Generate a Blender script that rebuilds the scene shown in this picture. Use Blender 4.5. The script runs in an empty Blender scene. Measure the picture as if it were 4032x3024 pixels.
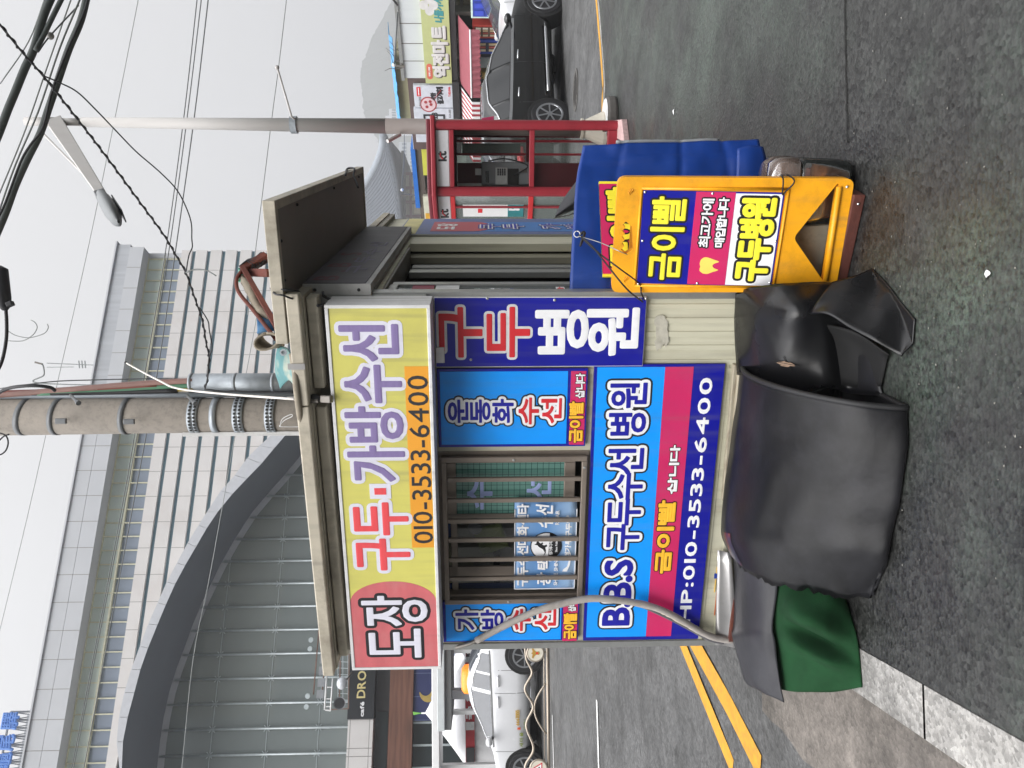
import bpy, bmesh, math, random
from math import sin, cos, pi, radians, atan, sqrt
from mathutils import Vector, Matrix, noise as mnoise
random.seed(11)
SC = bpy.context.scene
COL = SC.collection
V = Vector
# ------------------------------------------------------------------ camera
# the photograph is stored lying on its side: world up points to the left of the picture
F, EYE, PITCH, ROLL = 3028.0, 1.45, atan((2016 - 1925) / 3028.0), 0.006
FW = V((0, cos(PITCH), -sin(PITCH)))
_r0 = V((1, 0, 0)); _d0 = V((0, -sin(PITCH), -cos(PITCH)))
RT = (_r0 + ROLL * _d0).normalized()
DN = (_d0 - ROLL * _r0).normalized()
CAMP = V((0, 0, EYE))
cd = bpy.data.cameras.new('camera'); cam = bpy.data.objects.new('camera', cd); COL.objects.link(cam)
cd.sensor_width = 36; cd.lens = 36 * F / 4032; cd.clip_start = .05; cd.clip_end = 5000
Mc = Matrix((DN, RT, -FW)).transposed().to_4x4(); Mc.translation = CAMP
cam.matrix_world = Mc
SC.camera = cam
# ------------------------------------------------------------------ world (bright overcast, fog white)
SUN_EL, SUN_AZ = radians(50), radians(214)
w = bpy.data.worlds.new('World'); SC.world = w; w.use_nodes = True
nt = w.node_tree; nt.nodes.clear(); N_ = nt.nodes.new; LK = nt.links.new
out = N_('ShaderNodeOutputWorld'); add = N_('ShaderNodeAddShader')
sky = N_('ShaderNodeTexSky'); sky.sky_type = 'NISHITA'; sky.sun_disc = False
sky.sun_elevation = SUN_EL; sky.sun_rotation = SUN_AZ
hsv = N_('ShaderNodeHueSaturation'); hsv.inputs['Saturation'].default_value = .2; hsv.inputs['Value'].default_value = .3
b1 = N_('ShaderNodeBackground'); b1.inputs[1].default_value = .05
LK(sky.outputs[0], hsv.inputs['Color']); LK(hsv.outputs[0], b1.inputs[0])
tc = N_('ShaderNodeTexCoord'); dot = N_('ShaderNodeVectorMath'); dot.operation = 'DOT_PRODUCT'
dot.inputs[1].default_value = (-.18, -.62, .76)
LK(tc.outputs['Generated'], dot.inputs[0])
nz = N_('ShaderNodeTexNoise'); nz.inputs['Scale'].default_value = 2.2; nz.inputs['Detail'].default_value = 3
LK(tc.outputs['Generated'], nz.inputs['Vector'])
ad = N_('ShaderNodeMath'); ad.operation = 'MULTIPLY_ADD'; ad.inputs[1].default_value = .12; LK(nz.outputs['Fac'], ad.inputs[0]); LK(dot.outputs['Value'], ad.inputs[2])
mr0 = N_('ShaderNodeMapRange'); LK(ad.outputs[0], mr0.inputs['Value']); mr0.inputs['From Min'].default_value = -.7; mr0.inputs['From Max'].default_value = 1.0
ramp = N_('ShaderNodeValToRGB'); LK(mr0.outputs[0], ramp.inputs[0])
e = ramp.color_ramp.elements
e[0].position = 0.0; e[0].color = (.43, .432, .436, 1)
e[1].position = .88; e[1].color = (3.3, 3.3, 3.36, 1)
x = e.new(.36); x.color = (.62, .62, .626, 1)
x = e.new(.48); x.color = (.74, .74, .75, 1)
# the street behind the viewer: low sky painted dark for unseen house fronts, trees
sxyz = N_('ShaderNodeSeparateXYZ'); LK(tc.outputs['Generated'], sxyz.inputs[0])
def rngn(o, a, c, d, e_):
    q = N_('ShaderNodeMapRange'); q.interpolation_type = 'SMOOTHSTEP'; LK(o, q.inputs['Value'])
    for k_, v_ in zip(('From Min', 'From Max', 'To Min', 'To Max'), (a, c, d, e_)): q.inputs[k_].default_value = v_
    return q.outputs[0]
low = rngn(sxyz.outputs['Z'], .42, .78, 1, 0); beh = rngn(sxyz.outputs['Y'], -.30, .15, 1, 0)
mm = N_('ShaderNodeMath'); mm.operation = 'MULTIPLY'; LK(low, mm.inputs[0]); LK(beh, mm.inputs[1])
mixw = N_('ShaderNodeMix'); mixw.data_type = 'RGBA'; mixw.inputs['B'].default_value = (.10, .105, .10, 1); LK(mm.outputs[0], mixw.inputs['Factor']); LK(ramp.outputs[0], mixw.inputs['A'])
b2 = N_('ShaderNodeBackground'); b2.inputs[1].default_value = 1.0
LK(mixw.outputs['Result'], b2.inputs[0]); LK(b1.outputs[0], add.inputs[0]); LK(b2.outputs[0], add.inputs[1]); LK(add.outputs[0], out.inputs[0])
# ------------------------------------------------------------------ sun (behind thin cloud: very soft)
sl = bpy.data.lights.new('sun', 'SUN'); sl.energy = 1.5; sl.angle = radians(50); sl.color = (1, .97, .93)
so = bpy.data.objects.new('sun', sl); COL.objects.link(so)
sd = V((sin(SUN_AZ) * cos(SUN_EL), cos(SUN_AZ) * cos(SUN_EL), sin(SUN_EL)))
so.rotation_euler = sd.to_track_quat('Z', 'Y').to_euler(); so.location = (0, -10, 20)
# ------------------------------------------------------------------ exposure
SC.view_settings.view_transform = 'Standard'; SC.view_settings.look = 'None'
SC.view_settings.exposure = 0.5; SC.view_settings.gamma = 1; SC.view_settings.use_curve_mapping = False
SC.cycles.use_denoising = True
SC.cycles.max_bounces = 8; SC.cycles.transparent_max_bounces = 12; SC.cycles.volume_bounces = 1
SC.cycles.caustics_reflective = False; SC.cycles.caustics_refractive = False

# ------------------------------------------------------------------ picture -> place helpers
def ray(x, y): return FW + RT * ((3024 - y - 1512) / F) + DN * ((x - 2016) / F)
def G(x, y, z=0.0):
    q = ray(x, y); return CAMP + q * ((z - EYE) / q.z)
def D(x, y, d):
    q = ray(x, y); return CAMP + q * (d / q.y)

class Plane:
    """a real flat face standing in the place: origin, right, up; n points out of the face"""
    def __init__(s, o, ex, ey=(0, 0, 1)):
        s.o = V(o); s.ex = V(ex).normalized(); s.ey = V(ey).normalized(); s.n = s.ex.cross(s.ey)
    def pt(s, a, b, n=0.0): return s.o + s.ex * a + s.ey * b + s.n * n
    def px(s, x, y, off=0.0):
        q = ray(x, y); o = s.o + s.n * off
        p = CAMP + q * ((o - CAMP).dot(s.n) / q.dot(s.n)) - s.o
        return p.dot(s.ex), p.dot(s.ey)
    def rect(s, xt, yl, xb, yr, off=0.0):
        a = s.px(xt, yl, off); b = s.px(xb, yr, off)
        return a[0], b[0], b[1], a[1]          # s0, s1, t0, t1
    def shift(s, n): return Plane(s.o + s.n * n, s.ex, s.ey)

# ------------------------------------------------------------------ materials
def lin(h):
    h = h.lstrip('#'); c = [int(h[i:i + 2], 16) / 255 for i in (0, 2, 4)]
    return tuple(((v + .055) / 1.055) ** 2.4 if v > .04045 else v / 12.92 for v in c)
def mat(name, col, rough=.6, metal=0.0, var=.12, vs=6.0, dirt=None, da=.5, ds=3.0, streak=False,
        bump=0.0, bs=60.0, spec=.5, coat=0.0, emit=0.0, trans=0.0, alpha=1.0, stretch=None, drip=0.0):
    m = bpy.data.materials.new(name); m.use_nodes = True
    t = m.node_tree; n = t.nodes; b = n['Principled BSDF']; L = t.links.new
    c = lin(col) if isinstance(col, str) else col
    b.inputs['Roughness'].default_value = rough; b.inputs['Metallic'].default_value = metal
    b.inputs['Specular IOR Level'].default_value = spec; b.inputs['Coat Weight'].default_value = coat
    b.inputs['Transmission Weight'].default_value = trans; b.inputs['Alpha'].default_value = alpha
    tcn = n.new('ShaderNodeTexCoord'); mp = n.new('ShaderNodeMapping'); L(tcn.outputs['Object'], mp.inputs['Vector'])
    if stretch: mp.inputs['Scale'].default_value = stretch
    elif streak: mp.inputs['Scale'].default_value = (3.0, 3.0, .35)
    n1 = n.new('ShaderNodeTexNoise'); n1.inputs['Scale'].default_value = vs; n1.inputs['Detail'].default_value = 6
    L(mp.outputs[0], n1.inputs['Vector'])
    r1 = n.new('ShaderNodeMapRange'); r1.inputs['From Min'].default_value = .25; r1.inputs['From Max'].default_value = .75
    r1.inputs['To Min'].default_value = 1 - var; r1.inputs['To Max'].default_value = 1 + var
    L(n1.outputs['Fac'], r1.inputs['Value'])
    mx = n.new('ShaderNodeMix'); mx.data_type = 'RGBA'; mx.blend_type = 'MULTIPLY'; mx.inputs['Factor'].default_value = 1
    mx.inputs['A'].default_value = (*c, 1); L(r1.outputs[0], mx.inputs['B'])
    last = mx.outputs['Result']
    if dirt:
        n2 = n.new('ShaderNodeTexNoise'); n2.inputs['Scale'].default_value = ds; n2.inputs['Detail'].default_value = 8; n2.inputs['Roughness'].default_value = .68
        L(mp.outputs[0], n2.inputs['Vector'])
        r2 = n.new('ShaderNodeMapRange'); r2.inputs['From Min'].default_value = .48; r2.inputs['From Max'].default_value = .72
        r2.inputs['To Max'].default_value = da; L(n2.outputs['Fac'], r2.inputs['Value'])
        m2 = n.new('ShaderNodeMix'); m2.data_type = 'RGBA'; m2.inputs['B'].default_value = (*lin(dirt), 1)
        L(r2.outputs[0], m2.inputs['Factor']); L(last, m2.inputs['A']); last = m2.outputs['Result']
    if drip:
        # rain streaks and road dust on an upright face
        mp3 = n.new('ShaderNodeMapping'); mp3.inputs['Scale'].default_value = (17, 17, .8); L(tcn.outputs['Object'], mp3.inputs['Vector'])
        n4 = n.new('ShaderNodeTexNoise'); n4.inputs['Scale'].default_value = 1.6; n4.inputs['Detail'].default_value = 5; L(mp3.outputs[0], n4.inputs['Vector'])
        n5 = n.new('ShaderNodeTexNoise'); n5.inputs['Scale'].default_value = 1.7; n5.inputs['Detail'].default_value = 3; L(tcn.outputs['Object'], n5.inputs['Vector'])
        r4 = n.new('ShaderNodeMapRange'); r4.inputs['From Min'].default_value = .50; r4.inputs['From Max'].default_value = .74; r4.inputs['To Max'].default_value = drip; L(n4.outputs['Fac'], r4.inputs['Value'])
        r5 = n.new('ShaderNodeMapRange'); r5.inputs['From Min'].default_value = .35; r5.inputs['From Max'].default_value = .65; L(n5.outputs['Fac'], r5.inputs['Value'])
        ml = n.new('ShaderNodeMath'); ml.operation = 'MULTIPLY'; L(r4.outputs[0], ml.inputs[0]); L(r5.outputs[0], ml.inputs[1])
        m4 = n.new('ShaderNodeMix'); m4.data_type = 'RGBA'; m4.inputs['B'].default_value = (*lin('#6f6a60'), 1); L(ml.outputs[0], m4.inputs['Factor']); L(last, m4.inputs['A']); last = m4.outputs['Result']
    L(last, b.inputs['Base Color'])
    rr = n.new('ShaderNodeMapRange'); rr.inputs['To Min'].default_value = max(.02, rough - .08); rr.inputs['To Max'].default_value = min(1, rough + .12)
    L(n1.outputs['Fac'], rr.inputs['Value']); L(rr.outputs[0], b.inputs['Roughness'])
    if bump:
        n3 = n.new('ShaderNodeTexNoise'); n3.inputs['Scale'].default_value = bs; n3.inputs['Detail'].default_value = 4
        L(tcn.outputs['Object'], n3.inputs['Vector'])
        bp = n.new('ShaderNodeBump'); bp.inputs['Strength'].default_value = bump; bp.inputs['Distance'].default_value = .01
        L(n3.outputs['Fac'], bp.inputs['Height']); L(bp.outputs[0], b.inputs['Normal'])
    if emit:
        b.inputs['Emission Color'].default_value = (*c, 1); b.inputs['Emission Strength'].default_value = emit
    return m
def glass(name, col='#9fb0ae', alpha=.35, rough=.03):
    m = bpy.data.materials.new(name); m.use_nodes = True
    t = m.node_tree; n = t.nodes; n.clear(); L = t.links.new
    o = n.new('ShaderNodeOutputMaterial'); mx = n.new('ShaderNodeMixShader'); fr = n.new('ShaderNodeFresnel'); fr.inputs['IOR'].default_value = 1.5
    gl = n.new('ShaderNodeBsdfGlossy'); gl.inputs['Roughness'].default_value = rough
    tr = n.new('ShaderNodeBsdfTransparent'); tr.inputs[0].default_value = (1, 1, 1, 1)
    df = n.new('ShaderNodeBsdfDiffuse'); df.inputs[0].default_value = (*lin(col), 1)
    m2 = n.new('ShaderNodeMixShader'); m2.inputs[0].default_value = alpha
    L(tr.outputs[0], m2.inputs[1]); L(df.outputs[0], m2.inputs[2])
    L(fr.outputs[0], mx.inputs[0]); L(m2.outputs[0], mx.inputs[1]); L(gl.outputs[0], mx.inputs[2]); L(mx.outputs[0], o.inputs[0])
    return m

# ------------------------------------------------------------------ objects
MAT = {}
def tag(o, label=None, cat=None, group=None, kind=None):
    if label: o['label'] = label
    if cat: o['category'] = cat
    if group: o['group'] = group
    if kind: o['kind'] = kind
    return o
def thing(name, label, cat, loc=(0, 0, 0), rz=0.0, group=None):
    o = bpy.data.objects.new(name, None); COL.objects.link(o); o.empty_display_size = .2
    o.location = loc; o.rotation_euler = (0, 0, rz)
    MAT[o] = Matrix.Translation(V(loc)) @ Matrix.Rotation(rz, 4, 'Z')
    return tag(o, label, cat, group)

class MB:
    """collects faces in world coordinates; build() links them as ONE mesh object"""
    def __init__(s): s.v = []; s.f = []; s.m = []; s.mi = 0; s.T = None
    def add(s, vs, fs):
        b = len(s.v)
        for p in vs:
            p = V(p); s.v.append(s.T @ p if s.T else p)
        for f in fs: s.f.append([b + i for i in f]); s.m.append(s.mi)
        return s
    def use(s, i): s.mi = i; return s
    def box(s, x0, x1, y0, y1, z0, z1):
        return s.add([(x0, y0, z0), (x1, y0, z0), (x1, y1, z0), (x0, y1, z0), (x0, y0, z1), (x1, y0, z1), (x1, y1, z1), (x0, y1, z1)],
                     [(0, 3, 2, 1), (4, 5, 6, 7), (0, 1, 5, 4), (1, 2, 6, 5), (2, 3, 7, 6), (3, 0, 4, 7)])
    def pbox(s, P, s0, s1, t0, t1, n0, n1):
        return s.add([P.pt(a, b, n) for n in (n0, n1) for a, b in ((s0, t0), (s1, t0), (s1, t1), (s0, t1))],
                     [(3, 2, 1, 0), (4, 5, 6, 7), (0, 1, 5, 4), (1, 2, 6, 5), (2, 3, 7, 6), (3, 0, 4, 7)])
    def prism(s, P, poly, n0, n1):
        k = len(poly); A = sum(poly[i][0] * poly[(i + 1) % k][1] - poly[(i + 1) % k][0] * poly[i][1] for i in range(k))
        if A < 0: poly = poly[::-1]
        vs = [P.pt(a, b, n0) for a, b in poly] + [P.pt(a, b, n1) for a, b in poly]
        return s.add(vs, [list(range(k))[::-1], [k + i for i in range(k)]] + [(i, (i + 1) % k, k + (i + 1) % k, k + i) for i in range(k)])
    def bar(s, p0, p1, w, h, up=(0, 0, 1)):
        p0 = V(p0); p1 = V(p1); d = (p1 - p0).normalized(); u = V(up); a = d.cross(u)
        if a.length < 1e-4: a = d.cross(V((1, 0, 0)))
        a.normalize(); u = a.cross(d); o = [a * w / 2 * i + u * h / 2 * j for i, j in ((-1, -1), (1, -1), (1, 1), (-1, 1))]
        return s.add([p0 + q for q in o] + [p1 + q for q in o], [(3, 2, 1, 0), (4, 5, 6, 7), (0, 1, 5, 4), (1, 2, 6, 5), (2, 3, 7, 6), (3, 0, 4, 7)])
    def tube(s, pts, r, n=8, caps=True):
        pts = [V(p) for p in pts]; k = len(pts); rr = r if hasattr(r, '__len__') else [r] * k
        vs = []; a = None
        for i in range(k):
            d = (pts[min(i + 1, k - 1)] - pts[max(i - 1, 0)]).normalized()
            if a is None:
                a = d.cross(V((0, 0, 1)))
                if a.length < 1e-3: a = d.cross(V((1, 0, 0)))
            a = (a - d * a.dot(d)); a.normalize(); b = d.cross(a)
            vs += [pts[i] + (a * cos(2 * pi * j / n) + b * sin(2 * pi * j / n)) * rr[i] for j in range(n)]
        fs = [(i * n + j, i * n + (j + 1) % n, (i + 1) * n + (j + 1) % n, (i + 1) * n + j) for i in range(k - 1) for j in range(n)]
        if caps: fs += [list(range(n))[::-1], [(k - 1) * n + j for j in range(n)]]
        return s.add(vs, fs)
    def cyl(s, p0, p1, r0, r1=None, n=16): return s.tube([p0, p1], [r0, r0 if r1 is None else r1], n)
    def lathe(s, c, prof, n=20, axis=None):
        c = V(c); q = (V(axis).normalized().to_track_quat('Z', 'Y') if axis is not None else None)
        vs = []
        for r, z in prof:
            for j in range(n):
                p = V((r * cos(2 * pi * j / n), r * sin(2 * pi * j / n), z)); vs.append(c + (q @ p if q else p))
        k = len(prof)
        fs = [(i * n + j, i * n + (j + 1) % n, (i + 1) * n + (j + 1) % n, (i + 1) * n + j) for i in range(k - 1) for j in range(n)]
        fs += [list(range(n))[::-1], [(k - 1) * n + j for j in range(n)]]
        return s.add(vs, fs)
    def ball(s, c, r, n=12, sc=(1, 1, 1)):
        c = V(c); m = n // 2; vs = [c + V((0, 0, -r * sc[2]))]; fs = []
        for i in range(1, m):
            a = -pi / 2 + pi * i / m
            vs += [c + V((r * cos(a) * cos(2 * pi * j / n) * sc[0], r * cos(a) * sin(2 * pi * j / n) * sc[1], r * sin(a) * sc[2])) for j in range(n)]
        vs.append(c + V((0, 0, r * sc[2])))
        fs += [(0, 1 + (j + 1) % n, 1 + j) for j in range(n)]
        for i in range(m - 2): fs += [(1 + i * n + j, 1 + i * n + (j + 1) % n, 1 + (i + 1) * n + (j + 1) % n, 1 + (i + 1) * n + j) for j in range(n)]
        t = len(vs) - 1; fs += [(t, 1 + (m - 2) * n + j, 1 + (m - 2) * n + (j + 1) % n) for j in range(n)]
        return s.add(vs, fs)
    def grid(s, rows, flip=False):
        k = len(rows[0]); vs = [p for r in rows for p in r]
        fs = [(i * k + j, i * k + j + 1, (i + 1) * k + j + 1, (i + 1) * k + j) for i in range(len(rows) - 1) for j in range(k - 1)]
        return s.add(vs, [f[::-1] for f in fs] if flip else fs)
    def build(s, name, mats, parent=None, smooth=False, bevel=0.0, solid=0.0, sub=0, seg=2):
        M = MAT[parent].inverted() if parent is not None else None
        me = bpy.data.meshes.new(name)
        me.from_pydata([tuple(M @ p) if M else tuple(p) for p in s.v], [], s.f)
        mats = mats if isinstance(mats, (list, tuple)) else [mats]
        for m in mats: me.materials.append(m)
        if len(mats) > 1: me.polygons.foreach_set('material_index', s.m)
        if smooth: me.polygons.foreach_set('use_smooth', [True] * len(me.polygons))
        me.update()
        o = bpy.data.objects.new(name, me); COL.objects.link(o)
        if parent is not None: o.parent = parent; MAT[o] = MAT[parent]
        else: MAT[o] = Matrix()
        if sub:
            q = o.modifiers.new('sub', 'SUBSURF'); q.levels = q.render_levels = sub
        if solid:
            q = o.modifiers.new('solid', 'SOLIDIFY'); q.thickness = solid; q.offset = 0
        if bevel:
            q = o.modifiers.new('bevel', 'BEVEL'); q.width = bevel; q.segments = seg; q.limit_method = 'ANGLE'; q.angle_limit = radians(40)
        return o

def spline(pts, n=6):
    """catmull-rom through points"""
    pts = [V(p) for p in pts]; P = [pts[0] * 2 - pts[1]] + pts + [pts[-1] * 2 - pts[-2]]; o = []
    for i in range(1, len(P) - 2):
        for k in range(n):
            t = k / n; a, b, c, d = P[i - 1:i + 3]
            o.append(.5 * ((2 * b) + (c - a) * t + (2 * a - 5 * b + 4 * c - d) * t * t + (3 * b - a - 3 * c + d) * t ** 3))
    o.append(pts[-1]); return o
def patch(rows, n=5, m=5):
    """smooth surface through a net of control points"""
    R = [spline(r, n) for r in rows]
    C = [spline([r[j] for r in R], m) for j in range(len(R[0]))]
    return [[C[j][i] for j in range(len(C))] for i in range(len(C[0]))]

# ------------------------------------------------------------------ lettering
_fc = bpy.data.curves.new('glyph_curve', 'FONT'); _fc.resolution_u = 3
_fo = bpy.data.objects.new('glyph_curve', _fc); COL.objects.link(_fo)
_dg = bpy.context.evaluated_depsgraph_get(); _gl = {}
def glyph(ch):
    if ch in _gl: return _gl[ch]
    _fc.body = ch; _dg.update()
    me = bpy.data.meshes.new_from_object(_fo.evaluated_get(_dg))
    bm = bmesh.new(); bm.from_mesh(me); bmesh.ops.remove_doubles(bm, verts=bm.verts, dist=1e-5)
    vs = [(v.co.x, v.co.y) for v in bm.verts]; fs = [[v.index for v in f.verts] for f in bm.faces]
    es = [(e.verts[0].index, e.verts[1].index) for e in bm.edges if len(e.link_faces) == 1]
    bm.free(); bpy.data.meshes.remove(me)
    xs = [v[0] for v in vs] or [0]; ys = [v[1] for v in vs] or [0]
    # orient every face the same way
    ff = []
    for f in fs:
        a = sum(vs[f[i]][0] * vs[f[(i + 1) % len(f)]][1] - vs[f[(i + 1) % len(f)]][0] * vs[f[i]][1] for i in range(len(f)))
        ff.append(f if a > 0 else f[::-1])
    _gl[ch] = (vs, ff, es, (min(xs), max(xs), min(ys), max(ys))); return _gl[ch]
def line_of(body, vertical=False, gap=.06, cell=True):
    """glyphs of a line: list of (glyph, dx, dy) and the bounding box"""
    o = []; x = 0.0; y = 0.0
    for ch in body:
        if ch == ' ':
            if vertical: y -= .35
            else: x += .35
            continue
        g = glyph(ch); b = g[3]; wide = ord(ch) > 0x2E7F
        if vertical:
            o.append((g, -(b[0] + b[1]) / 2, y - b[3])); y -= (b[3] - b[2]) + gap
        else:
            o.append((g, x - b[0], 0)); x += (b[1] - b[0]) + gap
    bb = [1e9, -1e9, 1e9, -1e9]
    for g, dx, dy in o:
        b = g[3]; bb = [min(bb[0], b[0] + dx), max(bb[1], b[1] + dx), min(bb[2], b[2] + dy), max(bb[3], b[3] + dy)]
    return o, bb
def lettering(name, parent, P, body, rect, layers, n0=.001, vertical=False, gap=.06, h=.0007, skew=0.0, build=True, mb=None):
    """raised lettering on plane P fitted into rect (s0,s1,t0,t1).
    layers: (stroke radius in metres, material), from the outermost ring up to the face of the letter"""
    gl, bb = line_of(body, vertical, gap)
    s0, s1, t0, t1 = rect; kx = (s1 - s0) / max(1e-6, bb[1] - bb[0]); ky = (t1 - t0) / max(1e-6, bb[3] - bb[2])
    mb = mb or MB(); base = mb.mi; mats = []
    for li, (r, m) in enumerate(layers):
        mb.use(base + li); mats.append(m); z0 = n0 + li * h * 1.6; z1 = z0 + h
        for g, dx, dy in gl:
            pts = [(s0 + (x + dx - bb[0]) * kx + skew * ((y + dy - bb[2]) * ky), t0 + (y + dy - bb[2]) * ky) for x, y in g[0]]
            mb.add([P.pt(a, b, z1) for a, b in pts], g[1])
            if r > 0:
                used = set()
                for i, j in g[2]:
                    a = pts[i]; b = pts[j]; dxx, dyy = b[0] - a[0], b[1] - a[1]; L = sqrt(dxx * dxx + dyy * dyy)
                    if L < 1e-7: continue
                    nx, ny = -dyy / L * r, dxx / L * r
                    mb.add([P.pt(a[0] - nx, a[1] - ny, z0), P.pt(b[0] - nx, b[1] - ny, z0), P.pt(b[0], b[1], z1), P.pt(a[0], a[1], z1),
                            P.pt(b[0] + nx, b[1] + ny, z0), P.pt(a[0] + nx, a[1] + ny, z0)], [(0, 1, 2, 3), (3, 2, 4, 5)])
                    used.add(i); used.add(j)
                K = 10
                for i in used:
                    a = pts[i]
                    mb.add([P.pt(a[0], a[1], z1)] + [P.pt(a[0] + r * cos(2 * pi * k / K), a[1] + r * sin(2 * pi * k / K), z0) for k in range(K)],
                           [(0, 1 + k, 1 + (k + 1) % K) for k in range(K)])
    if build: return mb.build(name, mats, parent)
    return mb, mats
# ------------------------------------------------------------------ palette
M = {}
def mk(k, *a, **kw): M[k] = mat(k, *a, **kw); return M[k]
mk('beige', '#c9c6b0', .5, var=.07, dirt='#8d8468', da=.45, ds=2.4, streak=True, bump=.06, bs=30, drip=0.5)
mk('roof_beige', '#b5ad9c', .55, var=.14, dirt='#5d5446', da=.8, ds=3.5, bump=.1, bs=25, drip=0.5)
mk('soffit', '#8a857a', .6, var=.1, dirt='#5b5245', da=.5, ds=2.5)
mk('alu', '#a9aaa8', .38, metal=.7, var=.08, dirt='#6d675d', da=.4, ds=6, drip=0.3)
mk('alu_dark', '#75706a', .45, metal=.35, var=.1, dirt='#4b453d', da=.4, ds=6)
mk('bronze', '#857a70', .42, metal=.3, var=.07, dirt='#5c5046', da=.4, ds=5, drip=0.3)
mk('white_ink', '#f2f2f4', .42, var=.02, dirt='#c9c8c8', da=.25, ds=9, drip=0.22)
mk('white_worn', '#dcdcdc', .5, var=.05, dirt='#a6a4a0', da=.4, ds=7, drip=0.4)
mk('navy', '#060c92', .30, var=.08, dirt='#1a2280', da=.3, ds=5, bump=.04, bs=9, drip=0.3)
mk('navy_edge', '#12186f', .4, var=.06)
mk('cyan', '#049aff', .30, var=.06, dirt='#2f92d2', da=.25, ds=4, bump=.04, bs=9, drip=0.26)
mk('magenta', '#cc2663', .32, var=.07, dirt='#b84474', da=.35, ds=5, bump=.04, bs=9, drip=0.28)
mk('black_ink', '#17171b', .45, var=.08)
mk('red_ink', '#d42b33', .42, var=.05)
mk('navy_ink', '#17179a', .42, var=.05)
mk('gold_ink', '#f8bd33', .42, var=.12, vs=30)
mk('yellow_ink', '#f8ea3c', .42, var=.03)
mk('light_yellow', '#cfc968', .42, var=.06, dirt='#b3aa62', da=.6, ds=2.2, bump=.03, bs=12, drip=0.45)
mk('faded_red', '#e04a50', .45, var=.07, dirt='#c86a6c', da=.3, ds=4, stretch=(1, 1, 10))
mk('faded_panel', '#c8666b', .45, var=.12, dirt='#c88484', da=.7, ds=2.5, stretch=(1, 1, 2.5), drip=0.35)
mk('faded_purple', '#80709f', .45, var=.08, stretch=(1, 1, 14))
mk('faded_white', '#d9d8e4', .45, var=.03, drip=0.3)
mk('faded_orange', '#e39c2c', .45, var=.06)
mk('rubber', '#0e0e10', .26, var=.35, vs=3.5, dirt='#1c1c20', da=.4, ds=3.2, bump=.08, bs=22, spec=.40)
mk('rubber_edge', '#151517', .6, var=.3)
mk('rubber_in', '#0c0c0d', .8, var=.3)
mk('steel', '#b5b3b2', .3, metal=.85, var=.12, dirt='#7e7770', da=.4, ds=6)
mk('galv', '#9aa0a5', .42, metal=.6, var=.14, vs=12, dirt='#7a7f84', da=.4, ds=8)
mk('rust', '#5c2c22', .8, var=.35, vs=14, dirt='#7a4a34', da=.5, ds=9, bump=.3)
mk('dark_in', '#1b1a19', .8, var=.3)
mk('cable', '#15151a', .55, var=.2)
mk('concrete', '#857e75', .85, var=.12, vs=5, dirt='#5f5a54', da=.55, ds=22, bump=.35, bs=90)
mk('pole_grey', '#b7b4b1', .5, var=.05, dirt='#a8a19c', da=.3, ds=1, streak=True)
mk('white_paint', '#e6e6e6', .45, var=.05)
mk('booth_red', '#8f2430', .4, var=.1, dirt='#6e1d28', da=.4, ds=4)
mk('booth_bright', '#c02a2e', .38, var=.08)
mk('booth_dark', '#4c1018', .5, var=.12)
mk('yellow_plastic', '#f0a716', .40, var=.08, dirt='#9a6c1c', da=.5, ds=7, bump=.08, bs=18, drip=0.3)
mk('blue_tarp', '#0b3a8c', .42, var=.2, dirt='#08265e', da=.6, ds=3, bump=.3, bs=7)
mk('car_black', '#040506', .08, var=.1, coat=.4)
mk('car_white', '#d6d7da', .22, var=.02, coat=.5)
mk('car_glass', '#14171a', .06, var=.1, spec=.6)
mk('car_glass_grey', '#4a4e55', .08, var=.1, spec=.6)
mk('tyre', '#17171a', .8, var=.15)
mk('chrome', '#d7d9dc', .14, metal=1, var=.04)
mk('rim', '#96989c', .3, metal=.7, var=.1)
mk('orange_lamp', '#ff8a20', .3, var=.05, emit=.35)
mk('text_dark', '#26262a', .5, var=.05)

# ------------------------------------------------------------------ ground, road, kerbs
PSI = radians(19)
KC = D(3280, 1155, 3.2); KC.z = 0
KA = V((cos(PSI), -sin(PSI), 0)); KE = V((sin(PSI), cos(PSI), 0)); KN = -KE
KM = Matrix.Translation(KC) @ Matrix.Rotation(-PSI, 4, 'Z')
FP = Plane(KC, KA); RP = Plane(KC, KE)      # front wall and right wall of the kiosk

def sstep(a, b, x):
    t = max(0, min(1, (x - a) / (b - a))); return t * t * (3 - 2 * t)
def road_z(x, y):
    """the crossing road climbs gently on the station side"""
    ramp = .034 * (max(5, min(21, y)) - 5)
    return -.12 + ramp * (1 - sstep(-2.5, 3, x - .12 * (y - 8)))
def RG(x, y):
    p = G(x, y, -.12)
    for _ in range(14): p = G(x, y, road_z(p.x, p.y))
    return p

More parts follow.
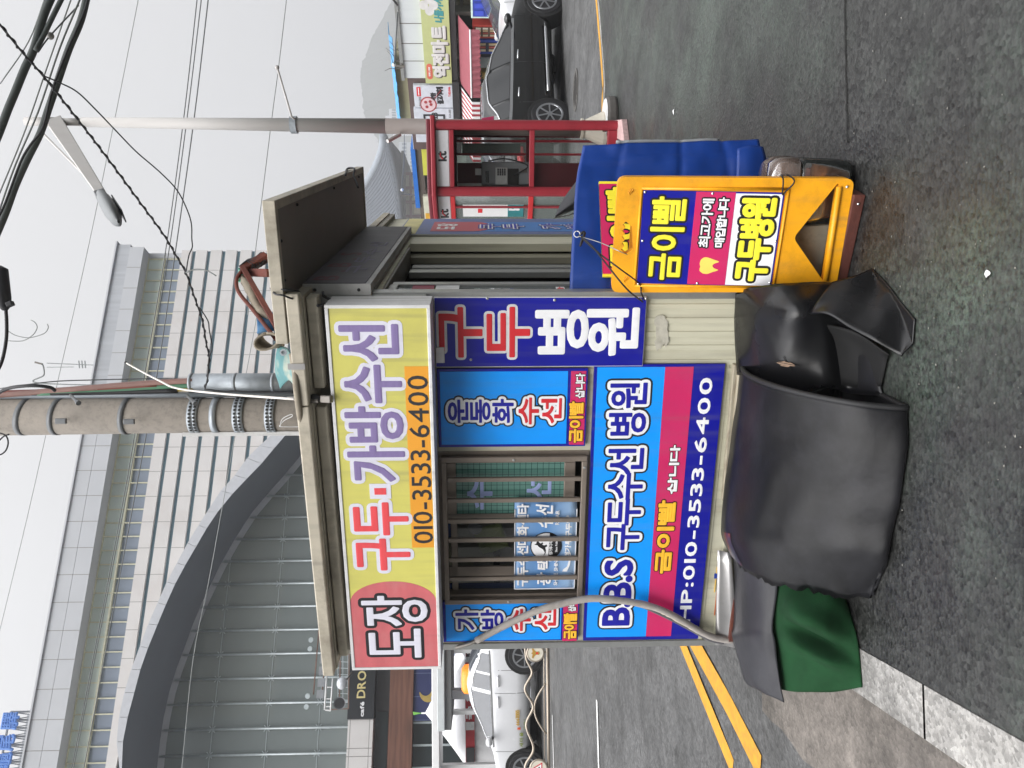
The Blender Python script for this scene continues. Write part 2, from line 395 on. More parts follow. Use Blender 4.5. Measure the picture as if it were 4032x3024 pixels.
def asphalt(name, base, spread, green=0.0, wet=.3, scale=1.0, cracks=0.0):
    m = bpy.data.materials.new(name); m.use_nodes = True; t = m.node_tree; n = t.nodes; L = t.links.new; b = n['Principled BSDF']
    tcn = n.new('ShaderNodeTexCoord'); P = tcn.outputs['Object']
    def noi(s, d=4, r=.6):
        q = n.new('ShaderNodeTexNoise'); q.inputs['Scale'].default_value = s; q.inputs['Detail'].default_value = d; q.inputs['Roughness'].default_value = r; L(P, q.inputs['Vector']); return q.outputs['Fac']
    def rng(o, a, c, d=0.0, e=1.0):
        q = n.new('ShaderNodeMapRange'); L(o, q.inputs['Value'])
        for k, v in zip(('From Min', 'From Max', 'To Min', 'To Max'), (a, c, d, e)): q.inputs[k].default_value = v
        return q.outputs[0]
    def mix(a, bb, f, mode='MIX'):
        q = n.new('ShaderNodeMix'); q.data_type = 'RGBA'; q.blend_type = mode
        for k, v in (('A', a), ('B', bb)):
            if isinstance(v, tuple): q.inputs[k].default_value = (*v, 1)
            else: L(v, q.inputs[k])
        if isinstance(f, float): q.inputs['Factor'].default_value = f
        else: L(f, q.inputs['Factor'])
        return q.outputs['Result']
    c = tuple(base); vo = n.new('ShaderNodeTexVoronoi'); vo.inputs['Scale'].default_value = 62 / scale; L(P, vo.inputs['Vector'])
    chip = rng(vo.outputs['Color'], 0, 1, 1 - spread, 1 + spread)
    big = rng(noi(1.1, 6, .62), .3, .7, .72, 1.28)
    col = mix(c, chip, 1.0, 'MULTIPLY'); col = mix(col, big, 1.0, 'MULTIPLY')
    mid = rng(noi(9, 6, .7), .35, .7, .8, 1.2); col = mix(col, mid, 1.0, 'MULTIPLY')
    if green:
        # remains of an old green coating, worn through to the stones
        patch_ = rng(noi(.62, 5, .6), .47, .66); worn = rng(noi(46 / scale, 6, .75), .40, .58)
        f = n.new('ShaderNodeMath'); f.operation = 'MULTIPLY'; L(patch_, f.inputs[0]); L(worn, f.inputs[1])
        f2 = n.new('ShaderNodeMath'); f2.operation = 'MULTIPLY'; L(f.outputs[0], f2.inputs[0]); f2.inputs[1].default_value = green
        col = mix(col, lin('#748878'), f2.outputs[0])
    if cracks:
        vc = n.new('ShaderNodeTexVoronoi'); vc.feature = 'DISTANCE_TO_EDGE'; vc.inputs['Scale'].default_value = 1.6
        ds = n.new('ShaderNodeMapping'); wn = n.new('ShaderNodeTexNoise'); wn.inputs['Scale'].default_value = 5; wn.inputs['Detail'].default_value = 5; L(P, wn.inputs['Vector'])
        va = n.new('ShaderNodeVectorMath'); va.operation = 'MULTIPLY_ADD'; va.inputs[1].default_value = (.35, .35, 0); L(wn.outputs['Color'], va.inputs[0]); L(P, va.inputs[2]); L(va.outputs[0], vc.inputs['Vector'])
        cr = rng(vc.outputs['Distance'], 0, .012, cracks, 0); gate = rng(noi(.5, 2), .45, .6)
        f = n.new('ShaderNodeMath'); f.operation = 'MULTIPLY'; L(cr, f.inputs[0]); L(gate, f.inputs[1])
        col = mix(col, (.012, .012, .012), f.outputs[0])
    damp = rng(noi(.85, 7, .7), .52, .60); dk = n.new('ShaderNodeMath'); dk.operation = 'MULTIPLY'; dk.inputs[1].default_value = .38; L(damp, dk.inputs[0])
    col = mix(col, (.012, .012, .0115), dk.outputs[0])
    pale = rng(noi(2.6, 6, .7), .60, .70, 0, .30); col = mix(col, tuple(min(1, v * 2.1) for v in base), pale)
    L(col, b.inputs['Base Color'])
    L(rng(noi(1.7, 5), .35, .68, .30 if wet > .6 else (.36 if wet > .45 else .55), .72 if wet > .6 else .9), b.inputs['Roughness']); b.inputs['Specular IOR Level'].default_value = wet * .85
    bp = n.new('ShaderNodeBump'); bp.inputs['Strength'].default_value = .4; bp.inputs['Distance'].default_value = .005
    h = n.new('ShaderNodeMath'); h.operation = 'MULTIPLY_ADD'; h.inputs[1].default_value = .7; L(noi(170 / scale, 3), h.inputs[0]); L(rng(vo.outputs['Distance'], 0, .7), h.inputs[2]); L(h.outputs[0], bp.inputs['Height']); L(bp.outputs[0], b.inputs['Normal'])
    return m
M['walk'] = asphalt('sidewalk_asphalt', (.020, .0205, .0195), 1.0, green=.34, wet=.61, cracks=.9)
M['road'] = asphalt('road_asphalt', (.078, .078, .078), .45, wet=.5, scale=1.3)
M['gutter'] = asphalt('gutter_concrete', (.15, .134, .12), .25, wet=.3)
M['granite'] = asphalt('granite', (.25, .243, .23), .42, wet=.3, scale=.8)
mk('yellow_line', '#c08a22', .7, var=.16, vs=14, dirt='#8f7436', da=.7, ds=16)
mk('white_line', '#d6d6d4', .7, var=.1, vs=14, dirt='#8f8f8c', da=.6, ds=16)
mk('crack', '#121210', .9)

# far ground reaching the horizon, under everything
def far_ground():
    mb = MB(); mb.add([(-1500, -60, -.45), (1500, -60, -.45), (1500, 2600, -.45), (-1500, 2600, -.45)], [(0, 1, 2, 3)])
    return tag(mb.build('ground', M['road']), kind='structure')
far_ground()
def road():
    mb = MB(); xs = [-60 + i * 1.5 for i in range(94)]; ys = [-6 + j * 1.25 for j in range(68)]
    mb.grid([[V((x, y, road_z(x, y))) for x in xs] for y in ys])
    return tag(mb.build('road', M['road'], smooth=True), kind='structure')
road()
# pavement outline (kerb face side): along the kiosk on the left, round behind it, then along the cross street
kerb_in = [G(4032 + 620, 3270), G(4032, 2921), G(3600, 2674), G(3393, 2557)]
kerb_in = [kerb_in[0], kerb_in[1], kerb_in[2], kerb_in[3], V((-1.12, 4.0, 0)), V((-1.12, 5.2, 0)), V((-.75, 6.7, 0)), V((.2, 8.3, 0)), V((1.7, 9.5, 0)), G(2380, 437), G(2358, 0), V((15, 14.6, 0))]
kin = spline(kerb_in, 8)
def offs(pts, d):
    o = []
    for i, p in enumerate(pts):
        t = (pts[min(i + 1, len(pts) - 1)] - pts[max(i - 1, 0)]); t.z = 0; t.normalize(); o.append(p + V((-t.y, t.x, 0)) * d)
    return o
kout = offs(kin, .19)
def pavement():
    mb = MB(); poly = [(p.x, p.y) for p in kin] + [(15, -8), (kin[0].x, -8)]
    import mathutils
    tri = mathutils.geometry.tessellate_polygon([[V((a, b, 0)) for a, b in poly]])
    mb.add([(a, b, 0) for a, b in poly], [list(t) for t in tri])
    return tag(mb.build('sidewalk', M['walk']), kind='structure')
pavement()
def kerbs():
    mb = MB()
    # cut into stones about a metre long with open joints
    seg = 0.0; start = 0
    def stone(a, b):
        n = b - a
        rows = [[], [], [], []]
        for i in range(a, b + 1):
            f = .006 if i == a else (-.006 if i == b else 0)
            t = (kin[min(i + 1, len(kin) - 1)] - kin[max(i - 1, 0)]).normalized() * f
            p, q = kin[i] + t, kout[i] + t; mid = p + (q - p) * .93
            rows[0].append(p + V((0, 0, .004))); rows[1].append(mid + V((0, 0, .006))); rows[2].append(q + V((0, 0, -.012))); rows[3].append(q + V((0, 0, -.2)))
        base = rows[0]; mb.grid([[r + V((0, 0, -.1)) for r in base]] + rows)
    for i in range(len(kin) - 1):
        L = (kin[i + 1] - kin[i]).length; seg += L
        if seg > .95 or i == len(kin) - 2: stone(start, i + 1); start = i + 1; seg = 0
    return tag(mb.build('kerb', M['granite']), kind='structure')
kerbs()
def joint_bed():
    mb = MB(); mb.grid([[p + V((0, 0, -.03)) for p in offs(kin, .012)], [p + V((0, 0, -.03)) for p in offs(kin, .18)]]); return tag(mb.build('kerb_bed', M['crack']), kind='structure')
joint_bed()
def gutter():
    mb = MB(); n0 = 36; a = [p + V((0, 0, 0)) for p in kout[:n0]]
    o = offs(kin, .80)[:n0]
    def zz(p, e): return V((p.x, p.y, road_z(p.x, p.y) + e))
    r = random.Random(4)
    mb.grid([[zz(p, .006) for p in a], [zz(p + (q - p) * (.93 + .1 * mnoise.noise(V((p.y * 3, 0, 0)))), .005) for p, q in zip(a, o)]])
    return tag(mb.build('gutter', M['gutter']), kind='structure')
gutter()
def strip(name, pts, wd, m, z=.008, jag=0.0):
    mb = MB(); l = []; rr = []
    for i, p in enumerate(pts):
        t = (pts[min(i + 1, len(pts) - 1)] - pts[max(i - 1, 0)]); t.z = 0; t.normalize(); nn = V((-t.y, t.x, 0))
        j = jag * mnoise.noise(V((p.x * 9, p.y * 9, 1)))
        a = p + nn * (wd / 2 + j); b = p - nn * (wd / 2 - j); l.append(V((a.x, a.y, a.z + z))); rr.append(V((b.x, b.y, b.z + z)))
    mb.grid([l, rr]); return tag(mb.build(name, m), kind='structure')
def rline(x1, y1, x2, y2, ext=0.0, n=12):
    a, b = RG(x1, y1), RG(x2, y2); a = a + (a - b) * ext
    o = [a.lerp(b, i / n) for i in range(n + 1)]
    for p in o: p.z = road_z(p.x, p.y)
    return o
strip('yellow_line', rline(2738, 2532, 3000, 3024 , 2.6, 60), .16, M['yellow_line'], .009)
strip('yellow_line', rline(2690, 2532, 2890, 3024, 2.6, 60), .13, M['yellow_line'], .009)
strip('white_line', rline(2176, 2815, 2183, 3060), .12, M['white_line'], .009)
strip('white_line', rline(2352, 2757, 2361, 3060), .12, M['white_line'], .009)
# yellow paint on the outer half of the cross street kerb
iy = [i for i, p in enumerate(kin) if p.x > 1.9]
ky = offs(kin, .13)
strip('yellow_kerb_paint', [ky[i] for i in iy], .10, M['yellow_line'], .009, .012)
# long crack across the pavement
cp = [G(3340 + 5 * mnoise.noise(V((i * .9, 3, 0))) - i * .45, 560 - i * 22) for i in range(0, 36)]
strip('pavement_crack', cp, .010, M['crack'], .004, .006)
cp = [G(3313 + 6 * mnoise.noise(V((i * .7, 9, 0))), 600 - i * 9) for i in range(0, 6)]
# ================================================================== KIOSK
kiosk = thing('kiosk', 'beige metal shoe repair kiosk hung with signs, standing by the kerb', 'kiosk', KC, -PSI)
KW, KD, KH = 1.742, 2.55, 2.13
wx0, wz1 = FP.px(1735, 2362); wx1, wz0 = FP.px(2322, 1772)     # window opening
def K(): mb = MB(); mb.T = KM; return mb
def kiosk_walls():
    mb = K()
    # front wall round the window
    mb.box(-KW, wx0, 0, .04, .06, KH); mb.box(wx1, -.02, 0, .04, .06, KH)
    mb.box(wx0, wx1, 0, .04, .06, wz0); mb.box(wx0, wx1, 0, .04, wz1, KH)
    # left wall, back wall, floor
    mb.box(-KW, -KW + .04, .04, KD, .06, KH); mb.box(-KW + .04, 0, KD - .04, KD, .06, KH)
    mb.build('wall', M['beige'], kiosk)
    mb = K(); mb.box(-KW + .02, -.02, .02, KD - .02, 0, .062); mb.build('floor', M['alu_dark'], kiosk)
    # shallow ribs pressed into the cladding
    mb = K()
    for x in (-.055, -.115, -.175, -.235, -.30, -.34): mb.box(x - .012, x + .012, -.0045, 0, .07, KH - .02)
    for z in (.42, .34): mb.box(-KW + .01, -.31, -.004, 0, z - .012, z + .012)
    mb.build('wall_rib', M['beige'], kiosk, bevel=.004)
    mb = K()
    mb.box(-.02, .012, -.012, .05, .05, KH); mb.build('corner_trim', M['alu'], kiosk, bevel=.003)
    mb = K(); mb.box(-KW - .022, -KW + .012, -.012, .04, .05, KH)
    mb.build('corner_trim', M['alu'], kiosk, bevel=.003)
    # torn remains of a poster
    mb = MB(); r = random.Random(3)
    for cx, cy, rx, ry in ((2605, 1300, 22, 52), (2598, 1265, 26, 22), (2590, 1352, 14, 24), (2622, 1330, 12, 30)):
        s, t = FP.px(cx, cy); q = [FP.px(cx + rx * (1 + .3 * r.uniform(-1, 1)) * cos(a * pi / 7), cy + ry * (1 + .3 * r.uniform(-1, 1)) * sin(a * pi / 7)) for a in range(14)]
        mb.prism(FP, q, .0045, .0062 + .0006 * r.random())
    mb.build('poster_remains', mat('poster_paper', '#bab6a8', .8, var=.15, vs=40, dirt='#8f8a7a', da=.6, ds=30), kiosk)
kiosk_walls()
def ymid(y, x=1900, off=0.0): return RP.px(x, y, off)[0]
def kiosk_door_side():
    A = lambda y, lx=0.0: RP.shift(lx).px(1900, y)[0]
    top = 1.905
    mb = K(); mb.box(-.04, 0, .05, KD, top, KH); mb.box(-.045, 0, A(960), KD, .06, top); mb.build('door_surround', M['beige'], kiosk)
    mb = K(); mb.box(-.10, -.06, A(1013, -.06), A(980, -.06), .06, top - .002); mb.build('door_post_and_gap', mat('post_olive', '#8a8674', .55, var=.1, dirt='#5f5b4c', da=.4), kiosk, bevel=.004)
    mb = K(); mb.box(-.14, -.112, A(985, -.1), A(955, -.1), .06, top - .002); mb.build('door_post_and_gap', M['rubber_edge'], kiosk, bevel=.004)  # near-black box painting the shade of the open gap beside the olive post
    # sliding leaves pushed back over each other
    a, b = A(1074, -.09), A(1013, -.09)
    lf = K(); o = (0, .014, .004, .018, .002, .01)
    for i in range(6):
        f0 = a + (b - a) * i / 6; f1 = a + (b - a) * (i + 1) / 6; lf.box(-.12 - o[i], -.085 - o[i], f0, f1 - .006, .07, top - .03)
    lf.build('sliding_leaf', M['alu'], kiosk, bevel=.004)
    mb = K(); mb.box(-.055, -.03, .055, A(1118, -.03), .08, top - .05); mb.build('door_glass', glass('pane_clear', '#8e9797', .35), kiosk)
    mb = K(); mb.box(-.065, -.02, A(1118, -.02), A(1109, -.02), .07, top - .02); mb.box(-.062, -.02, .05, A(1118, -.02) + .001, top - .05, top - .01)
    mb.build('door_stile', M['alu'], kiosk, bevel=.003)
    mb = K(); mb.box(-.13, -.005, .05, A(970), top - .012, top + .012); mb.box(-.02, .02, .05, A(925), top + .02, top + .045); mb.build('door_track', M['alu_dark'], kiosk, bevel=.003)
    # odds and ends hanging and standing in the dark inside
    r = random.Random(6); B = RP.shift(-.42); k = 0
    for x, y, w, h, c, lb_ in ((1965, 1091, 22, 30, '#d98a26', 'small orange pouch hanging in the dark doorway'), (1880, 1092, 60, 20, '#8d8a7c', 'grey paper packet on the rack inside the doorway'), (2080, 1090, 40, 22, '#3d3a44', 'dark shoe box on the rack in the doorway'), (2160, 1090, 34, 24, '#9a9a98', 'pale plastic bottle standing low in the doorway'), (2215, 1088, 22, 22, '#a04030', 'small red tin low in the doorway'), (1700, 1092, 50, 20, '#54484a', 'brown cloth bundle high inside the doorway'), (1790, 1091, 26, 24, '#5a6a72', 'bluish grey tool roll hanging in the doorway')):
        s, t = B.px(x, y); hw = h / F * 2.4; hh = w / F * 2.2; c0 = B.pt(s, t, 0)
        mb = MB(); mb.ball(c0, 1, 12, (hw * .7, hw, hh)); o_ = mb.build(lb_.split()[2] if lb_.split()[0] == 'small' else lb_.split()[2], mat('odd_' + c[1:], c, .6, var=.3), smooth=True)
        tag(o_, lb_, 'packet')
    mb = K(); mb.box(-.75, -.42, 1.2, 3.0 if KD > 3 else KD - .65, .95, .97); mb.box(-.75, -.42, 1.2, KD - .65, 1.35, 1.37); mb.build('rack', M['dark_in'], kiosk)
    # stickers on the glass
    RG_ = RP.shift(-.028)
    mb = MB(); mb.pbox(RG_, *RG_.rect(1618, 1146, 1712, 1125), .0, .002); mb.build('sticker', mat('sticker_red', '#8f1f3f', .5), kiosk)
    mb = MB(); mb.pbox(RG_, *RG_.rect(1712, 1147, 1810, 1124), .0, .002); st = mb.build('sticker', M['white_worn'], kiosk)
    mb = MB(); q = RG_.rect(2194, 1147, 2221, 1131); mb.pbox(RG_, *q, 0, .002); mb.build('sticker', M['white_worn'], kiosk)
    mb = MB(); s0, s1, t0, t1 = q; mb.prism(RG_, [(s0 + .3 * (s1 - s0), t0 + .15 * (t1 - t0)), (s0 + .7 * (s1 - s0), t0 + .15 * (t1 - t0)), (s0 + .7 * (s1 - s0), t0 + .5 * (t1 - t0)), (s1, t0 + .5 * (t1 - t0)), ((s0 + s1) / 2, t1 - .1 * (t1 - t0)), (s0, t0 + .5 * (t1 - t0)), (s0 + .3 * (s1 - s0), t0 + .5 * (t1 - t0))], .002, .003)
    mb.build('arrow', M['red_ink'], kiosk)
    # inside: shelf, things standing in the dark
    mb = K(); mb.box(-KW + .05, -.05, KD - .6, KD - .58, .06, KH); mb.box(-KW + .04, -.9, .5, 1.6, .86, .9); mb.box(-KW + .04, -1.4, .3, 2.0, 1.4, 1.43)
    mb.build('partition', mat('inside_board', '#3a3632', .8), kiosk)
kiosk_door_side()
def kiosk_roof():
    mb = K(); mb.box(-KW - .02, .03, -.03, KD + .05, KH, KH + .05); mb.build('ceiling', M['soffit'], kiosk)
    FR = FP.shift(.25)
    lx, lz = FR.px(1275, 2640); rx, rz = FR.px(1120, 1157); l2, z2 = FR.px(1165, 1580)
    # main fascia falls a little to the left
    zr, zl = FR.px(1120, 1157)[1], FR.px(1268, 2630)[1]
    lx = FR.px(1290, 2665)[0]
    mb = MB(); h = .052
    seams = [rx, -.40, lx]
    for a, b in zip(seams[:-1], seams[1:]):
        za = zl + (zr - zl) * (a - lx) / (rx - lx); zb = zl + (zr - zl) * (b - lx) / (rx - lx)
        mb.prism(FR, [(a - .002, za - h), (b + .002, zb - h), (b + .002, zb), (a - .002, za)], -.05, 0)
    # second, set-back band below
        mb.prism(FR, [(a - .03, za - h - .052), (b + .05, zb - h - .052), (b + .05, zb - h - .008), (a - .03, za - h - .008)], -.15, -.075)
    mb.build('fascia', M['roof_beige'], kiosk, bevel=.006)
    mb = MB(); a0 = FR.px(1290, 2665)[0]
    mb.prism(FR, [(a0, zl - h - .004), (rx - .02, zr - h - .004), (rx - .02, zr - .012), (a0, zl - .012)], -KD - .3, -.051)
    mb.build('roof', M['roof_beige'], kiosk)
    mb = MB(); s, t = FR.px(1120, 1490)
    mb.pbox(FR, FR.px(1180, 1443)[0] - .012, FR.px(1180, 1443)[0] + .012, t - .085, t - .018, .0, .004); mb.build('tape', M['steel'], kiosk)
    # canopy over the door side
    c0 = FR.px(1093, 1355)[0]; c1, ct = FR.px(1030, 790); cb = FR.px(1081, 789)[1]
    ln = RP.shift(c1).px(1440, 656)[0]
    mb = K(); y0 = -.25
    mb.box(c0, c1, y0, y0 + .035, cb, ct); mb.box(c1 - .035, c1, y0 + .035, ln, cb, ct); mb.box(c0, c1 - .035, y0 + .035, ln - .03, cb + .012, ct - .003)
    mb.box(c0, c1, ln - .029, ln, cb, ct)
    mb.build('canopy', [M['roof_beige']], kiosk, bevel=.003)
    mb = K(); mb.box(0.0, c1 - .036, y0 + .036, ln - .031, cb + .006, cb + .011); mb.build('canopy_lining', mat('lining', '#77716a', .6, var=.12, dirt='#8a8278', da=.5, ds=1.4), kiosk)
    for x, y in ((c1 - .05, .1), (c1 - .05, .9), (c1 - .05, 1.7), (.1, -.2), (.25, -.2)): mb = K(); mb.ball((x, y, cb + .004), .007, 8); mb.build('rivet', M['rubber_edge'], kiosk)
kiosk_roof()
def kiosk_window():
    P = FP
    s0, s1 = wx0, wx1
    # dark frame and sashes set in the wall
    mb = MB(); f = .03
    for a, b, c, d in ((s0, s0 + f, wz0, wz1), (s1 - f, s1, wz0, wz1), (s0 + f, s1 - f, wz0, wz0 + f), (s0 + f, s1 - f, wz1 - f, wz1)): mb.pbox(P, a, b, c, d, -.05, .004)
    win = mb.build('window', M['bronze'], kiosk, bevel=.003)
    gs1 = P.px(1900, 1828)[0]; gs0 = P.px(1900, 2030)[0]; gz1 = P.px(1795, 1900)[1]; gz0 = P.px(2222, 1900)[1]
    mb = MB()
    for a, b, c, d in ((gs0 - .028, gs0, gz0 - .05, gz1 + .045), (gs1, gs1 + .026, gz0 - .05, gz1 + .045), (gs0, gs1, gz0 - .05, gz0), (gs0, gs1, gz1, gz1 + .045)): mb.pbox(P, a, b, c, d, -.035, -.012)
    mb.pbox(P, s0 + f, gs0 - .03, gz1, gz1 + .03, -.045, -.03); mb.pbox(P, s0 + .1, s0 + .16, wz0 + f, wz1 - f, -.045, -.03)
    mb.build('sash', M['bronze'], win, bevel=.003)
    # wired green glass
    m = bpy.data.materials.new('wired_glass'); m.use_nodes = True; t = m.node_tree; n = t.nodes; b = n['Principled BSDF']; L = t.links.new
    tcn = n.new('ShaderNodeTexCoord'); mp = n.new('ShaderNodeMapping'); mp.inputs['Scale'].default_value = (1 / .0262, 1, 1 / .0262); L(tcn.outputs['Object'], mp.inputs['Vector'])
    sx = n.new('ShaderNodeSeparateXYZ'); L(mp.outputs[0], sx.inputs[0]); o = []
    for k in ('X', 'Z'):
        fr = n.new('ShaderNodeMath'); fr.operation = 'FRACT'; L(sx.outputs[k], fr.inputs[0]); lt = n.new('ShaderNodeMath'); lt.operation = 'LESS_THAN'; lt.inputs[1].default_value = .085; L(fr.outputs[0], lt.inputs[0]); o.append(lt.outputs[0])
    mxx = n.new('ShaderNodeMath'); mxx.operation = 'MAXIMUM'; L(o[0], mxx.inputs[0]); L(o[1], mxx.inputs[1])
    mx = n.new('ShaderNodeMix'); mx.data_type = 'RGBA'; mx.inputs['A'].default_value = (*lin('#5f8a80'), 1); mx.inputs['B'].default_value = (*lin('#20403c'), 1); L(mxx.outputs[0], mx.inputs['Factor'])
    L(mx.outputs['Result'], b.inputs['Base Color']); b.inputs['Roughness'].default_value = .12
    mb = MB(); mb.pbox(P, gs0, gs1, gz0, gz1, -.026, -.020); mb.build('pane', m, win)
    mb = MB(); mb.pbox(P, s0 + f, gs0 - .03, wz0 + f, gz1, -.043, -.040); mb.build('pane', glass('pane_dark', '#20242a', .25), win)
    # worn sticker letters on the glass
    lv = mat('sticker_lilac', '#9aa8d6', .5)
    lettering('lettering', win, P.shift(-.020), '수', P.rect(1843, 2012, 1936, 1890), [(.004, lv)], .001)
    lettering('lettering', win, P.shift(-.020), '선', P.rect(2072, 1968, 2170, 1886), [(.004, lv)], .001)
    # blue curtain edge
    mb = MB(); mb.pbox(P, *P.rect(1755, 2150, 1787, 1970), -.055, -.046); mb.pbox(P, *P.rect(1766, 2352, 2030, 2318), -.055, -.046); mb.build('curtain', mat('curtain_blue', '#1a3a74', .7, var=.2), win)
    # security grille
    n0, n1 = .012, .034
    mb = MB(); g0 = P.px(2000, 2362)[0]; g1 = P.px(2000, 1788)[0]; zt = P.px(1737, 1800)[1]; zb = P.px(2310, 1800)[1]; w_ = .024
    for a, b, c, d in ((g0, g0 + w_, zb, zt), (g1 - w_, g1, zb, zt), (g0 + w_, g1 - w_, zb, zb + w_), (g0 + w_, g1 - w_, zt - w_, zt)): mb.pbox(P, a, b, c, d, n0, n1)
    gr = mb.build('grille', M['bronze'], kiosk, bevel=.003)
    for yz in (325, 533, 737, 927, 1123, 1313):
        s = P.px(2000, 1750 + yz / 2.552)[0]
        mb = MB(); mb.pbox(P, s - .0105, s + .0105, zb + w_, zt - w_, n0 + .003, n1 - .002); mb.build('bar', M['bronze'], gr, bevel=.004)
    mb = MB()
    for x, y in ((2022, 1799), (2002, 2353), (2298, 1828)): a, b = P.px(x, y); mb = MB(); mb.lathe(P.pt(a, b, n1), [(.006, 0), (.006, .003), (.003, .004)], 8, P.n); mb.build('screw', M['alu'], gr)
kiosk_window()
def kiosk_sill():
    # aluminium rail along the foot of the front wall and a bent plate below
    a = FP.px(2912, 1428); b = FP.px(2862, 1962)
    mb = MB()
    for i, (dn, dz, hh) in enumerate(((.0, 0, .03), (.014, -.018, .022), (.028, -.036, .024))):
        mb.prism(FP, [(b[0], b[1] + dz + .03), (a[0], a[1] + dz + .035), (a[0], a[1] + dz + .035 - hh), (b[0], b[1] + dz + .03 - hh)], .004, .03 + dn)
    mb.build('sill_rail', mat('old_rail', '#a79f8c', .5, metal=.2, var=.15, dirt='#5e4c3c', da=.7, ds=7, stretch=(1, 6, 6)), kiosk, bevel=.004)
    mb = MB(); q = [(2824, 2165), (2816, 2535), (2893, 2535), (2895, 2440), (2868, 2165)]; P2 = FP.shift(.02)
    rows = []
    for k in range(9):
        f = k / 8; rows.append([])
        for j in range(5):
            g = j / 4; yy = 2165 + (2535 - 2165) * f; xt = 2824 - 8 * f; xb = 2868 + 28 * min(1, f * 1.2)
            s, t = P2.px(xt + (xb - xt) * g, yy); rows[-1].append(P2.pt(s, t, .004 + .03 * g * g + .006 * sin(f * 7)))
    mb.grid(rows); mb.build('bent_plate', M['steel'], kiosk, smooth=True, solid=.002)
    mb = MB(); mb.pbox(FP, FP.px(2880, 2500)[0], FP.px(2870, 2000)[0], FP.px(2893, 2400)[1] - .02, FP.px(2893, 2400)[1] + .03, .03, .052); mb.build('base_board', M['rust'], kiosk)
    # strip of an old label
    for c, y0, y1 in (('#e8c060', 2230, 2330), ('#24409a', 2255, 2275), ('#c8642c', 2325, 2420)):
        mb = MB(); r = FP.rect(2810, y1, 2824, y0); mb.pbox(FP, *r, .0045, .0062 + (.0008 if y1 == 2275 else 0)); mb.build('label_strip', mat('label_' + c[1:], c, .5), kiosk)
kiosk_sill()

# ================================================================== SIGNS ON THE KIOSK
def signbox(name, label, P, rect, n0, n1, m_side, m_face, cat='sign', border=0.0, bevel=.002):
    s0, s1, t0, t1 = rect; c = P.pt((s0 + s1) / 2, t0, n0)
    th = thing(name, label, cat, c, 0)
    mb = MB(); mb.pbox(P, s0, s1, t0, t1, n0, n1); mb.build('panel', m_side, th, bevel=bevel)
    if m_face:
        mb = MB(); mb.pbox(P, s0 + border, s1 - border, t0 + border, t1 - border, n1, n1 + .0012); mb.build('face', m_face, th)
    return th
# yellow light box over the front
LP_ = FP.shift(.21)
a = LP_.px(1277, 1201); b = LP_.px(1386, 2639); c = LP_.px(1736, 2633); d = LP_.px(1696, 1204)
lr = (b[0], a[0], (c[1] + d[1]) / 2, (a[1] + b[1]) / 2)
lb = signbox('lightbox_sign', 'long faded yellow light box sign with a red end, under the kiosk eaves', FP, lr, .05, .205, M['white_worn'], None)
mb = MB(); s0, s1, t0, t1 = lr; f = .014
for q in ((s0, s0 + f, t0, t1), (s1 - f, s1, t0, t1), (s0 + f, s1 - f, t0, t0 + f), (s0 + f, s1 - f, t1 - f, t1)): mb.pbox(FP, *q, .205, .2115)
mb.build('frame', M['white_worn'], lb, bevel=.002)
mb = MB(); mb.pbox(FP, s0 + f, s1 - f, t0 + f, t1 - f, .205, .2075); mb.build('face', M['light_yellow'], lb)
# bracket behind
mb = MB()
for s in (s0 + .2, (s0 + s1) / 2, s1 - .02): mb.pbox(FP, s - .02, s + .02, t0 + .03, t1 + .05, .004, .05)
mb.pbox(FP, s0 + .05, s1 - .001, t1 - .02, t1 + .03, .02, .0495); mb.build('bracket', M['alu'], lb)
LF = FP.shift(.2075)
ya = LF.px(1545, 2289)[0]; yt = LF.px(1395, 2373)[0]; x0_ = s0 + f
arc = [(x0_, t1 - f), (yt, t1 - f)] + [(yt + (ya - yt) * sin(pi * k / 20), t1 - f + (t0 - t1 + 2 * f) * (.5 - .5 * cos(pi * k / 20))) for k in range(1, 20)] + [(yt, t0 + f), (x0_, t0 + f)]
mb = MB(); mb.prism(LF, arc, .0, .0008); mb.build('red_end', M['faded_panel'], lb)
lettering('lettering', lb, LF, '도장', LF.rect(1441, 2588, 1678, 2346), [(.019, M['black_ink']), (.0045, M['faded_white'])], .001, gap=.13)
lettering('lettering', lb, LF, '가방수선', LF.rect(1380, 1893, 1567, 1281), [(.022, M['faded_white']), (.006, M['faded_purple'])], .001, gap=.13)
lettering('lettering', lb, LF, '구두', LF.rect(1411, 2242, 1602, 1981), [(.022, M['faded_white']), (.006, M['faded_red'])], .001, gap=.15)
mb = MB(); q = LF.rect(1475, 1947, 1520, 1921); e_ = .02
mb.prism(LF, [(q[0] - e_, q[2] - e_), (q[1] + e_, q[2] - e_), (q[1] + e_, q[3] + e_), (q[0] - e_, q[3] + e_)], .0, .0016); mb.use(1).pbox(LF, *q, .0016, .0028); mb.build('lettering', [M['faded_white'], M['faded_red']], lb)
mb = MB(); q = LF.rect(1623, 2156, 1688, 1442); mb.pbox(LF, q[0], q[1], max(q[2], t0 + f + .002), q[3], 0, .0009); mb.build('number_strip', M['faded_orange'], lb)
lettering('lettering', lb, LF, '010-3533-6400', LF.rect(1631, 2139, 1684, 1479), [(.0008, M['text_dark'])], .0012, gap=.1)
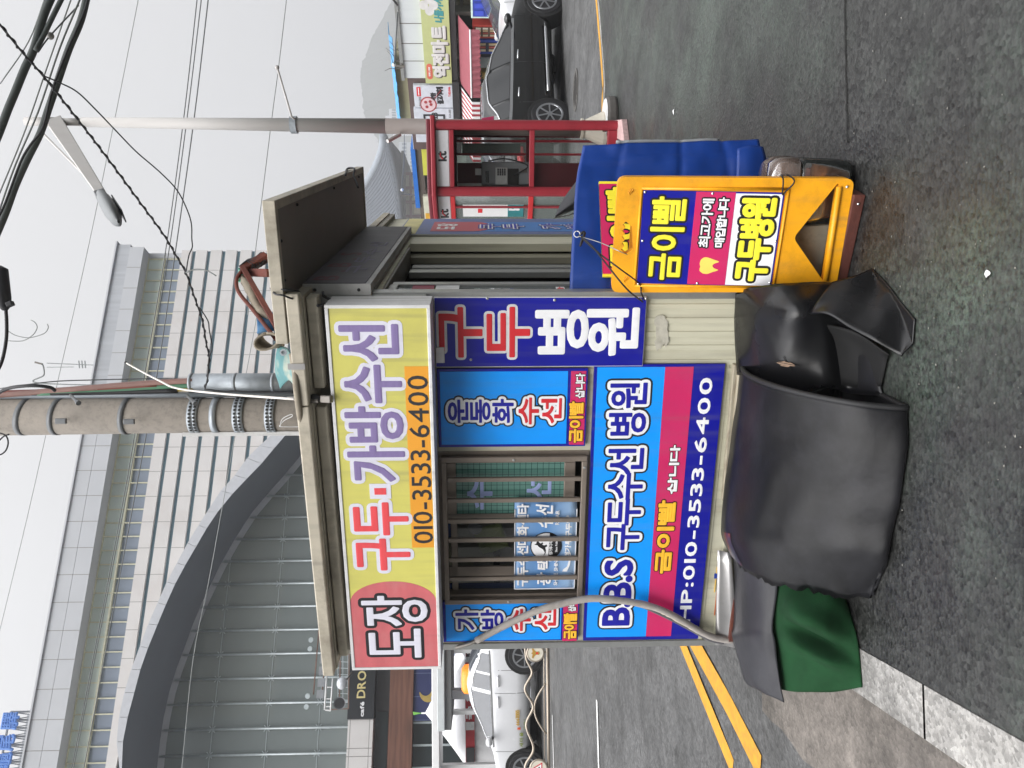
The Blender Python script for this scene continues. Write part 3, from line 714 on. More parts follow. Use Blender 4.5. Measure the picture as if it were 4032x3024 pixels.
# navy upright sign at the corner
FB = FP.shift(.012)
r = FB.rect(1716, 1443, 2546, 1166)
nv = signbox('upright_sign', 'tall navy sign with two red and two white characters, at the kiosk corner', FP, r, .005, .0235, M['white_worn'], M['navy'], border=.003)
NF = FP.shift(.025)
lettering('lettering', nv, NF, '구두', NF.rect(1735, 1404, 2084, 1212), [(.016, M['white_worn']), (.005, M['red_ink'])], .0005, vertical=True, gap=.13)
lettering('lettering', nv, NF, '병원', NF.rect(2112, 1396, 2513, 1218), [(.008, M['white_ink'])], .0005, vertical=True, gap=.02)
mb = MB(); mb.pbox(NF, *NF.rect(1716, 1428, 1750, 1366), .0004, .006); mb.build('clip', M['steel'], nv, bevel=.002)
for x, y in ((1919, 1175), (2184, 1181), (2523, 1180), (2544, 1176), (1854, 1416)): a, b = NF.px(x, y); mb = MB(); mb.lathe(NF.pt(a, b), [(.006, 0), (.006, .002), (.003, .004)], 8, NF.n); mb.build('screw', M['steel'], nv)
def repair_board(name, label, rect, cy, mg, blue, red, gold, white, lay_navy):
    P = FP.shift(.02)
    th = signbox(name, label, FP, rect, .005, .02, M['navy_edge'], M['navy'], border=.001)
    mb = MB(); mb.pbox(P, *cy, .0012, .0022); mb.build('cyan_field', M['cyan'], th)
    mb = MB(); mb.pbox(P, *mg, .0012, .0022); mb.build('pink_band', M['magenta'], th)
    PF = P.shift(.0024)
    for t, q in blue: lettering('lettering', th, PF, t, q, [(.0215, M['black_ink']), (.0145, M['white_ink']), (.0032, M['navy_ink'])], .0004, vertical=True, gap=.14)
    for t, q in red: lettering('lettering', th, PF, t, q, [(.0215, M['black_ink']), (.0145, M['white_ink']), (.0032, M['red_ink'])], .0004, vertical=True, gap=.16)
    for t, q in gold: lettering('lettering', th, PF, t, q, [(.0065, mk_once('brown_ink', '#3a1408')), (.003, M['gold_ink'])], .0004, gap=.12)
    for t, q in white: lettering('lettering', th, PF, t, q, [(.0045, mk_once('brown_ink', '#3a1408')), (.0015, M['white_ink'])], .0004, gap=.1)
    return th
def mk_once(k, col, *a, **kw):
    if k not in M: mk(k, col, *a, **kw)
    return M[k]
P = FP.shift(.022)
repair_board('repair_sign', 'bright blue sign between the barred window and the navy corner sign', P.rect(1728, 1762, 2316, 1450), P.rect(1739, 1751, 2237, 1461), P.rect(2240, 1751, 2309, 1461),
             [('운동화', P.rect(1767, 1664, 2020, 1572))], [('수선', P.rect(2044, 1668, 2210, 1566))], [('금이빨', P.rect(2240, 1740, 2297, 1582))], [('삽니다', P.rect(2266, 1567, 2304, 1470))], None)
r = P.rect(1746, 2529, 2282, 2362)
repair_board('repair_sign', 'narrow bright blue sign left of the barred window, crossed by the grey pipe', r, P.rect(1758, 2524, 2212, 2366), P.rect(2214, 2524, 2276, 2366),
             [('가방', P.rect(1797, 2478, 1980, 2398))], [('수선', P.rect(2004, 2482, 2188, 2396))], [('금이빨', P.rect(2219, 2514, 2271, 2414))], [('삽니', P.rect(2238, 2406, 2268, 2371))], None)
# big lower board
a, b, c, d = FB.px(2333, 1433), FB.px(2300, 2518), FB.px(2749, 2518), FB.px(2852, 1433)
R_ = (b[0], a[0], (c[1] + d[1]) / 2, (a[1] + b[1]) / 2)
bb_ = signbox('wide_sign', 'wide sign of blue, pink and navy bands below the barred window', FP, R_, .005, .02, M['navy_edge'], M['navy'], border=.001)
BF = FP.shift(.0212)
zc = (BF.px(2615, 1500)[1] + BF.px(2543, 2500)[1]) / 2; zm = (BF.px(2727, 1500)[1] + BF.px(2642, 2500)[1]) / 2
s0, s1, t0, t1 = R_
mb = MB(); mb.pbox(BF, s0 + .02, s1 - .012, zc, t1 - .014, 0, .001); mb.build('cyan_field', M['cyan'], bb_)
mb = MB(); mb.pbox(BF, s0 + .02, s1 - .012, zm, zc - .001, 0, .001); mb.build('pink_band', M['magenta'], bb_)
BL = BF.shift(.0012)
lay = [(.026, M['black_ink']), (.0175, M['white_ink']), (.004, M['navy_ink'])]
lettering('lettering', bb_, BL, '병원', BL.rect(2397, 1712, 2550, 1509), lay, .0004, gap=.2)
lettering('lettering', bb_, BL, '구두수선', BL.rect(2380, 2163, 2537, 1766), lay, .0004, gap=.0)
lettering('lettering', bb_, BL, 'B.B.S', BL.rect(2373, 2459, 2490, 2206), [(.028, M['black_ink']), (.0195, M['white_ink']), (.0065, M['navy_ink'])], .0004, gap=.06)
lettering('lettering', bb_, BL, '금이빨', BL.rect(2577, 2255, 2660, 1972), [(.0095, mk_once('brown_ink', '#3a1408')), (.0045, M['gold_ink'])], .0004, gap=.12)
lettering('lettering', bb_, BL, '삽니다', BL.rect(2627, 1943, 2678, 1754), [(.006, mk_once('brown_ink', '#3a1408')), (.0025, M['white_ink'])], .0004, gap=.12)
lettering('lettering', bb_, BF, 'HP:010-3533-6400', BF.rect(2674, 2452, 2806, 1489), [(.0022, M['white_ink'])], .0006, gap=.12)
# dark fascia sign under the canopy
DS = RP.shift(.055)
a, b, c, d = DS.px(1191, 1115), DS.px(1479, 1115), DS.px(1609, 887), DS.px(1439, 893)
ds_ = (a[0], (c[0] + d[0]) / 2, (b[1] + c[1]) / 2, (a[1] + d[1]) / 2)
dk = signbox('fascia_sign', 'dark weathered sign box under the canopy above the sliding door', RP, (ds_[0], ds_[1], ds_[2], ds_[3]), .002, .052, mat('sign_frame', '#b9b8b6', .5, var=.08, dirt='#6e675c', da=.6, ds=5), None)
s0, s1, t0, t1 = ds_; f = .022
mb = MB(); mb.pbox(RP, s0 + .004, s1 - f, t0 + f, t1 - .004, .052, .055); mb.build('face', mat('sign_dark', '#2b2733', .5, var=.3, vs=3, dirt='#5c5660', da=.6, ds=2.4, streak=True), dk)
DF = RP.shift(.0555); fd = mat('faded_letter', '#5f5a70', .6, var=.3); fr_ = mat('faded_letter_red', '#5a2c36', .6, var=.3)
lettering('lettering', dk, DF, '구두수선', (s0 + .22, s0 + 1.1, t0 + .06, t0 + .15), [(.003, fd)], .0004, gap=.3)
lettering('lettering', dk, DF, 'B.B.S', (s0 + .06, s0 + .75, t1 - .13, t1 - .03), [(.003, fr_)], .0004, gap=.5)
for z in (t0 + .05, t1 - .05): mb = MB(); mb.lathe(FP.pt(.027, z, -s0), [(.007, 0), (.007, .002)], 10, FP.n); mb.build('screw', M['rubber_edge'], dk)
# upright side sign beyond the door
SP = RP.shift(.012)
r = (SP.px(1900, 924)[0], SP.px(1900, 863)[0], .55, 2.02)
sd_ = signbox('side_sign', 'weathered blue upright sign beyond the kiosk door, red patch at its top', RP, r, .002, .014, M['alu'], mat('faded_blue_face', '#5d6a94', .5, var=.1, dirt='#7a7f98', da=.6, ds=2), border=.006)
s0, s1, t0, t1 = r; q = SP.px(1870, 890)[1]
mb = MB(); mb.pbox(SP, s0 + .12, s1 - .2, .56, q, .0034, .0044); mb.build('blue_field', mat('faded_blue', '#3f78b8', .5, var=.1), sd_)
mb = MB(); zt = SP.px(1705, 890)[1]; mb.prism(SP, [(s0 + .12, zt), (s1 - .2, zt), (s1 - .2, q)] + [((s0 + s1 - .08) / 2 + (s1 - s0 - .32) / 2 * cos(a_ * pi / 10), q - .11 * sin(a_ * pi / 10)) for a_ in range(1, 10)] + [(s0 + .12, q)], .0046, .0056); mb.build('red_patch', mat('faded_red_patch', '#b4545e', .5, var=.1), sd_)
mb = MB(); mb.pbox(SP, s0 + .01, s1 - .01, SP.px(1655, 890)[1], t1 - .012, .0034, .0044); mb.build('yellow_patch', mat('pale_yellow_patch', '#c9c08a', .6, var=.2), sd_)
PF = SP.shift(.0058)
lettering('lettering', sd_, PF, '도장', (s0 + .2, s1 - .3, SP.px(1800, 890)[1], SP.px(1723, 890)[1]), [(.006, M['white_worn'])], .0004, gap=.2)
lettering('lettering', sd_, PF, '구두', (s0 + .22, s1 - .32, SP.px(2055, 890)[1], SP.px(1896, 890)[1]), [(.022, M['navy_edge']), (.012, M['white_worn']), (.003, M['navy_ink'])], .0004, vertical=True, gap=.25)
lettering('lettering', sd_, PF, '가방', (s0 + .22, s1 - .32, SP.px(2300, 890)[1], SP.px(2130, 890)[1]), [(.022, M['navy_edge']), (.012, M['white_worn']), (.003, M['navy_ink'])], .0004, vertical=True, gap=.25)
# ================================================================== THINGS ROUND THE KIOSK
def a_board():
    br, bl = G(3366, 703, .05), G(3285, 1150, .05)
    ex = (br - bl).normalized(); nrm = ex.cross(V((0, 0, 1))); lean = .10
    ey = (V((0, 0, 1)) - nrm * lean).normalized()
    P = Plane(bl, ex, ey); W = (br - bl).length
    th = thing('sign_board', 'yellow plastic A-frame board with a hand hole, beside the kiosk corner', 'sign board', bl + ex * W / 2 - nrm * .12)
    px = P.px
    def rounded(cs, r=.03, k=5):
        o = []
        for i, c in enumerate(cs):
            a = V((*cs[i - 1], 0)); b = V((*c, 0)); d = V((*cs[(i + 1) % len(cs)], 0)); u = (a - b).normalized(); v = (d - b).normalized()
            p0 = b + u * r; p1 = b + v * r
            for j in range(k + 1):
                t = j / k; q = p0 * (1 - t) ** 2 + b * 2 * t * (1 - t) + p1 * t * t; o.append((q.x, q.y))
        return o
    outer = rounded([px(2406, 1152), px(3289, 1150), px(3366, 703), px(2433, 697)], .035)
    # hand hole with finger grips on its upper side
    hx0, hy0 = px(2486, 1000); hx1, hy1 = px(2440, 872)
    hole = [(hx0 + .02, hy0 - .005), (hx1 - .02, hy0 + .005), (hx1, hy0 + .03), (hx1 - .004, hy1 - .02)]
    for k in range(9): hole.append((hx1 - .012 + (hx0 - hx1 + .03) * k / 8, hy1 - .012 - (.012 if k % 2 else 0)))
    hole += [(hx0, hy1 - .03), (hx0, hy0 + .02)]
    tri = rounded([px(3124, 937), px(3245, 1112), px(3306, 712)], .022, 4)
    def face_with_holes(n, nb):
        import mathutils
        loops = [outer, hole[::-1], tri[::-1]]
        def ccw(l): return l if sum(l[i][0] * l[(i + 1) % len(l)][1] - l[(i + 1) % len(l)][0] * l[i][1] for i in range(len(l))) > 0 else l[::-1]
        loops = [ccw(outer), ccw(hole)[::-1], ccw(tri)[::-1]]
        flat = [p for l in loops for p in l]
        t = mathutils.geometry.tessellate_polygon([[V((*p, 0)) for p in l] for l in loops])
        k = len(flat); vs = [P.pt(*p, n) for p in flat] + [P.pt(*p, nb) for p in flat]; fs = []
        for q in t:
            a, b, c = (flat[i] for i in q); ar = (b[0] - a[0]) * (c[1] - a[1]) - (c[0] - a[0]) * (b[1] - a[1])
            q = q if ar > 0 else q[::-1]; fs.append(tuple(q)); fs.append(tuple(i + k for i in q[::-1]))
        o = 0
        for l in loops:
            for i in range(len(l)): j = (i + 1) % len(l); fs.append((o + i, o + i + k, o + j + k, o + j))
            o += len(l)
        return vs, fs
    mb = MB(); mb.add(*face_with_holes(0, -.045)); mb.build('front_leaf', M['yellow_plastic'], th, bevel=.005, seg=2)
    # raised rim of the recess and of the foot bar
    mb = MB(); q = [px(2527, 742), px(2498, 1124), px(3045, 1128), px(3106, 744)]
    for i in range(4):
        a, b = q[i], q[(i + 1) % 4]; mb.tube([P.pt(*a, .001), P.pt(*b, .001)], .006, 6)
    a, b = px(3305, 735), px(3250, 1105); mb.tube([P.pt(*a, .0), P.pt(*b, .0)], .012, 8)
    mb.build('moulded_rim', M['yellow_plastic'], th, smooth=True)
    for yy, k in ((760, 0), (1105, 1)):
        mb = MB(); c = px(2490 - 22 * k, yy)
        for a_ in range(-2, 3):
            mb.tube([P.pt(c[0] + (.004 + .004 * abs(a_)) * cos(a_ * .5 + 1.2), c[1] + .004 * a_, .001), P.pt(c[0] + .017 * cos(a_ * .5 + .3), c[1] + .017 * sin(a_ * .5 + .6), .001)], .0022, 5)
        mb.build('moulded_mark', M['yellow_plastic'], th, smooth=True)
    # rear leaf
    b2 = Plane(bl - nrm * .42, ex, (V((0, 0, 1)) + nrm * .36).normalized()); mb = MB(); mb.pbox(b2, .0, W - .17, 0, .86, -.04, 0); mb.build('rear_leaf', M['yellow_plastic'], th, bevel=.012)
    mb = MB(); mb.pbox(Plane(bl - nrm * .10, ex, (V((0, 0, 1)) - nrm * .08).normalized()), .0, W - .07, .02, .46, -.04, 0); mb.build('ballast_slab', mat('slab_grey', '#8a8474', .8, var=.2, dirt='#4e4a40', da=.7, ds=9), th, bevel=.006)
    # printed sheet
    tl, tr_, brr, bll = px(2506, 1120), px(2535, 752), px(3091, 754), px(3035, 1121)
    s0, s1 = (tl[0] + bll[0]) / 2, (tr_[0] + brr[0]) / 2; t1 = (tl[1] + tr_[1]) / 2; t0 = (brr[1] + bll[1]) / 2
    ta = (px(2743, 760)[1] + px(2703, 1110)[1]) / 2; tb = (px(2898, 760)[1] + px(2853, 1110)[1]) / 2
    mb = MB(); mb.pbox(P, s0, s1, t0, t1, .0005, .004); sh = mb.build('printed_sheet', M['navy'], th)
    mb = MB(); mb.pbox(P, s0 + .002, s1 - .002, tb, ta, .004, .0048); mb.build('pink_band', M['magenta'], sh)
    mb = MB(); mb.pbox(P, s0 + .003, s1 - .006, t0 + .006, tb - .001, .004, .0048); mb.build('white_band', M['white_ink'], sh)
    Q = P.shift(.0048)
    lettering('lettering', sh, P.shift(.004), '금이빨', Q.rect(2549, 1096, 2704, 779), [(.0125, M['black_ink']), (.0042, M['yellow_ink'])], .0004, gap=.16)
    lettering('lettering', sh, Q, '최고가에', Q.rect(2750, 972, 2813, 784), [(.0072, M['black_ink']), (.0016, M['white_ink'])], .0004, gap=.08)
    lettering('lettering', sh, Q, '매입합니다', Q.rect(2812, 972, 2872, 779), [(.0072, M['black_ink']), (.0016, M['white_ink'])], .0004, gap=.08)
    lettering('lettering', sh, Q, '구두병원', Q.rect(2890, 1099, 3058, 786), [(.0165, M['black_ink']), (.0068, M['yellow_ink'])], .0004, gap=.12)
    # plain tooth shape printed on the pink band
    c = Q.px(2788, 1046); k = .034
    tooth = [(-.95, .55), (-.6, .95), (-.15, .9), (.2, 1.0), (.7, .9), (1, .5), (.95, 0), (.75, -.6), (.5, -1.25), (.3, -.75), (0, -.5), (-.3, -.75), (-.5, -1.25), (-.75, -.6), (-1, 0)]
    sp = [(p.x, p.y) for p in spline([V((c[0] + a * k, c[1] + b * k, 0)) for a, b in tooth + tooth[:1]], 3)][:-1]
    mb = MB(); mb.prism(Q, sp, .0004, .001); mb.build('tooth_print', mat('tooth_yellow', '#f6d765', .4), sh)
    for x, y in ((2540, 755), (2806, 761), (3085, 763), (2530, 947), (2514, 1116), (2745, 1114), (3053, 949), (3030, 1112), (3334, 735)):
        mb = MB(); a, b = P.px(x, y); mb.lathe(P.pt(a, b, .003), [(.0055, 0), (.005, .003), (.002, .005)], 8, P.n); mb.build('screw', M['chrome'], th)
    return P
AP = a_board()
def base_board():
    a, b = G(3412, 768, 0), G(3322, 1175, 0); d = (a - b).normalized(); n = V((-d.y, d.x, 0))
    th = thing('base_board', 'reddish brown weathered board lying under the yellow board', 'board', (a + b) / 2)
    mb = MB(); vs = []
    for z in (.002, .048): vs += [p + V((0, 0, z)) for p in (b, a, a + n * .5, b + n * .5)]
    mb.add(vs, [(3, 2, 1, 0), (4, 5, 6, 7), (0, 1, 5, 4), (1, 2, 6, 5), (2, 3, 7, 6), (3, 0, 4, 7)])
    mb.build('plank', mat('brown_board', '#5a2f26', .7, var=.3, vs=5, dirt='#35201c', da=.6, ds=4, stretch=(1, 4, 4), bump=.2), th, bevel=.004)
    for f in (.08, .92):
        p = b.lerp(a, f) + n * -.001 + V((0, 0, .026)); mb = MB(); mb.lathe(p, [(.006, 0), (.005, .003), (.002, .005)], 8, -n); mb.build('screw', M['chrome'], th)
base_board()
def plastic_bin():
    c = V((.775, 3.09, 0))
    th = thing('plastic_container', 'clear plastic container with a cloudy brown lid, behind the yellow board', 'container', c, -PSI)
    def B(): mb = MB(); mb.T = MAT[th]; return mb
    mb = B(); prof = [(.0, .010), (.085, .0), (.10, .03), (.105, .2), (.10, .225)]
    def ring(r, z, n=24): return [V((max(-1, min(1, 1.25 * cos(2 * pi * i / n))) * r * 1.25, max(-1, min(1, 1.25 * sin(2 * pi * i / n))) * r, z)) for i in range(n + 1)]
    mb.grid([ring(max(r, .001), z + .004) for r, z in prof]); mb.build('body', glass('clear_plastic', '#8f9a94', .05, .05), th, smooth=True, solid=.003)
    mb = B(); mb.grid([ring(.105, .225), ring(.109, .232), ring(.106, .30), ring(.09, .325), ring(.001, .327)]); mb.build('lid', glass('cloudy_plastic', '#b79f92', .20, .10), th, smooth=True, solid=.003)
    mb = B(); mb.grid([ring(.08, .012), ring(.092, .04), ring(.096, .11), ring(.001, .112)]); mb.build('contents', mat('bin_contents', '#a8642c', .8, var=.4), th, smooth=True)
    mb = B(); mb.tube(spline([V((-.10, 0, .30)), V((-.11, -.02, .34)), V((-.07, -.04, .385)), V((-.0, -.04, .37)), V((.05, -.03, .33))], 5), .004, 6); mb.build('handle', M['cable'], th, smooth=True)
plastic_bin()
def banner():
    L0, L1 = 3.27, 3.42
    def p(x, y): return D(x, y, L1 + (L0 - L1) * (y - 575) / (1146 - 575))
    ys = [1148, 1060, 960, 850, 740, 650, 578]
    top = [2243, 2247, 2252, 2259, 2266, 2280, 2296]
    bot = [3020, 3024, 3026, 3024, 3015, 2998, 2985]
    w = lambda i, k: V((0, -.012 * sin(i * 2.1 + k * .7) - .010 * sin(k * 1.3 + i), 0))
    rows = []
    for k in range(7):
        f = k / 6; rows.append([p(t + (b - t) * f, y - 12 * f * (1 if y > 600 else 2)) + w(i, k) * (0 if k == 0 else 1) for i, (y, t, b) in enumerate(zip(ys, top, bot))])
    th = thing('banner', 'sagging dark blue banner board behind the yellow board, pink patch on it', 'banner', V((p(3000, 860).x, p(3000, 860).y, 0)))
    mb = MB(); g = patch(rows, 9, 9)
    def wr(p, i, j):
        a = .010 * mnoise.noise(p * 5) + .006 * mnoise.noise(p * 13)
        a += sum(.012 * math.exp(-abs(j / 54 - f0 - .02 * mnoise.noise(p * 4)) * 90) for f0 in (.12, .36, .62, .86)) + sum(-.010 * math.exp(-abs(i / 54 - f0 - .03 * mnoise.noise(p * 3)) * 80) for f0 in (.22, .55, .8))
        return p + V((0, -1, 0)) * a * min(1, i / 4)
    g = [[wr(p, i, j) for j, p in enumerate(r)] for i, r in enumerate(g)]
    mb.grid(g); mb.build('cloth', M['blue_tarp'], th, smooth=True, solid=.022)
    mb = MB(); mb.tube([r[-1] + V((.010, .004, 0)) for r in g[10:-12]], .009, 6); mb.build('side_edge', mat('edge_grey', '#8f9396', .6), th, smooth=True)
    mb = MB(); e = [r[0] for r in g]; mb.tube([q + V((0, 0, .004)) for q in e[:-3]], .006, 6); mb.build('top_edge', M['white_paint'], th, smooth=True)
    # turned-over corner
    mb = MB(); mb.grid(patch([[p(2893, 588) + V((-.01, -.035, 0)), p(2940, 586) + V((0, -.04, 0)), p(2992, 590) + V((0, -.035, 0))], [p(2893, 640) + V((0, -.03, 0)), p(2940, 640) + V((0, -.045, 0)), p(3004, 640) + V((0, -.035, 0))], [p(2893, 720) + V((0, -.02, 0)), p(2940, 720) + V((0, -.03, 0)), p(3004, 705) + V((0, -.03, 0))]], 4, 4)); mb.build('flap', M['blue_tarp'], th, smooth=True, solid=.012)
    # pink patch
    a, b = p(2380, 1090), p(2387, 716); ex = (b - a); ex.z = 0; P = Plane(a, ex).shift(.045)
    r = (P.px(2352, 1089)[0], P.px(2387, 714)[0], P.px(2560, 900)[1], (P.px(2352, 1089)[1] + P.px(2387, 714)[1]) / 2 + .004)
    mb = MB(); mb.pbox(P, r[0] + .012, r[1] - .012, r[2], r[3], -.01, .001); mb.use(1).pbox(P, r[0], r[1], r[2], r[3] - .0, -.012, .0); pk = mb.build('pink_patch', [M['magenta'], M['yellow_ink']], th)
    lettering('lettering', pk, P.shift(.001), '금이빨', (P.px(2400, 1058)[0], P.px(2400, 742)[0], P.px(2530, 900)[1], P.px(2396, 900)[1]), [(.013, M['black_ink']), (.006, M['yellow_ink'])], .0004, gap=.16)
banner()
def ring_and_cords():
    c = D(2272, 922, 3.16); th = thing('key_ring', 'small white ring with a black tag on the banner edge', 'ring', c)
    mb = MB(); pts = [c + V((.0125 * cos(a * pi / 8), 0, .0125 * sin(a * pi / 8))) for a in range(17)]; mb.tube(pts, .002, 6); mb.build('hoop', M['white_paint'], th, smooth=True)
    mb = MB(); mb.tube(spline([c + V((0, -.005, -.013)), c + V((.004, -.01, -.03)), D(2284, 970, 3.14)], 4), [.006] * 8 + [.004], 6); mb.build('tag', M['cable'], th, smooth=True)
    def cord(label, pts, r=.0032, m='cable'):
        mb = MB(); mb.tube(spline(pts, 6), r, 6); return tag(mb.build('cord', M[m], smooth=True), label, 'cord')
    kb = FP.pt(*FP.px(2523, 1180), .045)
    cord('thin black cord tied from the ring across the yellow board to the kiosk', [D(2280, 925, 3.13), D(2330, 968, 3.06), D(2400, 1056, 2.99), D(2470, 1140, 3.0), kb], .0034)
    cord('black cord hooked over the yellow board top left corner screw', [D(2284, 930, 3.13), D(2350, 990, 3.05), D(2440, 1058, 2.97), AP.pt(*AP.px(2514, 1112), .012), AP.pt(*AP.px(2524, 1150), .012), FP.pt(*FP.px(2530, 1172), .045)], .0034)
    cord('pale string from the ring down through the hand hole', [D(2280, 930, 3.12), D(2360, 954, 3.08), D(2430, 985, 3.0), D(2470, 1002, 3.02)], .002, 'alu')
    cord('black cord looped from the blue banner round the yellow board lower screw', [D(3012, 637, 3.25), D(3060, 680, 3.05), AP.pt(*AP.px(3078, 700), .02), AP.pt(*AP.px(3078, 762), .012), AP.pt(*AP.px(3090, 752), .012), AP.pt(*AP.px(3122, 706), .02), D(3060, 668, 3.06), D(3014, 636, 3.25)], .003)
ring_and_cords()

# ------------------------------------------------------------------ rubber sheets and the green cloth on the pavement
def sheet(name, label, cat, rows, m, n=6, solid=.006, wr=.006, ws=6.0, extra=None, edge=None, peel=False):
    g = patch(rows, n, n); q = []
    def crease(p): return wr * (mnoise.noise(p * ws) + .55 * (1 - 3 * abs(mnoise.noise(p * ws * .8 + V((7, 3, 1)))) ) * (1 if abs(mnoise.noise(p * ws * .8 + V((7, 3, 1)))) < .33 else 0))
    for r in g: q.append([p + V((0, -1, .6)) * crease(p) for p in r])
    for r in q:
        for p in r: p.z = max(p.z, .006)
    if extra: extra(q)
    c = q[len(q) // 2][-1]; th = thing(name, label, cat, V((c.x, c.y, 0)))
    mb = MB(); mb.grid(q); mb.build('sheet', m, th, smooth=True, solid=solid)
    if edge:
        mb = MB(); mb.tube([p for p in edge(q)], .011, 7); mb.build('thick_edge', M['rubber_edge'], th, smooth=True)
    if peel:
        # remains of a colour print peeling near the upper left border
        sub_ = [[p + V((0, -.006, .006)) for p in r[27:36]] for r in q[2:8]]
        m2 = bpy.data.materials.new('peeling_print'); m2.use_nodes = True; t = m2.node_tree; n_ = t.nodes; L = t.links.new
        tcn = n_.new('ShaderNodeTexCoord'); nz_ = n_.new('ShaderNodeTexNoise'); nz_.inputs['Scale'].default_value = 9; nz_.inputs['Detail'].default_value = 5; L(tcn.outputs['Object'], nz_.inputs['Vector'])
        cr = n_.new('ShaderNodeValToRGB'); e_ = cr.color_ramp.elements; e_[0].position = .40; e_[0].color = (*lin('#1c1d2c'), 1); e_[1].position = .62; e_[1].color = (*lin('#1e1e22'), 1)
        for ps, c_ in ((.45, '#3a3040'), (.50, '#5e211f'), (.53, '#6e4a1f'), (.56, '#252428')): k_ = e_.new(ps); k_.color = (*lin(c_), 1)
        L(nz_.outputs['Fac'], cr.inputs[0]); L(cr.outputs[0], n_['Principled BSDF'].inputs['Base Color']); n_['Principled BSDF'].inputs['Roughness'].default_value = .4
        mb = MB(); mb.grid(sub_); mb.build('peeling_print', m2, th, smooth=True)
    return th, q
def fz(x, y, off): s, t = FP.px(x, y, off); return FP.pt(s, t, off)
# main sheet: from the wall over a low ledge, down to the pavement and curled under
def arc_row(xw, yw, xb, yb, bulge, curl=True, back=.30, db=None):
    """wall point, ground point -> control points down the curve of the sheet"""
    a = fz(xw, yw, .03); b = G(xb, yb, .012)
    d = b - a; out = V((d.x, d.y, 0)).normalized(); L = d.length; nrm = V((out.x * -d.z, out.y * -d.z, sqrt(d.x * d.x + d.y * d.y))) / L
    pts = [a + V((0, 0, 0))]
    for f, k in ((.16, .95), (.36, 1.5), (.60, 1.55), (.82, 1.1), (.94, .5)): pts.append(a + d * f + nrm * bulge * k)
    pts.append(b + out * -.002)
    if curl:
        pts += [b - out * .05 + V((0, 0, -.004)), b - out * back + V((0, 0, .004)), b - out * (back + .09) + V((0, 0, .05))]
    return pts
cols = [arc_row(2921, 1440, 3566, 1606, .10), arc_row(2896, 1620, 3570, 1740, .085), arc_row(2872, 1800, 3553, 1860, .08), arc_row(2852, 1960, 3535, 1990, .078), arc_row(2842, 2060, 3512, 2080, .08), arc_row(2846, 2117, 3490, 2200, .085), arc_row(2870, 2170, 3458, 2342, .085)]
# ragged left border leans inward at the top
for i, (x, y, dd) in enumerate(((2884, 2195, 3.47), (2925, 2240, 3.36), (2989, 2273, 3.24), (3075, 2303, 3.13), (3205, 2326, 3.02), (3330, 2355, 2.93), (3457, 2342, 2.87))): cols[-1][i] = D(x, y, dd)
def ragged(q):
    r = random.Random(8)
    for i, row in enumerate(q):
        row[-1] = row[-1] + V((1, 0, 0)) * .012 * r.uniform(-1, 1)
rows = [[c[k] for c in cols] for k in range(10)]
mid_rub = mat('rubber_worn', '#0c0c0e', .36, var=.4, vs=2.6, dirt='#26262a', da=.75, ds=3.2, bump=.10, bs=26, spec=.25)
sheet('rubber_sheet', 'largest grey-black rubber sheet, curled to the pavement below the wide sign', 'rubber sheet', rows, mid_rub, 6, .007, .014, 4.2, ragged, lambda q: [r[0] for r in q], True)
# second sheet: drapes at the corner, folds outward on to the pavement
rA = [[fz(2899, 1155, .03), fz(2893, 1260, .03), fz(2897, 1350, .03), fz(2905, 1475, .03)],
      [D(2950, 1135, 3.08), D(2960, 1250, 3.06), D(2965, 1350, 3.10), D(2985, 1490, 3.14)],
      [D(3050, 1120, 2.97), D(3060, 1235, 2.93), D(3066, 1350, 2.98), D(3075, 1530, 3.06)],
      [D(3130, 1116, 2.94), D(3140, 1222, 2.86), D(3150, 1340, 2.92), D(3165, 1560, 3.0)],
      [D(3230, 1112, 2.97), D(3215, 1212, 2.86), D(3235, 1320, 2.90), D(3262, 1530, 2.93)],
      [D(3283, 1116, 2.97), D(3296, 1250, 2.90), D(3330, 1350, 2.93), D(3350, 1550, 2.92)],
      [G(3400, 1130, .01), G(3420, 1270, .01), G(3440, 1380, .01), G(3478, 1560, .01)]]
tA, qA = sheet('rubber_sheet', 'black rubber sheet draped over the kiosk foot at the corner, torn in one spot', 'rubber sheet', rA, M['rubber'], 9, .006, .006, 6)
def torn():
    # frayed backing showing through a split, small cracks beside it
    def near(x, y):
        return min(((p - CAMP).normalized() - ray(x, y).normalized()).length for r in qA for p in r)
    best = min(((i, j) for i in range(2, len(qA) - 2) for j in range(2, len(qA[0]) - 2)), key=lambda t: ((qA[t[0]][t[1]] - CAMP).normalized() - ray(3098, 1438).normalized()).length)
    i, j = best; p = qA[i][j]; du = (qA[i + 1][j] - qA[i - 1][j]).normalized(); dv = (qA[i][j + 1] - qA[i][j - 1]).normalized(); n = du.cross(dv); n = n if n.y < 0 else -n
    P = Plane(p + n * .006, du, n.cross(du)); r = random.Random(9)
    f = lambda w, h, k=14: [(w * cos(2 * pi * a / k) * r.uniform(.6, 1.1), h * sin(2 * pi * a / k) * r.uniform(.5, 1.2)) for a in range(k)]
    mb = MB(); mb.prism(P, f(.040, .012), 0, .002); mb.build('torn_backing', mat('backing', '#8d7562', .9, var=.5, vs=60, dirt='#3a2c24', da=.8, ds=40), tA)
    mb = MB(); 
    for a, b in (((-.06, .004), (.05, -.004)), ((-.01, .03), (0, .008)), ((.02, -.03), (.015, -.006)), ((-.03, -.02), (-.02, -.004))): mb.tube([P.pt(*a, .001), P.pt((a[0] + b[0]) / 2, (a[1] + b[1]) / 2 + .003, .002), P.pt(*b, .001)], .0014, 5)
    mb.build('crack', M['rubber_in'], tA)
torn()
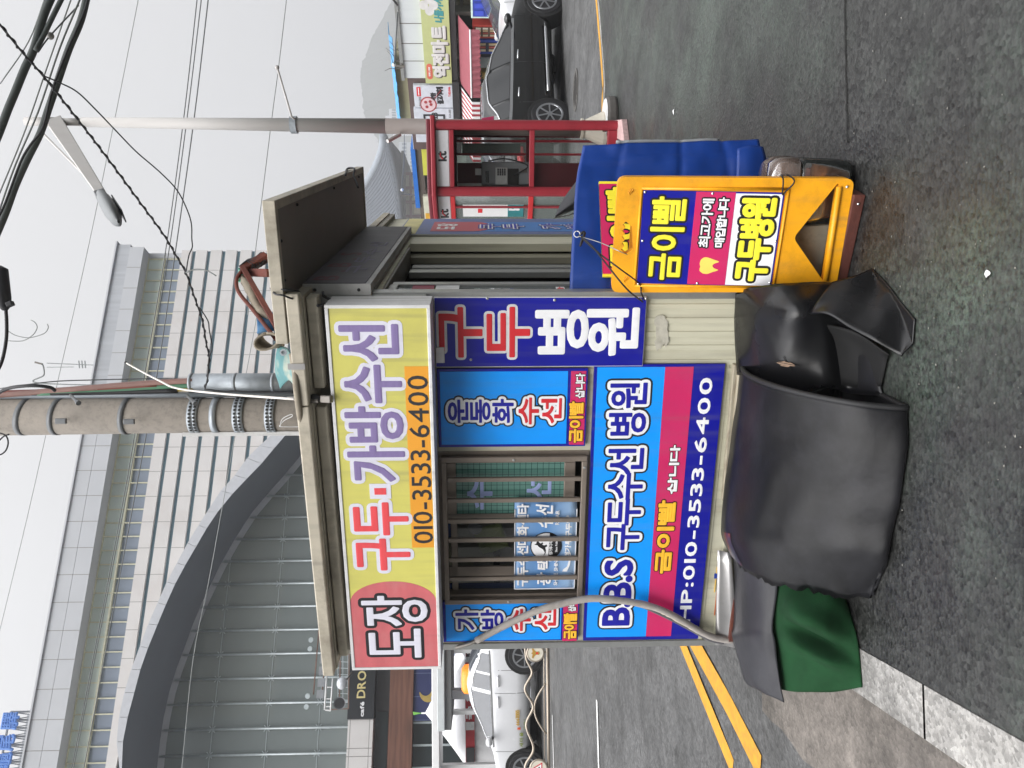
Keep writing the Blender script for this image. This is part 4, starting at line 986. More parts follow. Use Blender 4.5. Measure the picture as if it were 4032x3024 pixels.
rB = [[D(3190, 1236, 2.85), D(3225, 1180, 2.84), D(3277, 1112, 2.86)],
      [D(3260, 1238, 2.77), D(3320, 1165, 2.80), D(3365, 1088, 2.84)],
      [D(3345, 1290, 2.70), D(3430, 1190, 2.74), D(3460, 1058, 2.855)],
      [D(3440, 1340, 2.635), D(3510, 1215, 2.67), D(3535, 1122, 2.74)],
      [D(3541, 1398, 2.60), D(3580, 1300, 2.60), D(3622, 1222, 2.605)],
      [D(3545, 1400, 2.59), D(3602, 1346, 2.575), D(3648, 1257, 2.56)]]
sheet('rubber_sheet', 'folded black rubber flap pointing out over the pavement under the yellow board', 'rubber sheet', rB, M['rubber'], 8, .006, .007, 7)
# tunnel lining behind the fold
rC = [[D(3165, 1262, 2.90), D(3240, 1330, 2.93), D(3262, 1500, 2.96)], [D(3350, 1300, 2.86), D(3380, 1380, 2.89), D(3390, 1530, 2.88)], [D(3500, 1396, 2.70), D(3492, 1420, 2.74), D(3470, 1520, 2.78)]]
sheet('rubber_sheet', 'dark rubber piece tucked inside the fold, between the flap and the largest sheet', 'rubber sheet', rC, M['rubber_in'], 5, .004, .002, 6)
# third: strip lying along the left foot of the kiosk
rD = [[D(2884, 2150, 3.56), D(2890, 2300, 3.62), D(2889, 2457, 3.68), D(2884, 2501, 3.68), D(2911, 2601, 3.60), D(2939, 2685, 3.55), D(2985, 2712, 3.50)],
      [D(2925, 2150, 3.42), D(2935, 2300, 3.47), D(2938, 2457, 3.49), D(2935, 2510, 3.49), D(2958, 2605, 3.45), D(2980, 2690, 3.40), D(3010, 2728, 3.38)],
      [D(2990, 2150, 3.30), D(2998, 2300, 3.34), D(2998, 2457, 3.36), D(2995, 2510, 3.36), D(3010, 2605, 3.33), D(3030, 2690, 3.31), D(3048, 2744, 3.30)],
      [D(3062, 2150, 3.23), D(3062, 2310, 3.28), D(3043, 2462, 3.32), D(3052, 2523, 3.31), D(3060, 2605, 3.28), D(3072, 2690, 3.26), D(3088, 2764, 3.25)]]
sheet('rubber_sheet', 'long grey rubber strip lying over the green cloth at the kiosk left foot', 'rubber sheet', rD, mat('rubber_grey', '#2e2e32', .40, var=.2, vs=3, dirt='#46464a', da=.5, ds=2, bump=.15, bs=16, spec=.25), 6, .005, .006, 5)
def cloth_mat():
    m = mat('green_cloth', '#173a21', .9, var=.3, vs=4, dirt='#0c2212', da=.5, ds=6, bump=.0)
    t = m.node_tree; n = t.nodes; L = t.links.new; b = n['Principled BSDF']; tcn = n.new('ShaderNodeTexCoord'); o = []
    for d in ((1, .25, .9), (-.25, 1, .4)):
        wv = n.new('ShaderNodeTexWave'); wv.inputs['Scale'].default_value = 60; wv.inputs['Distortion'].default_value = .6
        mp = n.new('ShaderNodeMapping'); mp.inputs['Rotation'].default_value = d; L(tcn.outputs['Object'], mp.inputs['Vector']); L(mp.outputs[0], wv.inputs['Vector']); o.append(wv.outputs['Fac'])
    a = n.new('ShaderNodeMath'); a.operation = 'ADD'; L(o[0], a.inputs[0]); L(o[1], a.inputs[1]); bp = n.new('ShaderNodeBump'); bp.inputs['Strength'].default_value = .12; bp.inputs['Distance'].default_value = .002; L(a.outputs[0], bp.inputs['Height']); L(bp.outputs[0], b.inputs['Normal'])
    b.inputs['Specular IOR Level'].default_value = .15
    return m
def green():
    rows = [[D(3035, 2300, 3.36), D(3035, 2420, 3.38), D(3040, 2520, 3.39), D(3045, 2620, 3.38), D(3060, 2712, 3.34)],
            [D(3100, 2290, 3.24), D(3105, 2420, 3.20), D(3100, 2520, 3.25), D(3105, 2620, 3.24), D(3120, 2722, 3.22)],
            [D(3180, 2300, 3.14), D(3190, 2420, 3.05), D(3190, 2520, 3.15), D(3190, 2620, 3.11), D(3195, 2724, 3.13)],
            [D(3260, 2320, 3.06), D(3275, 2410, 3.01), D(3280, 2520, 3.07), D(3285, 2620, 3.02), D(3290, 2722, 3.06)],
            [G(3318, 2330, .02), G(3345, 2412, .012), G(3372, 2520, .012), G(3384, 2620, .012), G(3390, 2706, .012)],
            [G(3300, 2330, .008), G(3325, 2412, .008), G(3352, 2520, .008), G(3364, 2620, .008), G(3370, 2706, .008)]]
    def fold(q):
        A_ = 1.5
        # one big rolled fold from the upper right to the lower left, smaller creases beside it
        for i, r in enumerate(q):
            v = i / (len(q) - 1)
            if v > .8: continue
            for j, p in enumerate(r):
                u = j / (len(r) - 1); s = v - .02 - .75 * (u - .05)
                k = .060 * math.exp(-((u - .05 - .55 * v) / .10) ** 2) * sstep(0, .2, v)
                k += -.045 * math.exp(-((u - .22 - .62 * v) / .06) ** 2)
                k += .040 * math.exp(-((u - .38 - .5 * v) / .08) ** 2)
                k *= (1 - sstep(.55, .8, v)) * sstep(.05, .35, v)
                p += V((0, -.85, .5)) * k * A_
    th, q = sheet('green_cloth', 'dark green woven cloth bunched at the kiosk left foot, touching the kerb', 'cloth', rows, cloth_mat(), 9, .004, .004, 7, fold)
green()
def support_box():
    # low crate that carries the sheets, hidden under them
    th = thing('crate', 'low dark wooden crate hidden under the rubber sheets', 'crate', FP.pt(-.9, 0, .12), -PSI)
    mb = MB(); mb.T = KM; mb.box(-1.62, -.10, -.16, -.045, .004, .24); mb.build('box', M['dark_in'], th, bevel=.01)
support_box()
# ------------------------------------------------------------------ grey pipe with torn foam across the front
def pipe():
    pts = [(1778, 2552, -.01), (1830, 2540, .03), (1876, 2522, .05), (1990, 2462, .065), (2110, 2407, .075), (2210, 2378, .075), (2320, 2357, .075), (2420, 2362, .075), (2520, 2377, .07), (2600, 2400, .065), (2680, 2440, .06), (2760, 2488, .05), (2820, 2512, .04), (2890, 2522, .03)]
    th = thing('pipe', 'grey foam wrapped pipe curving down over the left end of the front signs', 'pipe', FP.pt(-1.6, .3, .06))
    w3 = spline([fz(x, y, o) for x, y, o in pts], 5)
    mb = MB(); k0 = 10; rr = [.0165 + .0015 * mnoise.noise(p * 25) for p in w3[k0:]]; mb.tube(w3[k0:], rr, 10)
    mb.build('foam_sleeve', mat('foam_grey', '#a7a19b', .8, var=.08, dirt='#736b63', da=.6, ds=12, bump=.25, bs=50), th, smooth=True)
    mb = MB(); mb.tube(w3[:k0 + 3], .010, 8); mb.build('cable', M['alu_dark'], th, smooth=True)
    p2 = [(2500, 2377, .055), (2545, 2392, .05), (2650, 2441, .042), (2745, 2492, .035), (2800, 2520, .03), (2885, 2536, .02)]
    mb = MB(); mb.tube(spline([fz(*q) for q in p2], 5), .0095, 8); mb.build('inner_tube', mat('tube_grey', '#5d5c60', .5, var=.1), th, smooth=True)
    # torn split along the sleeve
    p3 = [(2540, 2386, .078), (2600, 2410, .074), (2660, 2440, .07), (2730, 2480, .062), (2790, 2512, .05), (2830, 2524, .045)]
    mb = MB(); q = spline([fz(*a) for a in p3], 6); mb.tube(q, [.004 + .005 * abs(mnoise.noise(p * 40)) for p in q], 6); mb.build('torn_split', mat('foam_torn', '#c9bfae', .9, var=.3, bump=.3), th, smooth=True)
pipe()
# ------------------------------------------------------------------ seen through the barred window
def window_things():
    P = FP
    # printed sheet behind the bars
    Q = FP.shift(.006)
    r = Q.rect(2024, 2320, 2274, 1988); s0, s1, t0, t1 = r
    s1 = Q.px(2150, 1966)[0]
    th = thing('printed_banner', 'pale blue printed sheet hanging behind the window bars', 'banner', Q.pt((s0 + s1) / 2, t0, 0))
    m = bpy.data.materials.new('pale_blue_print'); m.use_nodes = True; t = m.node_tree; n = t.nodes; L = t.links.new
    tcn = n.new('ShaderNodeTexCoord'); sx = n.new('ShaderNodeSeparateXYZ'); L(tcn.outputs['Object'], sx.inputs[0])
    rp = n.new('ShaderNodeMapRange'); rp.inputs['From Min'].default_value = 0; rp.inputs['From Max'].default_value = t1 - t0; L(sx.outputs['Z'], rp.inputs['Value'])
    cr = n.new('ShaderNodeValToRGB'); e = cr.color_ramp.elements; e[0].color = (*lin('#a9c6e6'), 1); e[1].color = (*lin('#7fa5d2'), 1); mdl = e.new(.5); mdl.color = (*lin('#5f90c8'), 1); L(rp.outputs[0], cr.inputs[0]); L(cr.outputs[0], n['Principled BSDF'].inputs['Base Color']); n['Principled BSDF'].inputs['Roughness'].default_value = .35
    rows = []
    for j in range(9):
        tt = t1 + (t0 - t1) * j / 8; rows.append([Q.pt(s0 + (s1 - s0) * i / 14, tt, -.004 * (1 - cos(i * .5 + j * .25)) * .5 - (.02 * max(0, i - 11) / 3 * (.4 + j / 12))) for i in range(15)])
    mb = MB(); mb.grid(rows); mb.build('print', m, th, smooth=True, solid=.0012)
    mb = MB(); f = .004
    for q in ((s0, s0 + f, t0, t1), (s0, s1 - .05, t1 - f, t1), (s0, s1 - .05, t0, t0 + f)): mb.pbox(Q, *q, -.003, .0025)
    mb.build('white_border', M['white_ink'], th)
    LQ = Q.shift(.0015); wi = [(.0022, M['white_ink'])]
    lettering('lettering', th, LQ, '구두수선미화센타', LQ.rect(2036, 2308, 2082, 1985), wi, .0004, gap=.12)
    lettering('lettering', th, LQ, '광택', LQ.rect(2114, 2306, 2170, 2204), wi, .0004, gap=.25, skew=.12)
    lettering('lettering', th, LQ, '수선', LQ.rect(2110, 2080, 2178, 1992), wi, .0004, gap=.2, skew=.12)
    lettering('lettering', th, LQ, 'SHOE SHINE', LQ.rect(2180, 2304, 2197, 2198), [(.0006, M['white_ink'])], .0004)
    lettering('lettering', th, LQ, 'REPAIR', LQ.rect(2187, 2066, 2203, 2010), [(.0006, M['white_ink'])], .0004)
    lettering('lettering', th, LQ, '캥가루구두약', LQ.rect(2224, 2200, 2252, 2032), [(.0014, M['white_ink'])], .0004, skew=.1)
    # shoe mark
    mb = MB(); c = LQ.rect(2214, 2250, 2248, 2200); a0, a1, b0, b1 = c
    mb.prism(LQ, [(a0, b1), (a0 + .01, b1 - .002), (a0 + .4 * (a1 - a0), b0 + .45 * (b1 - b0)), (a1, b0 + .2 * (b1 - b0)), (a1, b0), (a0 + .5 * (a1 - a0), b0 + .1 * (b1 - b0)), (a0, b0 + .45 * (b1 - b0))], .0004, .001); mb.build('shoe_mark', M['white_ink'], th)
    # round emblem: black ring, hopping animal, black lower half
    c = LQ.px(2150, 2150); R0 = abs(LQ.px(2150, 2095)[0] - c[0])
    circ = lambda r, a0=0, a1=2 * pi, k=32: [(c[0] + r * cos(a0 + (a1 - a0) * i / k), c[1] + r * sin(a0 + (a1 - a0) * i / k)) for i in range(k)]
    mb = MB(); mb.prism(LQ, circ(R0), .0004, .001); mb.use(1).prism(LQ, circ(R0 * .93), .001, .0015); mb.use(0).prism(LQ, circ(R0 * .93, pi + .15, 2 * pi - .15) , .0015, .002)
    kg = [(-.72, .12), (-.45, .02), (-.22, .14), (-.05, .42), (.08, .52), (.12, .72), (.2, .6), (.34, .56), (.42, .46), (.28, .42), (.2, .3), (.28, .18), (.2, .14), (.12, .2), (.06, .08), (.12, -.1), (.0, -.14), (-.1, 0), (-.3, -.06), (-.5, -.04)]
    mb.prism(LQ, [(c[0] + a * R0, c[1] + b * R0 * .95 + .004) for a, b in kg], .0015, .002); em = mb.build('emblem', [M['black_ink'], M['white_ink']], th)
    lettering('lettering', em, LQ, '캥가루구두약', (c[0] - R0 * .62, c[0] + R0 * .62, c[1] - R0 * .42, c[1] - R0 * .2), [(.0005, M['white_ink'])], .0022)
    lettering('lettering', em, LQ, 'Shoe Polish', (c[0] - R0 * .42, c[0] + R0 * .42, c[1] - R0 * .72, c[1] - R0 * .58), [(.0003, M['white_ink'])], .0022)
    # green basket and a crumpled bag on the ledge inside
    c = fz(1935, 2130, -.16); th = thing('basket', 'pale green plastic basket inside the barred window', 'basket', c)
    ex = (KA + V((0, 0, .35))).normalized(); B = Plane(c, ex, (V((0, 0, 1)) - KA * .35))
    gm = mat('basket_green', '#a9b86a', .5, var=.1); mb = MB(); w, h = .060, .072
    mb.prism(B, [(-w, -h), (w, -h), (w * 1.1, 0), (w, h), (-w, h), (-w * 1.1, 0)], -.05, 0); mb.build('base', gm, th, bevel=.012)
    mb = MB()
    for a, b in (((-w, -h), (-.02, -.02)), ((w, -h), (.02, -.02)), ((-.02, -.02), (.02, -.02)), ((-.02, -.02), (-.02, h)), ((.02, -.02), (.02, h)), ((-w, .02), (w, .02))): mb.tube([B.pt(*a, .001), B.pt(*b, .001)], .003, 5)
    mb.build('rib', gm, th)
    c = fz(1870, 2080, -.14); mb = MB(); mb.ball(c, .03, 14, (1, .7, 1.2))
    o = mb.build('plastic_bag', mat('bag_white', '#b9bcc0', .4, var=.1), smooth=True); tag(o, 'small crumpled whitish bag beside the green basket in the window', 'bag')
    mb = MB(); a = fz(1870, 2290, -.12); b = fz(1960, 2190, -.13); c = fz(1900, 2200, -.13); mb.add([a, b, c, fz(1865, 2210, -.16)], [(0, 1, 2), (0, 2, 3)])
    o = mb.build('paper', mat('paper_grey', '#9a9890', .7), solid=.002); tag(o, 'crumpled grey paper lying inside the window left of the basket', 'paper')
window_things()
# ================================================================== TELEPHONE BOOTH
def gp(u, d): return V(((u - 1512) / F * d, d, 0))
def phone_booth():
    P1, P2 = gp(2532, 8.20), gp(2270, 8.42); P3 = P2 + V((-.50, .72, 0)); P4 = gp(2500, 9.05)
    th = thing('phone_booth', 'dark red telephone booth with glass sides on the pavement beyond the kiosk', 'phone booth', (P1 + P2 + P3 + P4) / 4)
    FPb = Plane(P2, P1 - P2); LPb = Plane(P3, P2 - P3); BPb = Plane(P3, P4 - P3); RPb = Plane(P1, P4 - P1)
    z = lambda x: FPb.px(x, 610)[1]
    zr, zc, zh1, zh0, zm1, zm0 = z(1681), z(1697), z(1718), z(1768), z(2084), z(2104)
    ctr = (P1 + P2 + P3 + P4) / 4
    def poly(e, z0, z1, mb):
        q = [P2 + (P2 - ctr).normalized() * e, P1 + (P1 - ctr).normalized() * e, P4 + (P4 - ctr).normalized() * e, P3 + (P3 - ctr).normalized() * e]
        mb.add([p + V((0, 0, z0)) for p in q] + [p + V((0, 0, z1)) for p in q], [(3, 2, 1, 0), (4, 5, 6, 7), (0, 1, 5, 4), (1, 2, 6, 5), (2, 3, 7, 6), (3, 0, 4, 7)]); return mb
    poly(.07, zc, zr, MB()).build('roof', mat('booth_roof', '#6b2430', .4, var=.1), th, bevel=.01)
    poly(.115, zh1 + .004, zc - .002, MB()).build('cornice', M['booth_red'], th, bevel=.012)
    poly(.05, .0, .05, MB()).build('plinth', mat('booth_plinth', '#57565a', .7), th, bevel=.008)
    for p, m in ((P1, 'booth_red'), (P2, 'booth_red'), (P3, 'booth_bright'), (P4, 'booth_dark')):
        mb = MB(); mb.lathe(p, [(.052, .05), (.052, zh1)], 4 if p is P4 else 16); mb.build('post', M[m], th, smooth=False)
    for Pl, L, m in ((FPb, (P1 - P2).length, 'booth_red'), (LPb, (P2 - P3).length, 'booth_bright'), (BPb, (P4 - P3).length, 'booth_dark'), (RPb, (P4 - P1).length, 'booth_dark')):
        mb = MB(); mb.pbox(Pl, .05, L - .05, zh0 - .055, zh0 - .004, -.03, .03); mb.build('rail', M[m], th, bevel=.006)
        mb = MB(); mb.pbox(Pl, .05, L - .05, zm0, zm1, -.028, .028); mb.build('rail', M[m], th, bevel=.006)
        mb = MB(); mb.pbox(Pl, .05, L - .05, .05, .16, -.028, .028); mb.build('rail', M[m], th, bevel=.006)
        if Pl is not BPb and Pl is not RPb:
            mb = MB(); mb.pbox(Pl, .055, L - .055, zh0, zh1, -.02, .02); hd = mb.build('header_panel', mat('header_white', '#c9c8cc', .4, var=.05, dirt='#9a9a9c', da=.4), th, bevel=.004)
            c = Pl.px(1742, 613 if Pl is FPb else 838, .02)[0]; H_ = zh1 - zh0; w = H_ * (.62 if Pl is FPb else .8)
            lettering('lettering', hd, Pl.shift(.02), 'k', (c - w * .62, c - .03 * w, zh0 + H_ * .22, zh0 + H_ * .80), [(.006, M['text_dark'])], .0006)
            lettering('lettering', hd, Pl.shift(.02), 't', (c - .03 * w, c + w * .5, zh0 + H_ * .22, zh0 + H_ * .80), [(.006, M['text_dark'])], .0006)
            mb = MB(); q = Pl.shift(.0225); mb.prism(q, [(c - .45 * w, zh0 + H_ * .50), (c - .35 * w, zh0 + H_ * .44), (c - .04 * w, zh0 + H_ * .64), (c + .36 * w, zh0 + H_ * .62), (c + .36 * w, zh0 + H_ * .70), (c - .08 * w, zh0 + H_ * .74)], 0, .0008); mb.build('swoosh', M['red_ink'], hd)
        else:
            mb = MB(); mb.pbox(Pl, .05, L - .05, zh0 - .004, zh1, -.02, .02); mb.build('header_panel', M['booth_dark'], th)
        for a, b in ((.16, zm0), (zm1, zh0 - .055)):
            if Pl is FPb: continue
            mb = MB(); mb.pbox(Pl, .05, L - .05, a, b, -.004, .004); mb.build('glass_panel', glass('booth_glass', '#c8d4cf', .24), th)
    for Pl, ys in ((BPb, (557, 609)), (LPb, (811,))):
        for y in ys:
            s = Pl.px(1950, y)[0]; mb = MB(); mb.pbox(Pl, s - .012, s + .012, .16, zh0 - .05, .006, .024); mb.build('bar', M['booth_red'], th)
    # dark panel that carries the telephone
    Q = BPb; a, b = Q.px(1950, 740)[0], Q.px(1950, 646)[0]
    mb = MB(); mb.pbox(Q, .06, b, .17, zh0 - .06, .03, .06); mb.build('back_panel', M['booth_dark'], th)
    zt, zb = Q.px(1896, 690)[1], Q.px(2084, 690)[1]
    grey = mat('phone_grey', '#6f7274', .4, var=.08); T = Q.shift(.24)
    ta, tb = T.px(1950, 742)[0], T.px(1950, 652)[0]
    mb = MB(); mb.prism(Plane(T.pt(tb, 0, 0), -Q.n), [(0, zb), (.0, zt - .03), (.05, zt), (.18, zt), (.18, zb)], 0, tb - ta)
    ph = MB(); ph.pbox(Q, ta + .05, tb + .05, zb, zt, .06, .22); tel = ph.build('telephone', grey, th, bevel=.012)
    T = Q.shift(.221); r = lambda x0, y0, x1, y1: T.rect(x0, y0, x1, y1)
    for nm, q, m in (('screen', r(1912, 720, 1925, 674), 'car_glass'), ('keypad_plate', r(1951, 727, 1998, 660), 'alu'), ('card_slot', r(2000, 727, 2042, 664), 'dark_in'), ('coin_plate', r(2047, 680, 2074, 664), 'alu_dark')):
        mb = MB(); mb.pbox(T, *q, 0, .006); mb.build(nm, M[m], tel, bevel=.003)
    q = r(1957, 692, 1992, 664); n_ = 0
    for i in range(3):
        for j in range(4):
            s = q[0] + (q[1] - q[0]) * (i + .5) / 3; t = q[2] + (q[3] - q[2]) * (j + .5) / 4
            mb = MB(); mb.pbox(T, s - .012, s + .012, t - .009, t + .009, .006, .011); mb.build('key', M['text_dark'], tel)
    mb = MB(); c = T.pt(q[0] - .05, q[2] - .05, .03); mb.tube(spline([T.pt(q[1] + .08, q[3] + .1, .02), T.pt(q[1] + .1, q[3] - .1, .05), T.pt(q[1] + .02, q[2] - .25, .06), T.pt(q[0], q[2] - .1, .03)], 5), .008, 6); mb.build('cord', M['cable'], tel, smooth=True)
    mb = MB(); T2 = Q.shift(.09); mb.pbox(T2, *T2.rect(1871, 690, 1896, 664), 0, .01); mb.build('card', M['white_paint'], th)
    # posters
    mb = MB(); Q2 = BPb.shift(-.012); mb.pbox(Q2, *Q2.rect(1820, 613, 2050, 565), -.003, .003); mb.build('poster', mat('poster_green', '#2f5b58', .4, var=.25, vs=9), th)
    Q3 = LPb.shift(.008); q = Q3.rect(1824, 852, 2062, 806); mb = MB(); mb.pbox(Q3, *q, -.002, .003); po = mb.build('poster', M['white_paint'], th)
    mb = MB(); mb.pbox(Q3, q[0], q[1], q[2], q[2] + (q[3] - q[2]) * .26, .003, .0045); mb.build('print_band', mat('teal_print', '#2d7f84', .4, var=.35, vs=5), po)
    lettering('lettering', po, Q3.shift(.0045), '5G', (q[0] + .1, q[1] - .06, q[2] + .05, q[2] + .16), [(.008, M['white_ink'])], .0006)
    mb = MB(); c = (q[0] + q[1]) / 2; t = q[2] + .68 * (q[3] - q[2]); mb.pbox(Q3, c - .03, c + .03, t, t + .05, .003, .0045); mb.build('print_mark', M['red_ink'], po)
    # lamp glow bead of a traffic light seen through is left out; interior strip of white cards
    mb = MB(); mb.pbox(T2, *T2.rect(1800, 732, 1896, 722), 0, .006); mb.build('notice', M['white_worn'], th)
phone_booth()
def umbrella():
    c = D(2215, 790, 4.4); th = thing('umbrella', 'half folded black umbrella sticking out behind the blue banner', 'umbrella', V((c.x, c.y, .5)))
    tip = D(2185, 855, 4.3)
    rib = [[D(2290, 690, 4.5), D(2250, 740, 4.45), D(2215, 790, 4.42), D(2188, 845, 4.35)], [D(2300, 740, 4.3), D(2262, 780, 4.28), D(2225, 815, 4.3), D(2187, 850, 4.33)], [D(2330, 800, 4.3), D(2280, 820, 4.3), D(2235, 832, 4.32), D(2186, 854, 4.34)]]
    mb = MB(); mb.grid(patch(rib, 5, 5)); mb.build('canopy', mat('black_fabric', '#35353a', .6, var=.2), th, smooth=True, solid=.003)
    mb = MB(); mb.tube([D(2186, 857, 4.34), D(2290, 760, 4.4), D(2420, 700, 4.5)], .006, 6); mb.build('shaft', M['alu_dark'], th)
    for a in ((2215, 838), (2240, 842)):
        mb = MB(); mb.tube([D(2190, 856, 4.34), D(a[0], a[1] + 6, 4.33), D(a[0] + 60, a[1] - 20, 4.34)], .003, 5); mb.build('rib', M['alu_dark'], th)
umbrella()

# ================================================================== LAMP POST
def tilt_line(x0, y0, x1, y1, d): return D(x0, y0, d), D(x1, y1, d)
def lamp_post():
    d = 8.75; b = D(2440, 508, d); b.z = 0; t = D(100, 478, d)
    th = thing('street_lamp', 'tall pale grey street lamp post behind the telephone booth', 'street lamp', b)
    at = lambda x, y=None: b + (t - b) * ((D(x, 490, d).z - b.z) / (t.z - b.z))
    px = lambda w: w / F * d / 2
    mb = MB(); mb.tube([at(2440), at(1520)], [px(62), px(58)], 20); mb.build('pole', mat('pole_lower', '#6c635e', .5, var=.06), th, smooth=True)
    mb = MB(); mb.tube([at(1520), at(325)], [px(57), px(36)], 20); mb.build('pole', M['pole_grey'], th, smooth=True)
    mb = MB(); mb.tube([at(325), at(232)], [px(28), px(28)], 16); mb.tube([at(233), at(100)], [px(34), px(32)], 16); mb.build('pole_top', M['pole_grey'], th, smooth=True)
    # flared foot on a round concrete base
    mb = MB(); mb.lathe(b, [(.19, .10), (.19, .14), (.10, .34), (.10, .36), (.115, .36), (.115, .385), (.09, .39)], 20); mb.build('foot', mat('foot_cream', '#c9c2b4', .6, var=.08), th, smooth=False)
    mb = MB(); mb.lathe(b + V((.09, -.06, 0)), [(.24, 0), (.25, .03), (.245, .09), (.225, .115), (.15, .118)], 24); mb.build('base', mat('base_grey', '#55524f', .8, var=.15), th, smooth=False, bevel=.01)
    mb = MB(); mb.lathe(b + V((.09, -.06, .118)), [(.225, 0), (.215, .008), (.08, .009)], 24); mb.build('base_cap', M['white_worn'], th)
    # arm, stay and lamp head
    a0, a1 = at(216), D(408, 775, 8.1); mb = MB()
    dd = (a1 - a0); n = 2
    up = V((0, 0, 1)); mb.bar(a0, a0 + dd * .5, .10, .155); mb.bar(a0 + dd * .499, a1, .075, .095)
    vs = []
    w0, w1, h0, h1 = .055, .03, .085, .045; f = dd.normalized(); s = f.cross(up).normalized(); u = s.cross(f)
    mb = MB(); mb.add([a0 + s * i * w0 + u * j * h0 for i, j in ((-1, -1), (1, -1), (1, 1), (-1, 1))] + [a1 + s * i * w1 + u * j * h1 for i, j in ((-1, -1), (1, -1), (1, 1), (-1, 1))], [(3, 2, 1, 0), (4, 5, 6, 7), (0, 1, 5, 4), (1, 2, 6, 5), (2, 3, 7, 6), (3, 0, 4, 7)]); mb.build('arm', M['pole_grey'], th, bevel=.008)
    mb = MB(); mb.tube([D(155, 510, 8.7), D(170, 526, 8.68), D(322, 680, 8.35)], .012, 8); mb.build('stay', M['pole_grey'], th)
    h0, h1 = D(398, 772, 8.1), D(466, 872, 7.75); hd = (h1 - h0); q = hd.normalized()
    prof = [(.03, 0), (.10, .04), (.115, .10), (.14, .2), (.15, .32), (.13, .46), (.08, .56), (.02, .6)]; L = hd.length
    mb = MB(); s = q.cross(up).normalized(); u = s.cross(q); rows = []
    for r, zz in prof: rows.append([h0 + q * (zz / .6 * L) + s * r * 1.0 * cos(a * pi / 8) + u * (.075 * r / .15 * sin(a * pi / 8)) for a in range(17)])
    mb.grid(rows); head = mb.build('lamp_head', mat('lamp_grey', '#6f7274', .45, var=.1), th, smooth=True)
    mb = MB(); c = h0 + hd * .62 - u * .074; mb.add([c + q * a + s * b_ for a, b_ in ((-.16, -.09), (.15, -.075), (.15, .075), (-.16, .09))], [(0, 1, 2, 3)]); mb.build('lens', mat('lamp_lens', '#3d3f42', .2), head, solid=.012)
    mb = MB(); mb.bar(h0 - q * .03, h0 + q * .08, .13, .10); mb.build('bracket', mat('lamp_bracket', '#55585a', .5), th, bevel=.006)
    # flag holder clamp and rod
    mb = MB(); c = at(1158); mb.tube([c - V((0, 0, .035)), c + V((0, 0, .035))], px(66), 18); mb.build('clamp', M['galv'], th)
    mb = MB(); mb.tube([D(1162, 470, 8.62), D(1148, 460, 8.6), D(1092, 268, 8.3)], .012, 8); mb.ball(D(1091, 266, 8.3), .024, 12); mb.build('flag_rod', M['pole_grey'], th, smooth=True)
    mb = MB(); mb.tube([D(1575, 530, 8.72), D(1526, 556, 8.6)], .022, 8); mb.build('flag_socket', M['pole_grey'], th)
    # pink advertising tag
    mb = MB(); mb.add([D(1897, 488, 8.55), D(1897, 466, 8.55), D(1944, 458, 8.55), D(1944, 488, 8.55)], [(0, 1, 2, 3)]); mb.build('ad_tag', M['magenta'], th, solid=.01)
    mb = MB(); mb.add([D(1946, 488, 8.55), D(1946, 457, 8.55), D(1960, 455, 8.55), D(1960, 488, 8.55)], [(0, 1, 2, 3)]); mb.build('ad_tag', M['white_ink'], th, solid=.01)
lamp_post()
def pink_kerbstone():
    mb = MB(); a = [G(2405, 478), G(2440, 540), G(2480, 560), G(2470, 470)]; mb.add([p + V((0, 0, .0)) for p in a] + [p + V((0, 0, .06)) for p in a], [(3, 2, 1, 0), (4, 5, 6, 7), (0, 1, 5, 4), (1, 2, 6, 5), (2, 3, 7, 6), (3, 0, 4, 7)])
    tag(mb.build('paving_stone', mat('pink_granite', '#b79a98', .8, var=.25, vs=30), bevel=.006), 'pinkish granite stone at the foot of the telephone booth', 'stone')
pink_kerbstone()
def manhole():
    c = RG(2268, 355); mb = MB(); mb.lathe(V((c.x, c.y, road_z(c.x, c.y) + .004)), [(.36, 0), (.36, .012), (.31, .012), (.31, .006), (.0, .006)], 28)
    mb.use(1)
    for i in range(-4, 5):
        for j in range(-4, 5):
            if i * i + j * j < 18: p = c + V((i * .062, j * .062, 0)); z = road_z(c.x, c.y) + .0102; mb.box(p.x - .02, p.x + .02, p.y - .02, p.y + .02, z, z + .006)
    tag(mb.build('manhole_cover', [mat('iron', '#5a5855', .6, metal=.3, var=.2), M['iron_stud'] if 'iron_stud' in M else mk('iron_stud', '#3b3937', .6, metal=.3)]), 'round iron manhole cover in the street behind the booth', 'manhole cover')
manhole()

